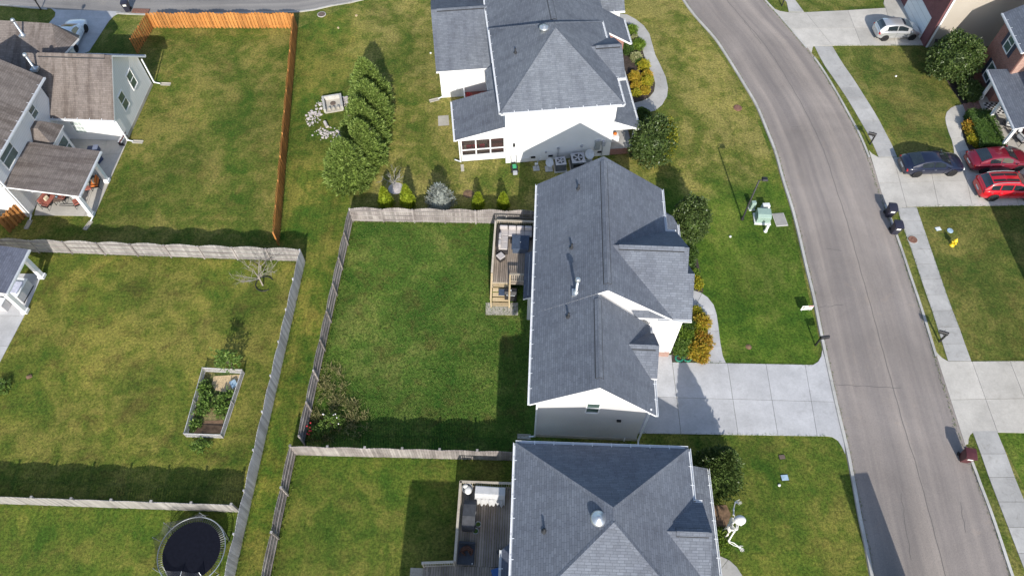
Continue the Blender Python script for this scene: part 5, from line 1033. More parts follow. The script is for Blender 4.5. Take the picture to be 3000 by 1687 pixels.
# vegetable plot inside the lattice
gx = [P(517, 934), P(615, 939), P(562, 1101), P(471, 1098)]
gc = sum((Vector((*xy(p), 0)) for p in gx), Vector()) / 4
GD = thing('lattice_fence', 'low white lattice fence round the vegetable plot', 'fence', (gc.x, gc.y, 0))
for i in range(4):
    a, b = V2(gx[i]) - V2(gc), V2(gx[(i + 1) % 4]) - V2(gc); d = b - a; L = d.length; ang = math.atan2(d.y, d.x); nn = max(1, round(L / 1.9))
    for j in range(nn):
        m = MB(); Lp = L / nn; hh = 0.55; s = 0.11
        for k in range(-5, int(Lp / s) + 1):
            for sg in (1, -1):
                x0 = k * s if sg > 0 else k * s + hh; x1 = x0 + sg * hh
                pts = [(x0, 0.03), (x1, hh)]
                # clip to the panel
                (xa, za), (xb, zb_) = pts
                def cl(x, z, xr, zr): 
                    if x < 0: t = (0 - x) / (xr - x); return 0, z + (zr - z) * t
                    if x > Lp: t = (Lp - x) / (xr - x); return Lp, z + (zr - z) * t
                    return x, z
                if max(xa, xb) <= 0.02 or min(xa, xb) >= Lp - 0.02: continue
                A = cl(xa, za, xb, zb_); B = cl(xb, zb_, xa, za); y = 0.006 * sg
                m.add([(A[0] - 0.018, y, A[1]), (A[0] + 0.018, y, A[1]), (B[0] + 0.018, y, B[1]), (B[0] - 0.018, y, B[1]), (A[0] - 0.018, y + 0.006, A[1]), (A[0] + 0.018, y + 0.006, A[1]), (B[0] + 0.018, y + 0.006, B[1]), (B[0] - 0.018, y + 0.006, B[1])], [(0, 1, 2, 3), (7, 6, 5, 4), (0, 4, 5, 1), (2, 6, 7, 3), (0, 3, 7, 4), (1, 5, 6, 2)])
        m.box(0, Lp, -0.015, 0.02, hh - 0.03, hh + 0.015); m.box(0, Lp, -0.015, 0.02, 0.02, 0.055)
        pa = a + d * (j / nn); o = m.build('lattice_panel', 'lattice_white', GD, loc=(pa.x, pa.y, 0), rot=ang)
        link('stake', box_mesh('stake', 'pale_fence', -0.025, 0.025, -0.025, 0.025, 0, 0.62), GD, (pa.x, pa.y, 0), ang)
flat('vegetable_bed', [xy(p) for p in gx], 0.012, 'weeds'); flat('straw_patch', XY(ZI, [(1815, 730), (2050, 715), (2060, 760), (2020, 830), (1930, 870), (1830, 850), (1800, 800)]), 0.022, 'straw'); flat('bare_soil', XY(ZI, [(1700, 1110), (1900, 1100), (1880, 1215), (1640, 1215)]), 0.021, 'soil')
vg = 'vegetable plants in the lattice plot'
for k, (x, y, s, l) in enumerate(((1740, 830, 0.55, 'leafy plant at the top left of the lattice plot'), (1770, 940, 0.7, 'largest dark leafy plant in the lattice plot'), (1710, 1020, 0.55, 'leafy plant along the left lattice, midway'), (1920, 920, 0.65, 'leafy plant on the right of the lattice plot, below the straw'), (1880, 1010, 0.5, 'leafy plant on the right of the lattice plot, lower'), (1665, 1130, 0.4, 'small plant in the lower left of the lattice plot'))):
    bush('vegetable_plant', l, (*xy(ZI(x, y, 0.2)), 0), s * 0.75, s * 0.8, s * 0.9, 'garden_plant', 70, (0.20, 0.08), vg, 'plant', seed=k + 101, core=0.2, lumpy=0.5)
bush('sapling', 'leafy light green sapling behind the lattice plot', (*xy(ZI(1960, 640, 0.3)), 0), 0.6, 0.5, 2.2, 'garden_plant', 130, (0.24, 0.08), None, 'tree', seed=111, core=0.12, lumpy=0.6)
bush('bushy_weed', 'pale green weed sprawling below the lattice plot', ZI(1720, 1330), 0.6, 0.35, 0.4, 'garden_plant', 90, (0.20, 0.06), None, 'plant', seed=112, core=0.4, lumpy=0.4)
bush('bushy_weed', 'small flowering weed at the left edge of the olive yard', ZI(30, 840), 0.5, 0.6, 0.5, 'garden_plant', 160, (0.14, 0.06), None, 'plant', seed=113, core=0.4)
bush('fern_clump', 'bright fern-like clump by the lower front path', ZN(2255, 790), 0.5, 0.7, 0.6, 'lime_shrub', 220, (0.18, 0.05), None, 'plant', seed=114, core=0.4)
bush('shrub', 'dark fern under the deck stairs', (*xy(P(1285, 722)), 0), 0.75, 0.6, 0.7, 'green_shrub', 260, (0.22, 0.05), None, 'plant', seed=115, core=0.4)
m = MB(); m.frustum((-.16, .16, -.22, .22), (-.2, .2, -.26, .26), 0, 0.25); tag(m.build('tub', 'tub_blue', None, loc=ZI(1992, 805), rot=0.6), 'pale blue tub lying on the straw in the lattice plot', 'tub')

# unmown grass left standing along fences, kerbs and paving edges
def fringe(lines, per_m, jit):
    out = []
    for ln in lines:
        for a, b in zip(ln, ln[1:]):
            a, b = V2(a), V2(b); L = (b - a).length
            for _ in range(int(L * per_m)): q = a.lerp(b, rng.random()); out.append((q.x + rng.gauss(0, jit), q.y + rng.gauss(0, jit), 0.004))
    return np.array(out)
tufts('unmown grass along the foot of the fences', fringe([[FA0, FA1], [FA1, FB1], [FC0, FC1], [FD1, FD0], [FD0, FE1], [FF0, FF1], [FF0, FG1], [FO1, FO2], [FO2, FO3]], 55, 0.13), 0.22, 0.035, 'grass_green', 'fence_grass')
tufts('grass creeping over kerb and paving edges', fringe([offset(rl, -0.26), offset(rr, 0.24), L2(P, [(1690, 911), (1830, 913.5), (2045, 917.5)]), L2(P, [(1610, 1090.5), (2080, 1098)]), L2(ZH, [(1211, 466), (2000, 456)]), L2(ZL, [(1870, 459), (2318, 455)]), L2(ZD, [(1130, 350), (1800, 346)]), L2(ZH, [(1213, 470), (1265, 625), (1318, 780), (1372, 935), (1432, 1110), (1492, 1270), (1548, 1410)]), L2(ZH, [(1070, 474), (1103, 595), (1158, 740), (1213, 905), (1270, 1075), (1328, 1240), (1378, 1400)])], 26, 0.05), 0.11, 0.03, 'grass_green', 'edge_grass')
# ------------------------------------------------------------------ vehicles
def interp(tab, x):
    if x <= tab[0][0]: return tab[0][1:]
    for a, b in zip(tab, tab[1:]):
        if x <= b[0]:
            t = (x - a[0]) / (b[0] - a[0]); return tuple(p + (q - p) * t for p, q in zip(a[1:], b[1:]))
    return tab[-1][1:]
WHEEL = {}
def wheel(root, x, y, r, side, rim):
    key = (round(r, 3), rim)
    if key not in WHEEL:
        t = MB(); M = Matrix.Rotation(R(90), 4, 'X'); t.M = M; t.lathe([(r * 0.66, -0.10), (r * 0.93, -0.11), (r, -0.07), (r, 0.07), (r * 0.93, 0.11), (r * 0.66, 0.10), (r * 0.66, -0.10)], 26)
        d = MB(); d.M = M; d.lathe([(0.0, 0.085), (r * 0.13, 0.085), (r * 0.14, 0.07)], 16); d.lathe([(r * 0.60, 0.09), (r * 0.67, 0.098), (r * 0.67, -0.09), (r * 0.58, 0.06), (r * 0.60, 0.09)], 26)
        for k in range(5):
            a = 2 * math.pi * k / 5; d.M = M @ Matrix.Rotation(a, 4, 'Z'); d.frustum((0.05, r * 0.62, -0.05, 0.05), (0.05, r * 0.62, -0.028, 0.028), 0.05, 0.084)
        b = MB(); b.M = M; b.lathe([(0.0, 0.03), (r * 0.62, 0.03), (r * 0.62, -0.05), (0.0, -0.05)], 20)
        WHEEL[key] = (t.mesh('tyre', 'rubber'), d.mesh('rim', rim), b.mesh('brake_disc', 'ac_dark'))
    t, d, b = WHEEL[key]
    w_ = link('wheel', t, root, (x, y, r), (0, 0, 0 if side < 0 else math.pi)); link('rim', d, w_); link('brake_disc', b, w_)
def car(label, loc, rot, paint, low, green, wb, r=0.33, W=0.92, group=None, rim='galvanised', glass_x=((-1.25, -0.38), (-0.28, 0.62)), roof_extra=None, cat='car', name='parked_car', sunroof=None, rails=False, tail=(0.80, 0.10, 0.34), third=None):
    root = thing(name, label, cat, loc, rot, group)
    # lower body
    m = MB(); xs = [s[0] for s in low]; n = len(xs); K_ = 13; vs = []
    for x, w_, zs, zc in low:
        zb = 0.24 if abs(x) < abs(xs[0]) - 0.25 else 0.34
        half = [(w_ * 0.90, zb), (w_ * 0.985, zb + 0.10), (w_, zb + (zs - zb) * 0.55), (w_ * 0.985, zs - 0.06), (w_ * 0.92, zs), (w_ * 0.55, zc)]
        ring = [(-y, z) for y, z in half] + [(0, zc + 0.012)] + half[::-1]; vs += [(x, y, z) for y, z in ring]
    m.add(vs, [(i * K_ + j, i * K_ + j + 1, (i + 1) * K_ + j + 1, (i + 1) * K_ + j) for i in range(n - 1) for j in range(K_ - 1)], 0, True)
    m.add(vs, [list(range(K_)), list(range((n - 1) * K_, n * K_))[::-1]], 0); m.add(vs, [[i * K_, (i + 1) * K_, (i + 1) * K_ + K_ - 1, i * K_ + K_ - 1] for i in range(n - 1)], 0)
    body = m.build('body', paint, root)
    # cabin
    g = MB(); vs = []; lo3 = [(s[0], s[1], s[2]) for s in low]
    wbase = lambda x: interp(lo3, x)[0] * 0.90; zbase = lambda x: interp(lo3, x)[1] - 0.02
    for x, zt, wr in green:
        b = wbase(x); z0 = min(zbase(x), zt - 0.005); half = [(b, z0), (wr + (b - wr) * 0.12, z0 + (zt - z0) * 0.86), (wr * 0.93, zt), (wr * 0.5, zt + 0.025)]
        ring = [(-y, z) for y, z in half] + [(0, zt + 0.032)] + half[::-1]; vs += [(x, y, z) for y, z in ring]
    K2 = 9; ng = len(green)
    g.add(vs, [(i * K2 + j, i * K2 + j + 1, (i + 1) * K2 + j + 1, (i + 1) * K2 + j) for i in range(ng - 1) for j in range(K2 - 1)], 0, True)
    g.add(vs, [list(range(K2)), list(range((ng - 1) * K2, ng * K2))[::-1]])
    cab = g.build('cabin', paint, root)
    gz = [(s[0], s[1], s[2]) for s in green]
    def side_pt(x, v, sg, off=0.008):
        zt, wr = interp(gz, x); b = wbase(x); z0 = zbase(x); w1 = wr + (b - wr) * 0.12; z1 = z0 + (zt - z0) * 0.86
        return (x, sg * (b + (w1 - b) * v + off), z0 + (z1 - z0) * v + off * 0.3)
    for sg in (-1, 1):
        for k, (xa, xb) in enumerate(glass_x):
            s = MB(); N_ = 6; vv = []
            for i in range(N_ + 1):
                x = xa + (xb - xa) * i / N_; vv += [side_pt(x, 0.14, sg), side_pt(x, 0.94, sg)]
            s.add(vv, [(2 * i, 2 * i + 1, 2 * i + 3, 2 * i + 2) for i in range(N_)], 0, True); s.build('side_window', 'car_glass', cab)
    def top_panel(i0, i1, nm, f=0.88):
        s = MB(); vv = []; sub = 5; pts = []
        for i in range(i0, i1):
            for k in range(sub): t = k / sub; pts.append(tuple(p + (q - p) * t for p, q in zip(green[i], green[i + 1])))
        pts.append(green[i1]); pts = pts[1:-1] if len(pts) > 4 else pts
        for x, zt, wr in pts: vv += [(x, -wr * f, zt + 0.020), (x, -wr * 0.45, zt + 0.040), (x, 0, zt + 0.046), (x, wr * 0.45, zt + 0.040), (x, wr * f, zt + 0.020)]
        s.add(vv, [(5 * i + j, 5 * i + j + 1, 5 * i + j + 6, 5 * i + j + 5) for i in range(len(pts) - 1) for j in range(4)], 0, True); s.build(nm, 'car_glass', cab)
    k0 = next(i for i in range(ng) if green[i][1] > max(q[1] for q in green) - 0.09); k1 = max(i for i in range(ng) if green[i][1] > max(q[1] for q in green) - 0.09)
    top_panel(0, k0, 'rear_window'); top_panel(k1, ng - 1, 'windscreen')
    if sunroof: xa, xb, hw = sunroof; z = interp(gz, (xa + xb) / 2)[0] + 0.034; MB().box(xa, xb, -hw, hw, z - 0.02, z + 0.012).build('sunroof', 'sunroof', cab)
    if rails:
        for sg in (-1, 1):
            s = MB(); s.tube([(x, sg * interp(gz, x)[1] * 0.92, interp(gz, x)[0] + 0.07) for x in np.linspace(green[k0][0] - 0.15, green[k1][0] - 0.1, 7)], 0.02, 6); s.build('roof_rail', 'grey_metal', cab)
    if roof_extra:
        for ya, yb in roof_extra:
            s = MB(); vv = []
            for x in np.linspace(green[k0][0] - 0.25, green[k1][0], 9):
                zt, wr = interp(gz, x); vv += [(x, ya, zt + 0.036 - 0.012 * abs(ya)), (x, yb, zt + 0.036 - 0.012 * abs(yb))]
            s.add(vv, [(2 * i, 2 * i + 1, 2 * i + 3, 2 * i + 2) for i in range(8)]); s.build('roof_stripe', 'black_metal', cab)
            s = MB(); vv = []
            for x in np.linspace(green[-1][0] + 0.05, xs[-1] - 0.25, 8):
                zc = interp([(q[0], q[3]) for q in low], x)[0]; vv += [(x, ya, zc + 0.022), (x, yb, zc + 0.022)]
            s.add(vv, [(2 * i, 2 * i + 1, 2 * i + 3, 2 * i + 2) for i in range(7)]); s.build('bonnet_stripe', 'black_metal', body)
    for sx in (-wb / 2, wb / 2):
        for sg in (-1, 1):
            a = MB(); a.M = Matrix.Translation((sx, sg * (W + 0.004), r)) @ Matrix.Rotation(R(90), 4, 'X'); a.lathe([(0.0, 0.006), (r * 1.14, 0.006), (r * 1.14, -0.006), (0.0, -0.006)], 24); a.build('wheel_arch', 'dark_gap', root)
            wheel(root, sx, sg * (W - 0.09), r, sg, rim)
    zs_r = interp([(q[0], q[2]) for q in low], xs[1])[0]; wr_ = low[1][1]; wf = low[-2][1]; zf = low[-2][2]
    for sg in (-1, 1):
        m = MB(); m.frustum((xs[1] - 0.06, xs[1] + 0.26, sg * wr_ - 0.13 if sg > 0 else sg * wr_ - 0.02, sg * wr_ + 0.02 if sg > 0 else sg * wr_ + 0.13), (xs[1] - 0.03, xs[1] + 0.24, sg * (wr_ - 0.10) - 0.07, sg * (wr_ - 0.10) + 0.07), zs_r - tail[1] - 0.10, zs_r - 0.01); m.build('tail_light', 'lamp_red', body, 0.015)
        m = MB(); m.frustum((xs[-2] - 0.22, xs[-2] + 0.10, sg * (wf - 0.06) - 0.10, sg * (wf - 0.06) + 0.08), (xs[-2] - 0.26, xs[-2] + 0.02, sg * (wf - 0.10) - 0.08, sg * (wf - 0.10) + 0.06), zf - 0.14, zf + 0.012); m.build('headlight', 'lamp_clear', body, 0.015)
        xm = green[-1][0] - 0.30; bw = wbase(xm); m = MB(); m.ball((xm, sg * (bw + 0.17), zbase(xm) + 0.10), (0.075, 0.11, 0.07), 10, 6); m.build('wing_mirror', paint, root)
        for xa, xb in glass_x:
            h = MB(); xh = xa + 0.14; h.box(xh - 0.09, xh + 0.09, sg * (W * 0.995) - 0.012, sg * (W * 0.995) + 0.014, zbase(xh) - 0.13, zbase(xh) - 0.10); h.build('door_handle', 'galvanised', body)
            for xd in (xb + 0.05,): d = MB(); d.box(xd - 0.006, xd + 0.006, sg * W - 0.006, sg * W + 0.003, 0.34, zbase(xd) - 0.05); d.build('door_seam', 'dark_gap', body)
    MB().box(xs[0] - 0.012, xs[0] + 0.02, -0.26, 0.26, 0.52, 0.64).build('number_plate', 'plate', body)
    MB().box(xs[0] + 0.03, xs[0] + 0.24, -low[1][1] * 0.9, low[1][1] * 0.9, 0.25, 0.44).build('rear_bumper', 'black_metal', body); MB().box(xs[-1] - 0.05, xs[-1] + 0.008, -0.5, 0.5, 0.36, 0.52).build('grille', 'black_metal', body)
    return root
SEDAN_L = [(-2.43, 0.66, 0.66, 0.72), (-2.33, 0.82, 0.86, 0.97), (-2.0, 0.89, 0.93, 1.05), (-1.4, 0.92, 0.95, 1.04), (-0.7, 0.925, 0.93, 0.99), (0.6, 0.925, 0.90, 0.96), (1.2, 0.915, 0.87, 0.96), (1.75, 0.90, 0.80, 0.89), (2.15, 0.84, 0.70, 0.77), (2.34, 0.70, 0.60, 0.65), (2.42, 0.52, 0.50, 0.53)]
SEDAN_G = [(-1.98, 1.04, 0.74), (-1.55, 1.22, 0.66), (-1.05, 1.38, 0.60), (-0.45, 1.45, 0.58), (0.15, 1.42, 0.58), (0.62, 1.24, 0.65), (1.22, 0.96, 0.76)]
HATCH_L = [(-2.03, 0.66, 0.74, 0.80), (-1.95, 0.78, 0.92, 0.98), (-1.6, 0.83, 0.98, 1.02), (-0.8, 0.845, 0.96, 1.0), (0.4, 0.845, 0.92, 0.98), (1.05, 0.84, 0.90, 1.0), (1.45, 0.82, 0.84, 0.94), (1.78, 0.76, 0.72, 0.80), (1.95, 0.62, 0.60, 0.66), (2.02, 0.48, 0.50, 0.54)]
HATCH_G = [(-1.97, 1.00, 0.64), (-1.78, 1.28, 0.60), (-1.50, 1.45, 0.57), (-0.7, 1.52, 0.56), (0.0, 1.49, 0.56), (0.55, 1.28, 0.62), (1.22, 0.99, 0.70)]
SUV_L = [(-2.42, 0.70, 0.80, 0.86), (-2.34, 0.86, 1.04, 1.10), (-2.0, 0.93, 1.10, 1.14), (-1.0, 0.955, 1.08, 1.12), (0.5, 0.955, 1.05, 1.10), (1.1, 0.95, 1.03, 1.13), (1.7, 0.93, 0.98, 1.08), (2.15, 0.86, 0.86, 0.94), (2.35, 0.72, 0.72, 0.78), (2.43, 0.56, 0.58, 0.60)]
SUV_G = [(-2.34, 1.12, 0.74), (-2.10, 1.42, 0.69), (-1.86, 1.60, 0.66), (-0.9, 1.68, 0.65), (0.10, 1.65, 0.65), (0.60, 1.45, 0.70), (1.15, 1.13, 0.80)]
def mid(a, b, W):
    a, b = V2(a), V2(b); d = (b - a).normalized(); n = Vector((-d.y, d.x)); c = (a + b) / 2 + n * W; return (c.x, c.y, 0.036), math.atan2(d.y, d.x)
loc, rot = mid(ZD(1512, 313), ZD(1722, 306), 0.80); car('silver hatchback parked nose-in at the white garage door', loc, rot, 'paint_silver', HATCH_L, HATCH_G, 2.53, 0.30, 0.84, glass_x=((-1.30, -0.42), (-0.34, 0.60)), sunroof=(0.02, 0.32, 0.34))
cl_, cr_ = mid(ZD(1748, 1340), ZD(2018, 1330), 0.88); car('black sedan parked across the pavement end of the driveway', cl_, cr_, 'paint_black', SEDAN_L, SEDAN_G, 2.82, 0.34, 0.92, rim='ac_dark')
cl_, cr_ = mid(ZQ(622, 1118), ZQ(1012, 1096), 0.88); car('dark red sedan parked beside the brick house flower bed', cl_, cr_, 'paint_maroon', SEDAN_L, SEDAN_G, 2.80, 0.33, 0.92)
c = V2(ZQ(725, 1412)); car('bright red SUV with black roof stripes beside the dark red sedan', (c.x + 1.43, c.y + 0.92, 0.036), 0.0, 'paint_red', SUV_L, SUV_G, 2.86, 0.37, 0.955, rim='ac_dark', glass_x=((-1.95, -1.32), (-1.22, -0.35), (-0.27, 0.62)), roof_extra=((-0.40, -0.16), (0.16, 0.40)), rails=True, cat='suv')
a, b = V2(ZA(650, 470)), V2(ZA(800, 170)); d = (b - a).normalized(); c = V2(ZA(690, 395)); car('white car half hidden behind the brown roof, upper left', (c.x, c.y, 0.036), math.atan2(d.y, d.x), 'paint_white', SEDAN_L, SEDAN_G, 2.8, 0.33, 0.92)
car('grey SUV on the right driveway, only its shadow in view', (36.4, 16.6, 0.036), 0.0, 'paint_grey', SUV_L, SUV_G, 2.86, 0.37, 0.955, glass_x=((-1.95, -1.32), (-1.22, -0.35), (-0.27, 0.62)), cat='suv')
# box truck just below the frame: only its shadow on the road is in view
t = thing('box_truck', 'white box truck just below the bottom edge, only its shadow in view', 'truck', (22.05, 1.6, 0.012), R(-85))
MB().box(-5.4, 1.4, -0.9, 0.9, 0.85, 4.25).build('cargo_box', 'paint_white', t, 0.05); MB().box(-5.3, 3.2, -0.5, 0.5, 0.55, 0.84).build('chassis', 'black_metal', t)
m = MB(); m.extrude([(1.5, 0.5), (3.4, 0.5), (3.4, 1.3), (2.9, 1.45), (2.5, 2.3), (1.5, 2.35)], 'y', -0.92, 0.92); cb = m.build('cab', 'paint_white', t, 0.05); MB().box(2.55, 3.0, -0.8, 0.8, 1.45, 2.2).build('windscreen', 'car_glass', cb)
for x in (-4.2, 2.4):
    for sg in (-1, 1): wheel(t, x, sg * 0.82, 0.42, sg, 'grey_metal')
# ------------------------------------------------------------------ street things
def bin_(label, loc, rot, mat, group=None, label_front=True):
    root = thing('wheelie_bin', label, 'bin', loc, rot, group)
    m = MB(); m.frustum((-0.22, 0.22, -0.24, 0.26), (-0.29, 0.29, -0.34, 0.34), 0.06, 0.98); m.box(-0.31, 0.31, -0.36, 0.36, 0.982, 1.02); m.build('body', mat, root, 0.03)
    m = MB(); vs = []
    for y, z in ((-0.38, 1.03), (-0.2, 1.075), (0.1, 1.085), (0.36, 1.05)): vs += [(-0.32, y, z - 0.015), (-0.25, y, z + 0.015), (0.25, y, z + 0.015), (0.32, y, z - 0.015)]
    m.add(vs, [(4 * i + j, 4 * i + j + 1, 4 * i + j + 5, 4 * i + j + 4) for i in range(3) for j in range(3)], 0, True); m.box(-0.32, 0.32, -0.385, 0.37, 1.021, 1.032); m.build('lid', mat, root)
    m = MB(); m.tube([(-0.26, 0.36, 1.0), (-0.26, 0.45, 1.0), (0.26, 0.45, 1.0), (0.26, 0.36, 1.0)], 0.018, 6); m.build('handle', mat, root)
    for sg in (-1, 1):
        m = MB(); m.M = Matrix.Translation((sg * 0.27, 0.27, 0.13)) @ Matrix.Rotation(R(90), 4, 'Y'); m.lathe([(0.0, -0.035), (0.11, -0.035), (0.13, -0.02), (0.13, 0.02), (0.11, 0.035), (0.0, 0.035)], 16); m.build('wheel', 'rubber', root)
    if label_front: m = MB(); m.add([(-0.15, -0.352, 0.93), (0.15, -0.352, 0.93), (0.15, -0.328, 0.72), (-0.15, -0.328, 0.72)], [(0, 1, 2, 3)]); m.build('sticker', 'label_white', root)
    return root
bin_('navy wheelie bin at the kerb, nearer the black sedan', (*xy(ZH(1000, 530)), 0.012), R(-8), 'bin_navy', 'navy bins put out at the right kerb')
bin_('navy wheelie bin at the kerb, nearer the pavement manhole', (*xy(ZH(1040, 655)), 0.012), R(-6), 'bin_navy', 'navy bins put out at the right kerb')
bin_('maroon wheelie bin on the right kerb, lower right', (*xy(ZL(1795, 1290)), 0.012), R(-12), 'bin_maroon')
bin_('navy wheelie bin on the back street, upper left', (*xy(ZA(1215, 108)), 0.012), R(10), 'bin_navy')
bin_('black wheelie bin nearer the garage corner of the tan house', (*xy(ZP(660, 735)), 0), R(-4), 'bin_black', 'black bins by the tan house wall')
bin_('black wheelie bin with a pale label nearer the broad holly', (*xy(ZP(790, 700)), 0), R(4), 'bin_black', 'black bins by the tan house wall')
def mailbox(label, loc, rot, group='black roadside mailboxes'):
    root = thing('mailbox', label, 'mailbox', loc, rot, group)
    m = MB(); m.box(-0.05, 0.05, -0.05, 0.05, 0, 1.25); m.build('post', 'black_metal', root); m = MB(); m.box(-0.04, 0.5, -0.035, 0.035, 0.95, 1.03); m.tube([(0.03, 0, 0.74), (0.2, 0, 0.94)], 0.02, 6); m.build('arm', 'black_metal', root)
    m = MB(); prof = [(-0.10, 1.04), (0.10, 1.04)] + [(0.10 * math.cos(a), 1.16 + 0.10 * math.sin(a)) for a in np.linspace(0, math.pi, 9)]; m.extrude(prof, 'x', -0.04, 0.55); m.build('box', 'black_metal', root); MB().box(0.2, 0.22, -0.13, -0.11, 1.08, 1.3).build('flag', 'black_metal', root); MB().box(0.551, 0.558, -0.05, 0.05, 1.1, 1.2).build('number_label', 'label_white', root)
    return root
mailbox('mailbox on the left kerb at the middle driveway', ZL(545, 325), R(8)); mailbox('mailbox on the grass strip above the lower right driveway', ZL(1597, 292), R(160)); mailbox('mailbox by the pavement above the black sedan', ZD(1412, 1092), R(160)); mailbox('mailbox by the pavement at the top right', ZD(748, 48), R(150)); mailbox('mailbox beside the back street, upper left', ZA(388, 95), R(100))
# street lamp
t = thing('street_lamp', 'black street lamp with a box head on the grass beside the green cabinets', 'street lamp', U(2174, 643))
m = MB(); m.lathe([(0.13, 0), (0.13, 0.12), (0.07, 0.2), (0.055, 4.45), (0.0, 4.46)], 12); m.build('pole', 'black_metal', t); m = MB(); m.tube([(0, 0, 4.35), (0.12, 0.03, 4.47), (0.30, 0.06, 4.5)], 0.035, 8); m.build('arm', 'black_metal', t)
m = MB(); m.frustum((0.18, 0.62, -0.14, 0.26), (0.24, 0.56, -0.08, 0.20), 4.5, 4.62); hd_ = m.build('lamp_head', 'black_metal', t, 0.02); MB().box(0.24, 0.56, -0.08, 0.2, 4.47, 4.498).build('lens', 'lamp_clear', hd_)
# utility cabinets
ug = 'green and white utility cabinets beside the street lamp'
t = thing('transformer', 'green transformer cabinet on a white pad by the street lamp', 'transformer', ZH(82, 590), -R(4)); MB().box(-0.62, 0.62, -0.12, 0.95, 0.0, 0.12).build('pad', 'utility_white', t, 0.02); m = MB(); m.extrude([(0.0, 0.122), (0.85, 0.122), (0.85, 0.85), (0.25, 0.85), (0.0, 0.72)], 'x', -0.5, 0.5); m.build('cabinet', 'utility_green', t, 0.02); MB().box(-0.004, 0.004, -0.004, 0.001, 0.15, 0.7).build('door_joint', 'dark_gap', t)
t = thing('cable_pedestal', 'pale green pedestal at the foot of the street lamp', 'utility box', (*xy(ZH(2, 480)), 0), 0.1); MB().frustum((-.2, .2, -.17, .17), (-.17, .17, -.14, .14), 0, 0.85).build('cover', 'utility_green', t, 0.03); MB().box(-.23, .23, -.2, .2, 0, 0.08).build('base', 'utility_white', t)
t = thing('cable_pedestal', 'white utility box just behind the green transformer', 'utility box', (*xy(ZH(95, 490)), 0), 0.05); MB().frustum((-.3, .3, -.2, .2), (-.27, .27, -.17, .17), 0, 0.7).build('cover', 'utility_white', t, 0.03); MB().box(-.32, .32, -.22, .22, 0, 0.06).build('base', 'utility_green', t)
t = thing('cable_pedestal', 'slim white round-topped pedestal below the transformer', 'utility box', (*xy(ZH(105, 645)), 0), 0); MB().lathe([(0.11, 0), (0.11, 0.7), (0.08, 0.78), (0, 0.8)], 14).build('cover', 'utility_white', t); MB().lathe([(0.14, 0), (0.14, 0.1), (0.115, 0.11)], 14).build('base', 'utility_white', t)
def lid(name, label, loc, w, l, mat, rot=0.0, round_=False, cat='cover', rim='concrete_kerb', group=None):
    t = thing(name, label, cat, (loc[0], loc[1], 0.0), rot, group)
    if round_:
        MB().lathe([(w, 0.0), (w, 0.045), (w * 0.86, 0.046), (w * 0.86, 0.03)], 28).build('rim', rim, t); m = MB(); m.lathe([(w * 0.85, 0.02), (w * 0.85, 0.045), (w * 0.6, 0.048), (w * 0.58, 0.043), (w * 0.3, 0.043), (w * 0.28, 0.048), (0, 0.048)], 28); m.build('plate', mat, t)
    else:
        MB().box(-w, w, -l, l, 0, 0.04).build('rim', rim, t, 0.02); MB().box(-w * 0.88, w * 0.88, -l * 0.9, l * 0.9, 0.041, 0.06).build('plate', mat, t, 0.01)
    return t
lid('hatch', 'grey rectangular hatch on the grass by the left kerb', ZH(212, 560), 0.46, 0.62, 'concrete_dark', R(5)); lid('manhole', 'round rusty manhole cover in the pavement below the navy bins', ZH(1182, 705), 0.40, 0, 'rust_plate', 0, True, 'manhole')
lid('manhole', 'round rusty manhole cover in the upper lawn by the road', ZD(415, 817), 0.36, 0, 'rust_plate', 0, True, 'manhole', 'rust_plate'); lid('manhole', 'round manhole cover in the lawn beyond the conifers', ZB(458, 140), 0.40, 0, 'cast_iron', 0, True, 'manhole', 'stone')
lid('water_meter', 'blue-grey square meter lid left of the hydrant', ZH(1370, 627), 0.21, 0.16, 'utility_white', R(10), rim='tub_blue', group='meter lids by the hydrant'); lid('water_meter', 'oval blue-grey meter lid above the hydrant', ZH(1457, 640), 0.22, 0, 'tub_blue', 0, True, rim='tub_blue', group='meter lids by the hydrant')
lid('meter_box', 'dark rectangular meter lid on the lower front lawn', ZL(262, 1270), 0.20, 0.14, 'cast_iron', 0.1, rim='black_metal'); lid('meter_box', 'dark-framed pale meter lid beside the skeleton lawn', ZT(1068, 210), 0.24, 0.19, 'tub_blue', R(4), rim='black_metal')
for l, p in (('white cleanout cap on the bright green front lawn', ZG(2142, 793)), ('white cleanout cap beside the upper house wing', ZB(1487, 505)), ('white cleanout cap on the lawn by the broad holly', ZP(118, 1085)), ('white cleanout cap beside the pale meter lid', ZT(1000, 305))): 
    t = thing('cleanout_cap', l, 'pipe cap', (p.x, p.y, 0), 0, 'white cleanout caps'); MB().lathe([(0.085, 0), (0.085, 0.07), (0.0, 0.075)], 14).build('cap', 'label_white', t); MB().box(-0.025, 0.025, -0.025, 0.025, 0.076, 0.10).build('plug', 'label_white', t)
m = MB(); m.lathe([(0.22, 0), (0.14, 0.05), (0, 0.07)], 14); tag(m.build('ant_mound', 'soil', None, loc=ZK(2008, 480)), 'small tan soil mound on the bright green front lawn', 'mound')
t = thing('hydrant', 'yellow fire hydrant on the right-hand lawn', 'hydrant', ZH(1470, 745)); m = MB(); m.lathe([(0.19, 0), (0.19, 0.05), (0.12, 0.07), (0.12, 0.5), (0.16, 0.52), (0.16, 0.57), (0.13, 0.6), (0.09, 0.72), (0.03, 0.76), (0.03, 0.81), (0, 0.81)], 16); m.build('barrel', 'hydrant_yellow', t)
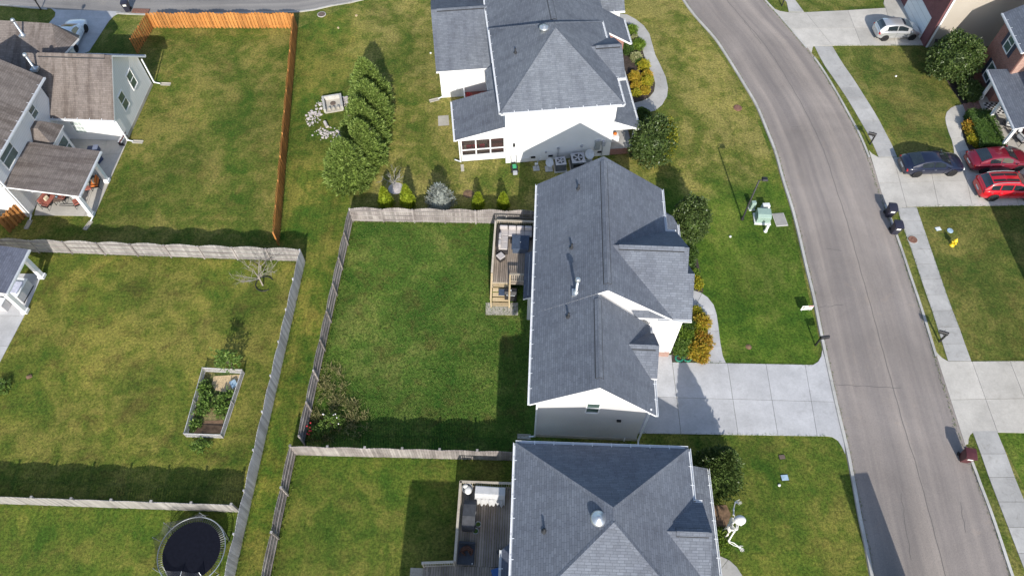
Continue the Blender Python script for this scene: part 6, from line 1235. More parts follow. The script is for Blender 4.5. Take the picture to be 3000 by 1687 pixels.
for a, l_ in ((0, 0.2), (180, 0.2), (270, 0.24)): m = MB(); m.M = Matrix.Rotation(R(a), 4, 'Z') @ Matrix.Translation((0, 0, 0.42)) @ Matrix.Rotation(R(90), 4, 'Y'); m.lathe([(0.075, 0.08), (0.075, l_), (0.05, l_ + 0.02), (0, l_ + 0.02)], 12); m.build('outlet', 'hydrant_yellow', t)
# agent's yard sign
t = thing('yard_sign', 'low white realty sign with a red heading on the left kerb lawn', 'sign', ZH(395, 1228), R(3))
for x in (-0.28, 0.28): MB().box(x - 0.012, x + 0.012, -0.012, 0.012, 0, 0.2).build('stake', 'grey_metal', t)
s_ = MB(); s_.box(-0.40, 0.40, -0.012, 0.012, 0.2, 0.72); pn = s_.build('panel', 'label_white', t); MB().box(0.02, 0.38, -0.018, -0.013, 0.60, 0.70).build('heading', 'print_red', pn); MB().box(-0.34, -0.20, -0.018, -0.013, 0.48, 0.62).build('emblem', 'print_black', pn); MB().box(-0.1, 0.32, -0.018, -0.013, 0.40, 0.44).build('text_line', 'print_black', pn)
# garden hose in a figure of eight
m = MB()
for c0, s0 in ((-0.28, 1), (0.28, -1)):
    for k in range(3): m.tube([(c0 + (0.27 - 0.035 * k) * math.cos(a), (0.27 - 0.035 * k) * 0.95 * math.sin(a), 0.05 + 0.02 * k) for a in np.linspace(0, 2 * math.pi, 30)], 0.014, 6, caps=False)
tag(m.build('garden_hose', 'hose_green', None, loc=ZK(1452, 582)), 'green garden hose coiled in a figure of eight by the driveway', 'hose')
# drainage outlet with rubble
t = thing('drain_outlet', 'square concrete drain outlet with grate left of the conifers', 'drain', (*xy(ZB(570, 1000)), 0), R(14)); MB().box(-0.75, 0.75, -0.8, 0.8, -0.05, 0.10).build('slab', 'concrete_pad', t); 
for b in ((-0.83, -0.65, -0.8, 0.85), (0.65, 0.83, -0.8, 0.85), (-0.64, 0.64, 0.68, 0.85)): MB().box(*b, 0.102, 0.5).build('side_wall', 'concrete_kerb', t, 0.015)
MB().lathe([(0.24, 0), (0.24, 0.03), (0.15, 0.035)], 20, (0, 0.2, 0.101)).build('grate_rim', 'cast_iron', t); MB().lathe([(0.20, 0.0), (0.0, 0.0)], 20, (0, 0.2, 0.12)).build('grate', 'dark_gap', t)
for x in (-0.35, 0.0, 0.38): MB().box(x - 0.1, x + 0.1, -0.62, -0.42, 0.102, 0.34).build('baffle_block', 'concrete_pad', t, 0.02)
tag(MB().tube([(0, 0, 0.12), (0.3, -0.6, 0.12)], 0.14, 10).build('log', 'stone', None, loc=ZB(490, 1160)), 'grey log lying among the white rubble', 'log')
m = MB(); rg = random.Random(4)
def rock(m, p, s):
    pts = [(p[0] + s * dx * rg.uniform(0.6, 1.1), p[1] + s * dy * rg.uniform(0.6, 1.1), max(0, 0.02 + s * 0.7 * dz)) for dx, dy, dz in ((1, 0, .3), (.5, .85, .4), (-.5, .85, .3), (-1, 0, .4), (-.5, -.85, .3), (.5, -.85, .4))]
    top = (p[0], p[1], s * rg.uniform(0.5, 0.8)); b = [(q[0], q[1], 0) for q in pts]; m.add(pts + [top] + b, [(i, (i + 1) % 6, 6) for i in range(6)] + [(7 + i, 7 + (i + 1) % 6, (i + 1) % 6, i) for i in range(6)])
cR = V2(ZB(575, 1105))
while len(m.v) < 13 * 330:
    an = rg.uniform(0, 2 * math.pi); rd = rg.gauss(1.0, 0.16); q = (cR.x + 1.75 * rd * math.cos(an), cR.y + 2.15 * rd * math.sin(an))
    if abs(math.sin(an * 1.5 + 0.6)) * rg.random() > 0.12: rock(m, q, rg.choice((0.035, 0.05, 0.07, 0.10, 0.15)))
tag(m.build('rubble', 'stone', None), 'scattered white rubble stones round the drain outlet', 'stones', None, 'stuff')
# small stones on the verge
m = MB(); rock(m, (0, 0, 0), 0.16); tag(m.build('stone', 'straw', None, loc=ZB(615, 268)), 'pale stone in the lawn beyond the conifers, lower of two', 'stone', 'pale stones in the far lawn'); m = MB(); rock(m, (0, 0, 0), 0.16); tag(m.build('stone', 'straw', None, loc=ZB(787, 152)), 'pale stone in the lawn beyond the conifers, upper of two', 'stone', 'pale stones in the far lawn')
tag(MB().box(-0.8, 0.8, -0.3, 0.3, 0.0, 0.11).build('storm_inlet', 'rust_plate', None, loc=ZA(1330, 112), rot=R(-2)), 'rusty storm inlet plate at the back street kerb', 'drain')

# ------------------------------------------------------------------ trampoline
t = thing('trampoline', 'round black trampoline with sagging safety net, lower left', 'trampoline', (*xy(ZM(1810, 1050, 0.8)), 0)); RT = 1.88
m = MB(); m.tube([(RT * math.cos(a), RT * math.sin(a), 0.85) for a in np.linspace(0, 2 * math.pi, 49)], 0.03, 8, caps=False); m.build('frame_ring', 'galvanised', t); MB().lathe([(RT - 0.26, 0.84), (RT * 0.5, 0.81), (0.0, 0.79)], 40).build('mat', 'tramp_mat', t)
m = MB()
for k in range(84): a = 2 * math.pi * k / 84; m.tube([((RT - 0.03) * math.cos(a), (RT - 0.03) * math.sin(a), 0.85), ((RT - 0.28) * math.cos(a), (RT - 0.28) * math.sin(a), 0.84)], 0.012, 4, caps=False, smooth=False)
o = m.build('spring', 'steel_dark', t); o['kind'] = 'stuff'
for k in range(4):
    a = 2 * math.pi * k / 4 + 0.4; b = a + 0.55; m = MB(); m.tube([(RT * math.cos(a), RT * math.sin(a), 0.85), (RT * math.cos(a), RT * math.sin(a), 0.05), (RT * math.cos(b), RT * math.sin(b), 0.05), (RT * math.cos(b), RT * math.sin(b), 0.85)], 0.025, 6); m.build('leg', 'galvanised', t)
pol = []
for k, (a, ro, hz) in enumerate(((80, 1.02, 1.75), (140, 1.14, 1.6), (165, 1.10, 1.7), (215, 1.02, 1.6), (262, 0.62, 1.15), (305, 0.80, 1.25), (20, 1.06, 1.5))):
    a = R(a); p0 = Vector((RT * 1.02 * math.cos(a), RT * 1.02 * math.sin(a), 0.3)); p1 = Vector((RT * 1.04 * math.cos(a), RT * 1.04 * math.sin(a), 0.95)); p2 = Vector((RT * ro * math.cos(a), RT * ro * math.sin(a), hz)); m = MB(); m.tube([p0, p1, p2], 0.02, 6); m.build('net_pole', 'galvanised', t); pol.append((p1, p2, a))
for i, j in ((0, 1), (1, 2), (2, 3), (3, 4), (4, 5)):
    (b0, t0, _), (b1, t1, _) = pol[i], pol[j]; m = MB(); vs = []
    for s in np.linspace(0, 1, 9):
        bt = b0.lerp(b1, s); bt = Vector((bt.x, bt.y, 0)).normalized() * RT * 0.9 + Vector((0, 0, 0.87)); tp = t0.lerp(t1, s) - Vector((0, 0, 0.35 * math.sin(math.pi * s)))
        vs += [tuple(bt), tuple(bt.lerp(tp, 0.5) + Vector((0.05 * math.sin(9 * s), 0.05 * math.cos(7 * s), 0))), tuple(tp)]
    m.add(vs, [(3 * i_ + k, 3 * i_ + k + 1, 3 * i_ + k + 4, 3 * i_ + k + 3) for i_ in range(8) for k in range(2)], 0, True); m.build('safety_net', 'tramp_net', t)
m = MB()
for x in (-0.18, 0.18): m.tube([(x, RT + 0.35, 0.02), (x, RT + 0.02, 0.95)], 0.018, 6)
for k in range(3): m.tube([(-0.18, RT + 0.28 - 0.09 * k, 0.22 + 0.25 * k), (0.18, RT + 0.28 - 0.09 * k, 0.22 + 0.25 * k)], 0.015, 6)
m.build('ladder', 'galvanised', t)
# ------------------------------------------------------------------ furniture on the middle deck
def rbox(root, name, mat, x0, x1, y0, y1, z0, z1, b=0.04): return block(root, name, mat, x0, x1, y0, y1, z0, z1, bevel=b)
def onto(M, x, y, z=0.0): return M @ Vector((x, y, z))
ZD0 = 1.003
t = thing('sectional_sofa', 'L-shaped wicker sofa with pale grey cushions in the deck corner', 'sofa', onto(DKM, 0, 0, ZD0), -R(2.6))
rbox(t, 'wicker_base', 'wicker_dark', 0.24, 2.85, 3.72, 4.55, 0, 0.30, 0.02); rbox(t, 'wicker_base', 'wicker_dark', 0.24, 1.05, 2.35, 3.715, 0, 0.30, 0.02); rbox(t, 'wicker_back', 'wicker_dark', 0.20, 2.86, 4.42, 4.56, 0.302, 0.68, 0.02); rbox(t, 'wicker_back', 'wicker_dark', 0.18, 0.32, 2.5, 4.415, 0.302, 0.68, 0.02); rbox(t, 'wicker_arm', 'wicker_dark', 2.74, 2.87, 3.72, 4.41, 0.302, 0.55, 0.02)
for i in range(3): x = 1.0 + 0.58 * i; rbox(t, 'seat_cushion', 'cushion_grey', x, x + 0.565, 3.74, 4.36, 0.31, 0.46); rbox(t, 'back_cushion', 'cushion_grey', x + 0.01, x + 0.555, 4.20, 4.40, 0.465, 0.86, 0.07)
rbox(t, 'seat_cushion', 'cushion_grey', 0.36, 0.985, 3.74, 4.36, 0.31, 0.46); rbox(t, 'back_cushion', 'cushion_grey', 0.36, 0.95, 4.20, 4.40, 0.465, 0.86, 0.07)
for i in range(2): y = 3.13 - 0.60 * i; rbox(t, 'seat_cushion', 'cushion_grey', 0.36, 1.0, y, y + 0.585, 0.31, 0.46); rbox(t, 'back_cushion', 'cushion_grey', 0.34, 0.54, y + 0.02, y + 0.57, 0.465, 0.86, 0.07)
t = thing('fire_table', 'square navy fire table with a ringed lid in front of the sectional', 'table', onto(DKM, 1.92, 3.05, ZD0), -R(2.6)); rbox(t, 'base', 'table_navy', -0.55, 0.55, -0.55, 0.55, 0, 0.55, 0.02); rbox(t, 'top', 'table_navy', -0.62, 0.62, -0.62, 0.62, 0.552, 0.62, 0.015)
for k in range(5):
    a = 0.56 - 0.11 * k; m = MB()
    for b in ((-a, a, a - 0.03, a), (-a, a, -a, -a + 0.03), (-a, -a + 0.03, -a + 0.03, a - 0.03), (a - 0.03, a, -a + 0.03, a - 0.03)): m.box(*b, 0.621, 0.64)
    m.build('lid_ring', 'table_navy', t)
rbox(t, 'lid_knob', 'white_metal', -0.03, 0.03, -0.03, 0.03, 0.621, 0.66, 0.01)
for l, x, y, r in (('pale-topped cube ottoman near the house wall on the upper deck', 3.08, 3.85, 38), ('pale-topped cube ottoman at the head of the deck stairs', 0.55, 1.95, 40)):
    t = thing('ottoman', l, 'ottoman', onto(DKM, x, y, ZD0), R(r), 'ottomans on the upper deck'); rbox(t, 'wicker_base', 'wicker_dark', -0.25, 0.25, -0.25, 0.25, 0, 0.34, 0.02); rbox(t, 'cushion', 'cushion_grey', -0.26, 0.26, -0.26, 0.26, 0.342, 0.45, 0.05)
t = thing('grill', 'black lidded grill beside the deck stairs', 'grill', P(1285, 752), -R(3)); rbox(t, 'cabinet', 'black_metal', -0.42, 0.42, -0.28, 0.28, 0.12, 0.85, 0.02); m = MB(); m.extrude([(-0.30, 0.855), (0.30, 0.855), (0.26, 1.05), (0.12, 1.15), (-0.12, 1.15), (-0.26, 1.05)], 'x', -0.42, 0.42); m.build('lid', 'black_metal', t, 0.02); rbox(t, 'side_shelf', 'table_navy', -0.85, -0.43, -0.25, 0.25, 0.80, 0.86, 0.01); MB().tube([(-0.3, -0.32, 0.98), (0.3, -0.32, 0.98)], 0.02, 8).build('handle', 'galvanised', t); rbox(t, 'thermometer', 'white_metal', -0.05, 0.05, -0.06, 0.04, 1.151, 1.165, 0.005)
for x in (-0.35, 0.35):
    for y in (-0.22, 0.22): m = MB(); m.box(x - 0.03, x + 0.03, y - 0.03, y + 0.03, 0.0, 0.118); m.build('caster', 'rubber', t)
# ------------------------------------------------------------------ lower deck
def zn(x, y): p = ZN(x, y, ZD0 + 0.25); return (p.x, p.y, ZD0)
t = thing('covered_grill', 'large grill under a light grey fitted cover on the lower deck', 'covered grill', zn(672, 470), -R(4)); 
prof = [(-0.36, 0.0), (0.36, 0.0), (0.36, 0.80), (0.26, 1.12), (-0.22, 1.14), (-0.36, 0.82)]; m = MB(); m.extrude(prof, 'x', -0.86, 0.86); m.build('cover', 'cover_grey', t, 0.05)
m = MB(); vs = []
for i in range(29):
    x = -0.88 + 1.76 * i / 28; f = 0.05 * math.sin(i * 1.7) + 0.03 * math.sin(i * 0.7); vs += [(x, -0.37 + f * 0.4, 0.75), (x, -0.45 + f, 0.35), (x, -0.50 + f * 1.6, 0.04)]
m.add(vs, [(3 * i + k, 3 * i + 3 + k, 3 * i + 4 + k, 3 * i + 1 + k) for i in range(28) for k in range(2)], 0, True); m.build('hem', 'cover_grey', t)
t = thing('covered_smoker', 'long charcoal-covered smoker along the left rail of the lower deck', 'covered smoker', zn(530, 610), -R(3)); m = MB(); m.extrude([(-0.85, 0), (0.85, 0), (0.85, 0.55), (0.5, 0.85), (-0.2, 0.98), (-0.75, 0.85), (-0.85, 0.6)], 'x', -0.36, 0.36); m.build('cover', 'cover_charcoal', t, 0.06); rbox(t, 'strap', 'black_metal', -0.37, 0.37, -0.72, -0.66, 0.2, 0.7, 0.01); rbox(t, 'tag', 'label_white', 0.361, 0.37, 0.05, 0.17, 0.55, 0.68, 0.002)
t = thing('basket', 'round wire basket with white bags in the lower deck corner', 'basket', zn(515, 430)); m = MB(); m.lathe([(0.22, 0), (0.30, 0.55), (0.32, 0.56), (0.30, 0.57), (0.20, 0.05), (0, 0.05)], 20); m.build('basket', 'grey_metal', t); m = MB(); m.ball((0.05, -0.12, 0.55), (0.22, 0.26, 0.16), 12, 8); m.ball((-0.1, 0.1, 0.58), (0.16, 0.14, 0.12), 10, 7); m.build('bag', 'label_white', t)
for l, x, y in (('pale round pot beside the charcoal-covered smoker', 587, 668), ('pale round pot at the end of the charcoal-covered smoker', 570, 714)):
    t = thing('pot', l, 'pot', zn(x, y), 0, 'round pots on the lower deck'); m = MB(); m.lathe([(0.13, 0), (0.16, 0.32), (0.175, 0.33), (0.15, 0.34), (0.13, 0.08), (0, 0.08)], 18); m.build('body', 'pot_grey', t); m = MB(); m.lathe([(0.145, 0.20), (0.0, 0.21)], 16); m.build('soil', 'garden_plant', t)
t = thing('dog_bed', 'dark slate raised dog bed on the lower deck', 'dog bed', zn(505, 862), -R(3)); rbox(t, 'mattress', 'bed_slate', -0.47, 0.47, -0.62, 0.62, 0.06, 0.20, 0.05); rbox(t, 'bolster', 'bed_slate', -0.47, 0.47, 0.45, 0.62, 0.202, 0.30, 0.05); rbox(t, 'tag', 'label_white', 0.36, 0.40, -0.60, -0.52, 0.201, 0.207, 0.001)
# dog lying curled on the bed: one skinned body
def body_tubes(m, chains):
    for ch in chains: m.tube([c[:3] for c in ch], [c[3] for c in ch], 10)
t = thing('dog', 'dark brown dog lying curled on the slate dog bed', 'dog', (*zn(505, 845)[:2], ZD0 + 0.21), R(15))
chains = [
    [(-0.30, 0.02, 0.10, 0.05), (-0.24, 0.04, 0.12, 0.115), (-0.08, 0.10, 0.13, 0.135), (0.08, 0.10, 0.13, 0.145), (0.20, 0.03, 0.13, 0.125), (0.27, -0.06, 0.15, 0.085), (0.30, -0.13, 0.15, 0.075), (0.28, -0.22, 0.12, 0.065), (0.24, -0.30, 0.09, 0.035), (0.23, -0.33, 0.085, 0.012)],
    [(-0.20, 0.0, 0.12, 0.09), (-0.22, -0.12, 0.09, 0.075), (-0.10, -0.17, 0.06, 0.04), (-0.20, -0.22, 0.05, 0.03), (-0.08, -0.26, 0.04, 0.028), (-0.04, -0.26, 0.035, 0.01)],
    [(0.18, 0.0, 0.10, 0.07), (0.12, -0.12, 0.06, 0.045), (0.16, -0.24, 0.04, 0.03), (0.20, -0.36, 0.04, 0.03), (0.21, -0.39, 0.035, 0.01)],
    [(-0.28, 0.03, 0.10, 0.04), (-0.38, -0.04, 0.07, 0.026), (-0.40, -0.18, 0.04, 0.02), (-0.34, -0.30, 0.035, 0.012), (-0.33, -0.32, 0.035, 0.004)],
    [(0.33, -0.10, 0.20, 0.03), (0.36, -0.12, 0.20, 0.035), (0.37, -0.17, 0.14, 0.02), (0.37, -0.19, 0.12, 0.005)],
    [(0.24, -0.10, 0.21, 0.03), (0.21, -0.11, 0.21, 0.035), (0.19, -0.16, 0.15, 0.02), (0.19, -0.18, 0.13, 0.005)]]
m = MB(); body_tubes(m, chains); o = m.build('body', 'dog_brown', t); rmz = o.modifiers.new('remesh', 'REMESH'); rmz.mode = 'VOXEL'; rmz.voxel_size = 0.014; sm = o.modifiers.new('smooth', 'SMOOTH'); sm.factor = 0.6; sm.iterations = 4
rbox(t, 'collar', 'print_red', 0.215, 0.345, -0.092, -0.072, 0.09, 0.222, 0.008)
t = thing('tarp', 'bright blue folded tarp on the lower deck by the bay', 'tarp', zn(715, 1010), 0.3); rbox(t, 'fold', 'tarp_blue', -0.25, 0.25, -0.35, 0.35, 0, 0.14, 0.04); rbox(t, 'upper_fold', 'tarp_blue', -0.2, 0.22, -0.2, 0.3, 0.142, 0.22, 0.04)
t = thing('planter', 'dark leafless planter beside the lower bay roof', 'planter', zn(738, 860)); MB().lathe([(0.13, 0), (0.19, 0.32), (0.16, 0.33), (0, 0.28)], 16).build('pot', 'cover_charcoal', t); m = MB()
for k in range(14): a = k * 2.4; m.tube([(0, 0, 0.3), (0.12 * math.cos(a), 0.12 * math.sin(a), 0.55), (0.3 * math.cos(a), 0.3 * math.sin(a), 0.7 + 0.03 * (k % 5))], [0.012, 0.009, 0.004], 4)
m.build('stem', 'bark', t)

# ------------------------------------------------------------------ giant skeleton
t = thing('skeleton_decoration', 'giant white Halloween skeleton with raised arms on the lower front lawn', 'skeleton', (12.32, 10.32, 0), 0.0)
def pt(x, y, z, ref=(12.32, 10.32)): return Vector((x - ref[0], y - ref[1], z))
m = MB(); m.ball((0.10, -0.03, 3.42), (0.33, 0.265, 0.30), 20, 14); m.ball((0.26, -0.04, 3.27), (0.15, 0.17, 0.16), 14, 10); sk = m.build('skull', 'bone', t)
for y in (-0.13, 0.06): m = MB(); m.ball((0.385, y, 3.33), (0.045, 0.062, 0.062), 10, 8); m.build('eye_socket', 'dark_gap', sk)
m = MB(); m.ball((0.415, -0.035, 3.24), (0.02, 0.028, 0.04), 8, 6); m.build('nose_cavity', 'dark_gap', sk); m = MB(); m.tube([(0.08, 0.12, 3.22), (0.22, 0.14, 3.08), (0.36, 0.06, 3.05), (0.38, -0.04, 3.05), (0.36, -0.14, 3.05), (0.22, -0.22, 3.08), (0.08, -0.20, 3.22)], 0.035, 8); m.build('jaw', 'bone', sk)
m = MB()
for k in range(26):
    z = 1.75 + k * 0.055; x = -0.03 - 0.06 * math.sin((z - 1.75) * 2.2); m.lathe([(0.03, -0.02), (0.05, 0.0), (0.03, 0.02)], 8, (x, 0, z))
m.tube([(-0.03, 0, 1.7), (-0.09, 0, 2.4), (-0.02, 0, 3.15)], 0.025, 8); m.build('spine', 'bone', t)
for k in range(9):
    z = 2.72 - 0.075 * k; w_ = 0.20 + 0.17 * math.sin(math.pi * (k + 1.2) / 10.5); dp = 0.20 + 0.10 * math.sin(math.pi * (k + 1) / 10)
    for sg in (-1, 1):
        m = MB(); m.tube([(-0.08, 0.02 * sg, z + 0.02), (-0.08 - 0.05, sg * w_ * 0.6, z), (0.0, sg * w_, z - 0.04), (dp * 0.75, sg * w_ * 0.75, z - 0.09), (dp, sg * 0.05, z - 0.09 if k < 6 else z - 0.03)][:5 if k < 7 else 4], 0.017, 6); m.build('rib', 'bone', t)
m = MB(); m.box(0.20, 0.235, -0.05, 0.05, 2.15, 2.66); m.build('sternum', 'bone', t, 0.012)
m = MB(); m.tube([(0.16, 0.02, 2.70), (0.06, 0.25, 2.78), (0.02, 0.42, 2.76)], 0.024, 8); m.build('collarbone', 'bone', t); m = MB(); m.tube([(0.16, -0.02, 2.70), (0.04, -0.25, 2.78), (-0.06, -0.42, 2.74)], 0.024, 8); m.build('collarbone', 'bone', t)
for sg in (-1, 1): m = MB(); m.slab([(-0.16, sg * 0.12, 2.7), (-0.10, sg * 0.36, 2.74), (-0.16, sg * 0.26, 2.38)], 0.03, 0, 0); m.build('shoulder_blade', 'bone', t)
m = MB(); m.ball((-0.02, 0, 1.66), (0.14, 0.24, 0.15), 14, 9); m.build('pelvis', 'bone', t)
def bone(a, b, r=0.03, knob=0.05, nm='bone', par=None):
    m = MB(); a, b = Vector(a), Vector(b); m.tube([a, a.lerp(b, 0.08), a.lerp(b, 0.2), a.lerp(b, 0.8), a.lerp(b, 0.92), b], [knob * 0.7, knob, r, r, knob, knob * 0.6], 10); return m.build(nm, 'bone', par or t)
def hand(w0, d, spread_n, par):
    w0, d, s = Vector(w0), Vector(d).normalized(), Vector(spread_n).normalized()
    m = MB(); m.ball(w0 + d * 0.04, (0.06, 0.06, 0.04), 10, 6); hb = m.build('wrist', 'bone', par)
    for i, (ln, sp) in enumerate(((0.24, -0.55), (0.31, -0.22), (0.34, 0.02), (0.30, 0.26), (0.20, 0.85))):
        fd = (d + s * sp * 0.75).normalized(); b0 = w0 + d * 0.05 + s * sp * 0.09; m = MB(); up = Vector((0, 0, 0.03 if i < 4 else 0.0)); m.tube([b0, b0 + fd * ln * 0.45, b0 + fd * ln * 0.47, b0 + fd * ln * 0.72 - up * 0.5, b0 + fd * ln * 0.74 - up * 0.6, b0 + fd * ln - up * 1.6], [0.022, 0.014, 0.022, 0.012, 0.017, 0.007], 7); m.build('finger', 'bone', hb)
sh = pt(12.36, 10.74, 2.74); el = pt(12.46, 11.02, 2.60); wr = pt(12.62, 11.40, 2.80); sh = Vector((0.02, 0.42, 2.74)); el = Vector((0.12, 0.78, 2.55)); wr = Vector((0.20, 1.12, 2.85))
bone(sh, el, 0.04, 0.06, 'upper_arm'); bone(el, wr, 0.03, 0.05, 'forearm'); hand(wr, (0.75, -0.25, 0.45), (0.3, 0.9, -0.2), t)
sh = Vector((-0.06, -0.42, 2.72)); el = Vector((-0.30, -0.82, 2.05)); wr = Vector((0.32, -1.02, 1.70)); bone(sh, el, 0.045, 0.065, 'upper_arm')
m = MB(); m.tube([el, el.lerp(wr, 0.5) + Vector((0.02, 0.05, 0)), wr], 0.026, 8); m.build('forearm', 'bone', t); m = MB(); m.tube([el + Vector((0, -0.05, -0.02)), el.lerp(wr, 0.5) + Vector((0, -0.07, -0.02)), wr + Vector((0, -0.04, 0))], 0.022, 8); m.build('forearm', 'bone', t); hand(wr, (0.8, -0.62, -0.15), (0.5, 0.8, 0), t)
for sg in (-1, 1):
    hp_ = Vector((-0.02, sg * 0.17, 1.60)); kn = Vector((0.05, sg * 0.20, 0.85)); an = Vector((-0.02, sg * 0.22, 0.10)); bone(hp_, kn, 0.045, 0.07, 'thigh_bone'); bone(kn, an, 0.036, 0.055, 'shin_bone'); MB().frustum((-0.12, 0.26, sg * 0.22 - 0.09, sg * 0.22 + 0.09), (-0.06, 0.10, sg * 0.22 - 0.05, sg * 0.22 + 0.05), 0.0, 0.12).build('foot', 'bone', t, 0.02)
MB().box(-0.35, 0.35, -0.45, 0.45, 0.0, 0.03).build('base_frame', 'black_metal', t)

# ------------------------------------------------------------------ by the upper house wall
THM = Matrix.Translation((1.0, 35.8, 0)) @ Matrix.Rotation(R(6.0), 4, 'Z')
def ac(label, x, y, s, h, round_top):
    t = thing('air_conditioner', label, 'air conditioner', onto(THM, x, y), R(6)); rbox(t, 'pad', 'concrete_pad', -s / 2 - 0.1, s / 2 + 0.1, -s / 2 - 0.1, s / 2 + 0.1, 0, 0.08, 0.01); rbox(t, 'casing', 'ac_dark', -s / 2, s / 2, -s / 2, s / 2, 0.082, h - 0.05, 0.03); rbox(t, 'top', 'ac_grey', -s / 2 - 0.015, s / 2 + 0.015, -s / 2 - 0.015, s / 2 + 0.015, h - 0.048, h, 0.02)
    m = MB(); m.lathe([(s * 0.36, 0), (s * 0.36, 0.012), (0, 0.012)], 28, (0, 0, h + 0.001)); m.build('fan_opening', 'dark_gap', t); m = MB(); m.lathe([(0.09, 0), (0.08, 0.03), (0, 0.035)], 16, (0, 0, h + 0.016)); m.build('fan_hub', 'ac_grey', t)
    for k in range(5): m = MB(); m.M = Matrix.Translation((0, 0, h + 0.016)) @ Matrix.Rotation(2 * math.pi * k / 5, 4, 'Z'); m.slab([(0.07, -0.04, 0.004), (s * 0.33, -0.09, 0.004), (s * 0.33, 0.06, 0.012), (0.07, 0.05, 0.012)], 0.003, 0, 0); m.build('fan_blade', 'ac_grey', t)
    m = MB()
    for k in range(4): r_ = s * (0.10 + 0.09 * k); m.tube([(r_ * math.cos(a), r_ * math.sin(a), h + 0.035) for a in np.linspace(0, 2 * math.pi, 29)], 0.004, 4, caps=False, smooth=False)
    o = m.build('guard_wire', 'grey_metal', t); o['kind'] = 'stuff'; return t
ac('smaller air conditioner with a visible fan below the white wall', 3.15, 2.75, 0.82, 0.85, True); t = ac('larger grey air conditioner nearest the porch below the white wall', 4.55, 2.85, 1.05, 0.95, False); rbox(t, 'louvre', 'dark_gap', -0.42, 0.42, -0.53, -0.524, 0.45, 0.75, 0)
def dish(label, x, y, az, rr=0.36, h=0.75):
    t = thing('satellite_dish', label, 'satellite dish', onto(THM, x, y), R(6), 'satellite dishes below the white wall'); m = MB(); m.tube([(0, 0, 0), (0, 0, h)], 0.03, 8); m.build('mast', 'grey_metal', t); m = MB(); m.M = Matrix.Translation((0, 0, h)) @ Matrix.Rotation(R(az), 4, 'Z') @ Matrix.Rotation(R(48), 4, 'X'); m.lathe([(0, 0.0), (rr * 0.5, 0.02), (rr * 0.85, 0.06), (rr, 0.09), (rr * 0.98, 0.10), (rr * 0.8, 0.06), (0, 0.015)], 28, (0, 0, 0), sx=0.92); m.build('reflector', 'dish_grey', t)
    m = MB(); m.M = Matrix.Translation((0, 0, h)) @ Matrix.Rotation(R(az), 4, 'Z') @ Matrix.Rotation(R(48), 4, 'X'); m.tube([(0, rr * 0.9, 0.08), (0, rr * 0.9, 0.2), (0, rr * 0.1, 0.45)], 0.014, 6); m.box(-0.05, 0.05, rr * 0.1 - 0.05, rr * 0.1 + 0.05, 0.42, 0.5); m.build('receiver_arm', 'dish_grey', t); rbox(t, 'foot_frame', 'grey_metal', -0.3, 0.3, -0.3, 0.3, 0, 0.03, 0); return t
dish('grey satellite dish left of the smaller air conditioner', 2.25, 2.75, 15); dish('grey satellite dish right of the larger air conditioner', 5.55, 3.15, -15, 0.40, 0.9)
t = thing('antenna_bracket', 'bare grey dish bracket without its dish left of the dishes', 'bracket', onto(THM, 1.25, 2.95), R(6)); m = MB(); m.tube([(0, 0, 0), (0, 0, 0.5), (0.35, 0.25, 0.95)], 0.03, 8); m.build('mast', 'grey_metal', t); rbox(t, 'box', 'dish_grey', -0.12, 0.14, -0.1, 0.08, 0.4, 0.55, 0.01); rbox(t, 'foot_frame', 'grey_metal', -0.25, 0.25, -0.3, 0.2, 0, 0.03, 0)
t = thing('lawn_mower', 'green push mower parked at the white wall corner', 'lawn mower', onto(THM, -0.5, 3.0), R(6)); rbox(t, 'deck', 'black_metal', -0.24, 0.24, -0.42, 0.20, 0.10, 0.26, 0.04); rbox(t, 'engine', 'mower_green', -0.16, 0.16, -0.18, 0.16, 0.262, 0.46, 0.05); rbox(t, 'grass_bag', 'ac_grey', -0.18, 0.18, -0.75, -0.44, 0.12, 0.36, 0.05); MB().tube([(-0.2, 0.15, 0.25), (-0.22, 0.55, 0.95), (0.22, 0.55, 0.95), (0.2, 0.15, 0.25)], 0.016, 6).build('handle', 'black_metal', t)
for x in (-0.27, 0.27):
    for y in (-0.34, 0.14): m = MB(); m.M = Matrix.Translation((x, y, 0.1)) @ Matrix.Rotation(R(90), 4, 'Y'); m.lathe([(0, -0.025), (0.10, -0.025), (0.10, 0.025), (0, 0.025)], 14); m.build('wheel', 'rubber', t)
# screened porch sofa and rear deck furniture
t = thing('porch_sofa', 'brown sofa with red cushions inside the screened porch', 'sofa', onto(THM, -3.4, 4.9, 0.452), R(6)); rbox(t, 'seat', 'cushion_brown', -0.95, 0.95, -0.35, 0.35, 0.0, 0.42); rbox(t, 'backrest', 'cushion_brown', -0.95, 0.95, 0.22, 0.42, 0.422, 0.85)
for x in (-0.55, -0.05, 0.5): rbox(t, 'cushion', 'cushion_red', x - 0.22, x + 0.22, -0.28, 0.18, 0.425, 0.58, 0.06)
rbox(t, 'throw', 'cushion_cream', -0.95, -0.7, -0.3, 0.2, 0.425, 0.5, 0.03)
t = thing('patio_chair', 'tan sling chair on the small rear deck of the upper house', 'chair', onto(THM, -2.3, 10.2, 0.502), R(10)); rbox(t, 'seat', 'cushion_cream', -0.25, 0.25, -0.25, 0.25, 0.36, 0.42); rbox(t, 'backrest', 'cover_grey', -0.26, 0.26, 0.22, 0.28, 0.42, 0.95)
for x in (-0.24, 0.24):
    for y in (-0.22, 0.24): m = MB(); m.box(x - 0.02, x + 0.02, y - 0.02, y + 0.02, 0, 0.36); m.build('leg', 'black_metal', t)
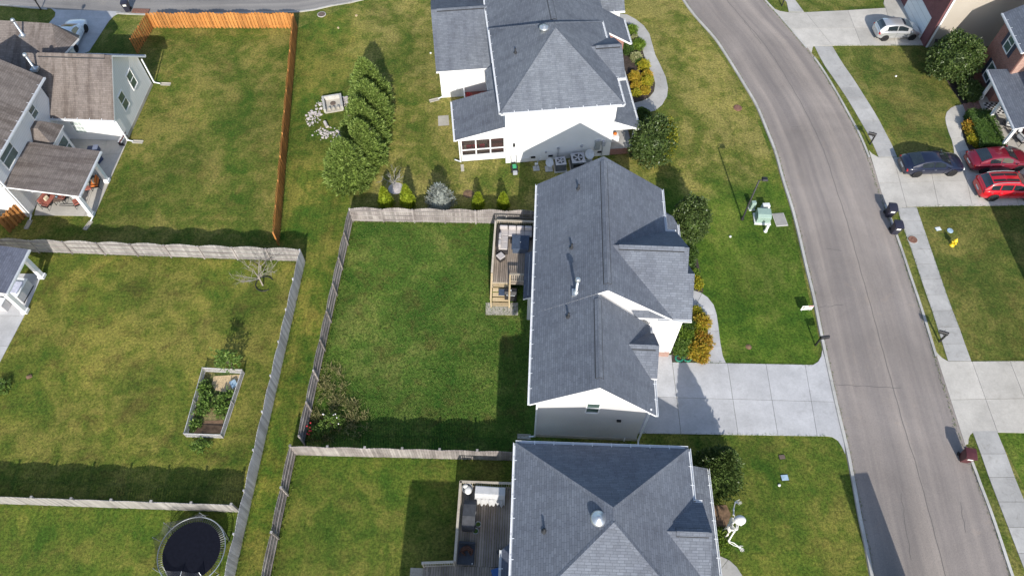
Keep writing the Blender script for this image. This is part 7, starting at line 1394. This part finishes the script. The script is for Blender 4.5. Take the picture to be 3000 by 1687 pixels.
t = thing('kettle_grill', 'small black kettle grill on the rear deck of the upper house', 'grill', onto(THM, -3.0, 8.95, 0.502)); MB().ball((0, 0, 0.72), (0.28, 0.28, 0.24), 16, 10).build('bowl', 'black_metal', t)
for k in range(3): a = 2.1 * k; m = MB(); m.tube([(0.1 * math.cos(a), 0.1 * math.sin(a), 0.55), (0.28 * math.cos(a), 0.28 * math.sin(a), 0)], 0.014, 6); m.build('leg', 'grey_metal', t)
t = thing('planter', 'mixed red and purple flower planter at the rear deck rail', 'planter', onto(THM, -3.55, 10.6, 0.502)); MB().frustum((-.15, .15, -.4, .4), (-.2, .2, -.45, .45), 0, 0.3).build('box', 'cover_charcoal', t); q = nr.uniform(-1, 1, (120, 3)) * np.array([0.2, 0.45, 0.15]) + np.array([0, 0, 0.42]); quads('foliage', sprays(q, norm(q - np.array([0, 0, 0.1])), 3, 0.6, 0.1, 0.06), 'rose_red', t)
t = thing('storage_box', 'small dark blue storage box on the upper house rear deck', 'box', onto(THM, -1.6, 10.6, 0.502), R(6)); rbox(t, 'body', 'container_navy', -0.3, 0.3, -0.2, 0.2, 0, 0.4, 0.02); rbox(t, 'lid', 'table_navy', -0.32, 0.32, -0.22, 0.22, 0.402, 0.46, 0.02)
# street porch furniture of the upper house
t = thing('side_table', 'white side table with a pumpkin on the upper house front porch', 'table', onto(THM, 7.85, 4.75, 0.622), R(6)); rbox(t, 'body', 'white_trim', -0.3, 0.3, -0.25, 0.25, 0, 0.55, 0.02); MB().ball((0, 0.05, 0.66), (0.16, 0.16, 0.12), 12, 8).build('pumpkin', 'cushion_orange', t)

# ------------------------------------------------------------------ upper-left patio
def ze(x, y, z=0.3): p = ZE(x, y, z); return (p.x, p.y, 0.036)
def wchair(label, loc, rot, wdt, seatm, backm, pillow=None, name='patio_chair', cat='chair', group='rust-cushioned patio seats'):
    t = thing(name, label, cat, loc, rot, group); h = wdt / 2
    rbox(t, 'seat_cushion', seatm, -h + 0.06, h - 0.06, -0.28, 0.24, 0.36, 0.50, 0.05); rbox(t, 'back_cushion', backm, -h + 0.06, h - 0.06, 0.18, 0.34, 0.502, 0.95, 0.06); m = MB(); m.tube([(-h, 0.34, 0), (-h, 0.36, 0.9), (h, 0.36, 0.9), (h, 0.34, 0)], 0.02, 6); m.build('back_frame', 'black_metal', t)
    for sg in (-1, 1): m = MB(); m.tube([(sg * h, -0.3, 0), (sg * h, -0.3, 0.6), (sg * h, 0.3, 0.64)], 0.02, 6); m.build('arm', 'black_metal', t)
    rbox(t, 'seat_frame', 'black_metal', -h, h, -0.28, 0.30, 0.28, 0.35, 0.01)
    if pillow: rbox(t, 'pillow', pillow, -0.18, 0.2, -0.05, 0.12, 0.51, 0.82, 0.05)
    return t
wchair('rust loveseat with a cream pillow under the brown patio roof', ze(465, 615), R(75), 1.25, 'cushion_rust', 'cushion_rust', 'cushion_cream', 'loveseat', 'sofa'); wchair('rust patio chair beside the lower patio post', ze(735, 625), R(-55), 0.72, 'cushion_rust', 'cushion_rust'); wchair('patio chair with an orange throw beside the upper patio post', ze(905, 450), R(-80), 0.85, 'cushion_orange', 'cushion_orange', 'cushion_cream'); wchair('rust patio chair behind the low table, mostly under the roof', ze(600, 575), R(-100), 0.7, 'cushion_rust', 'cushion_rust')
t = thing('footstool', 'small rust footstool in front of the orange patio chair', 'footstool', ze(835, 490), 0.3); rbox(t, 'cushion', 'cushion_rust', -0.25, 0.25, -0.2, 0.2, 0.28, 0.38, 0.04)
for x in (-0.2, 0.2):
    for y in (-0.15, 0.15): m = MB(); m.box(x - 0.015, x + 0.015, y - 0.015, y + 0.015, 0, 0.28); m.build('leg', 'black_metal', t)
t = thing('low_table', 'dark low table between the rust patio seats', 'table', ze(560, 600), R(10)); rbox(t, 'top', 'cushion_brown', -0.35, 0.35, -0.3, 0.3, 0.40, 0.45, 0.02); MB().ball((-0.1, 0.1, 0.52), (0.09, 0.09, 0.08), 10, 7).build('bowl', 'tub_blue', t)
for x in (-0.3, 0.3):
    for y in (-0.25, 0.25): m = MB(); m.box(x - 0.02, x + 0.02, y - 0.02, y + 0.02, 0, 0.4); m.build('leg', 'black_metal', t)
t = thing('fire_pit', 'black covered fire pit just inside the upper patio post', 'fire pit', ze(862, 405)); MB().lathe([(0.3, 0), (0.36, 0.35), (0.38, 0.36), (0.25, 0.52), (0, 0.55)], 20).build('bowl', 'black_metal', t); MB().tube([(0.36, 0.1, 0.4), (0.5, 0.2, 0.75), (0.55, 0.0, 0.8)], 0.015, 6).build('poker', 'black_metal', t)
t = thing('garden_bench', 'small red and white bench against the pale gable wall corner', 'bench', (*xy(ZA(1158, 1318, 0.3)), 0.036), R(-95)); 
for k in range(3): rbox(t, 'seat_slat', 'wood_red' if k % 2 else 'white_trim', -0.45, 0.45, -0.2 + 0.13 * k, -0.09 + 0.13 * k, 0.38, 0.42, 0)
for k in range(3): rbox(t, 'back_slat', 'wood_red' if k % 2 else 'white_trim', -0.45, 0.45, 0.22, 0.25, 0.48 + 0.13 * k, 0.58 + 0.13 * k, 0)
for x in (-0.42, 0.42): rbox(t, 'side_frame', 'black_metal', x - 0.02, x + 0.02, -0.22, 0.218, 0, 0.376, 0)
t = thing('storage_chest', 'navy storage chest with a pale lid on the upper-left patio', 'chest', (*xy(ZE(880, 122, 0.3)), 0.036), R(5)); rbox(t, 'body', 'container_navy', -0.42, 0.42, -0.25, 0.25, 0, 0.45, 0.03); rbox(t, 'lid', 'box_lilac', 0.05, 0.45, -0.27, 0.27, 0.452, 0.52, 0.03)
t = thing('storage_chest', 'dark chest partly under the edge of the brown patio roof', 'chest', (*xy(ZE(918, 215, 0.3)), 0.036), R(70)); rbox(t, 'body', 'container_navy', -0.35, 0.35, -0.22, 0.22, 0, 0.42, 0.03); rbox(t, 'lid', 'container_navy', -0.37, 0.37, -0.24, 0.24, 0.422, 0.48, 0.03)
for l, a, b in (('dark pole lying across the patio by the loveseat, upper of two', (570, 640), (690, 640)), ('dark pole lying across the patio by the loveseat, lower of two', (560, 655), (700, 660))):
    p, q = ZE(*a), ZE(*b); m = MB(); d = q - p; m.tube([(0, 0, 0.02), (d.x, d.y, 0.02)], 0.02, 6); tag(m.build('pole', 'black_metal', None, loc=(p.x, p.y, 0.036)), l, 'pole', 'poles lying on the patio')
# left-edge patio: outdoor kitchen cabinets
LLM = Matrix.Translation((-25, 26, 0)) @ Matrix.Rotation(-R(3), 4, 'Z')
t = thing('grill_cabinet', 'grey outdoor kitchen cabinet with a steel top on the left-edge patio', 'cabinet', onto(LLM, -9.72, 0.42, 0.036), -R(6)); rbox(t, 'body', 'steel_grey_fence', -0.38, 0.38, -0.75, 0.75, 0, 0.85, 0.01); rbox(t, 'worktop', 'white_metal', -0.42, 0.42, -0.8, 0.8, 0.852, 0.90, 0.01); rbox(t, 'grill_lid', 'box_lilac', -0.3, 0.28, -0.55, 0.45, 0.902, 1.02, 0.04); rbox(t, 'kickboard', 'black_metal', 0.381, 0.386, -0.74, 0.74, 0.0, 0.1, 0); rbox(t, 'handle', 'galvanised', 0.29, 0.32, -0.4, 0.3, 0.92, 0.95, 0)
t = thing('storage_bench', 'short grey cabinet cut by the left edge, below the patio roof', 'cabinet', onto(LLM, -10.62, -0.75, 0.036), -R(6)); rbox(t, 'body', 'steel_grey_fence', -0.5, 0.4, -0.3, 0.3, 0, 0.8, 0.01); rbox(t, 'worktop', 'white_metal', -0.55, 0.44, -0.34, 0.34, 0.802, 0.85, 0.01)
# ------------------------------------------------------------------ brick porch things
RBM = Matrix.Translation((33, 36, 0)) @ Matrix.Rotation(-R(3), 4, 'Z')
t = thing('plaid_rug', 'black and white plaid rug on the brick house porch', 'rug', onto(RBM, 7.3, 9.5, 0.502), -R(3)); rbox(t, 'base', 'plaid_light', -0.9, 0.9, -0.65, 0.65, 0, 0.012, 0)
for i in range(9):
    for j in range(6):
        if (i + j) % 2 == 0: MB().box(-0.9 + 0.2 * i, -0.7 + 0.2 * i, -0.64 + 0.213 * j, -0.43 + 0.213 * j, 0.013, 0.016).build('check', 'print_black', t)
wchair('grey porch chair beside the plaid rug', onto(RBM, 7.45, 7.3, 0.502), R(70), 0.7, 'cover_grey', 'cover_grey', None, group=None); wchair('grey porch chair near the front porch corner', onto(RBM, 7.9, 5.6, 0.502), R(110), 0.8, 'cushion_grey', 'cover_grey', 'cushion_brown', group=None)
m = MB(); rock(m, (0, 0, 0), 0.2); tag(m.build('dirt_clod', 'soil', None, loc=ZI(250, 735)), 'small brown dirt clod on the olive lawn', 'clod')
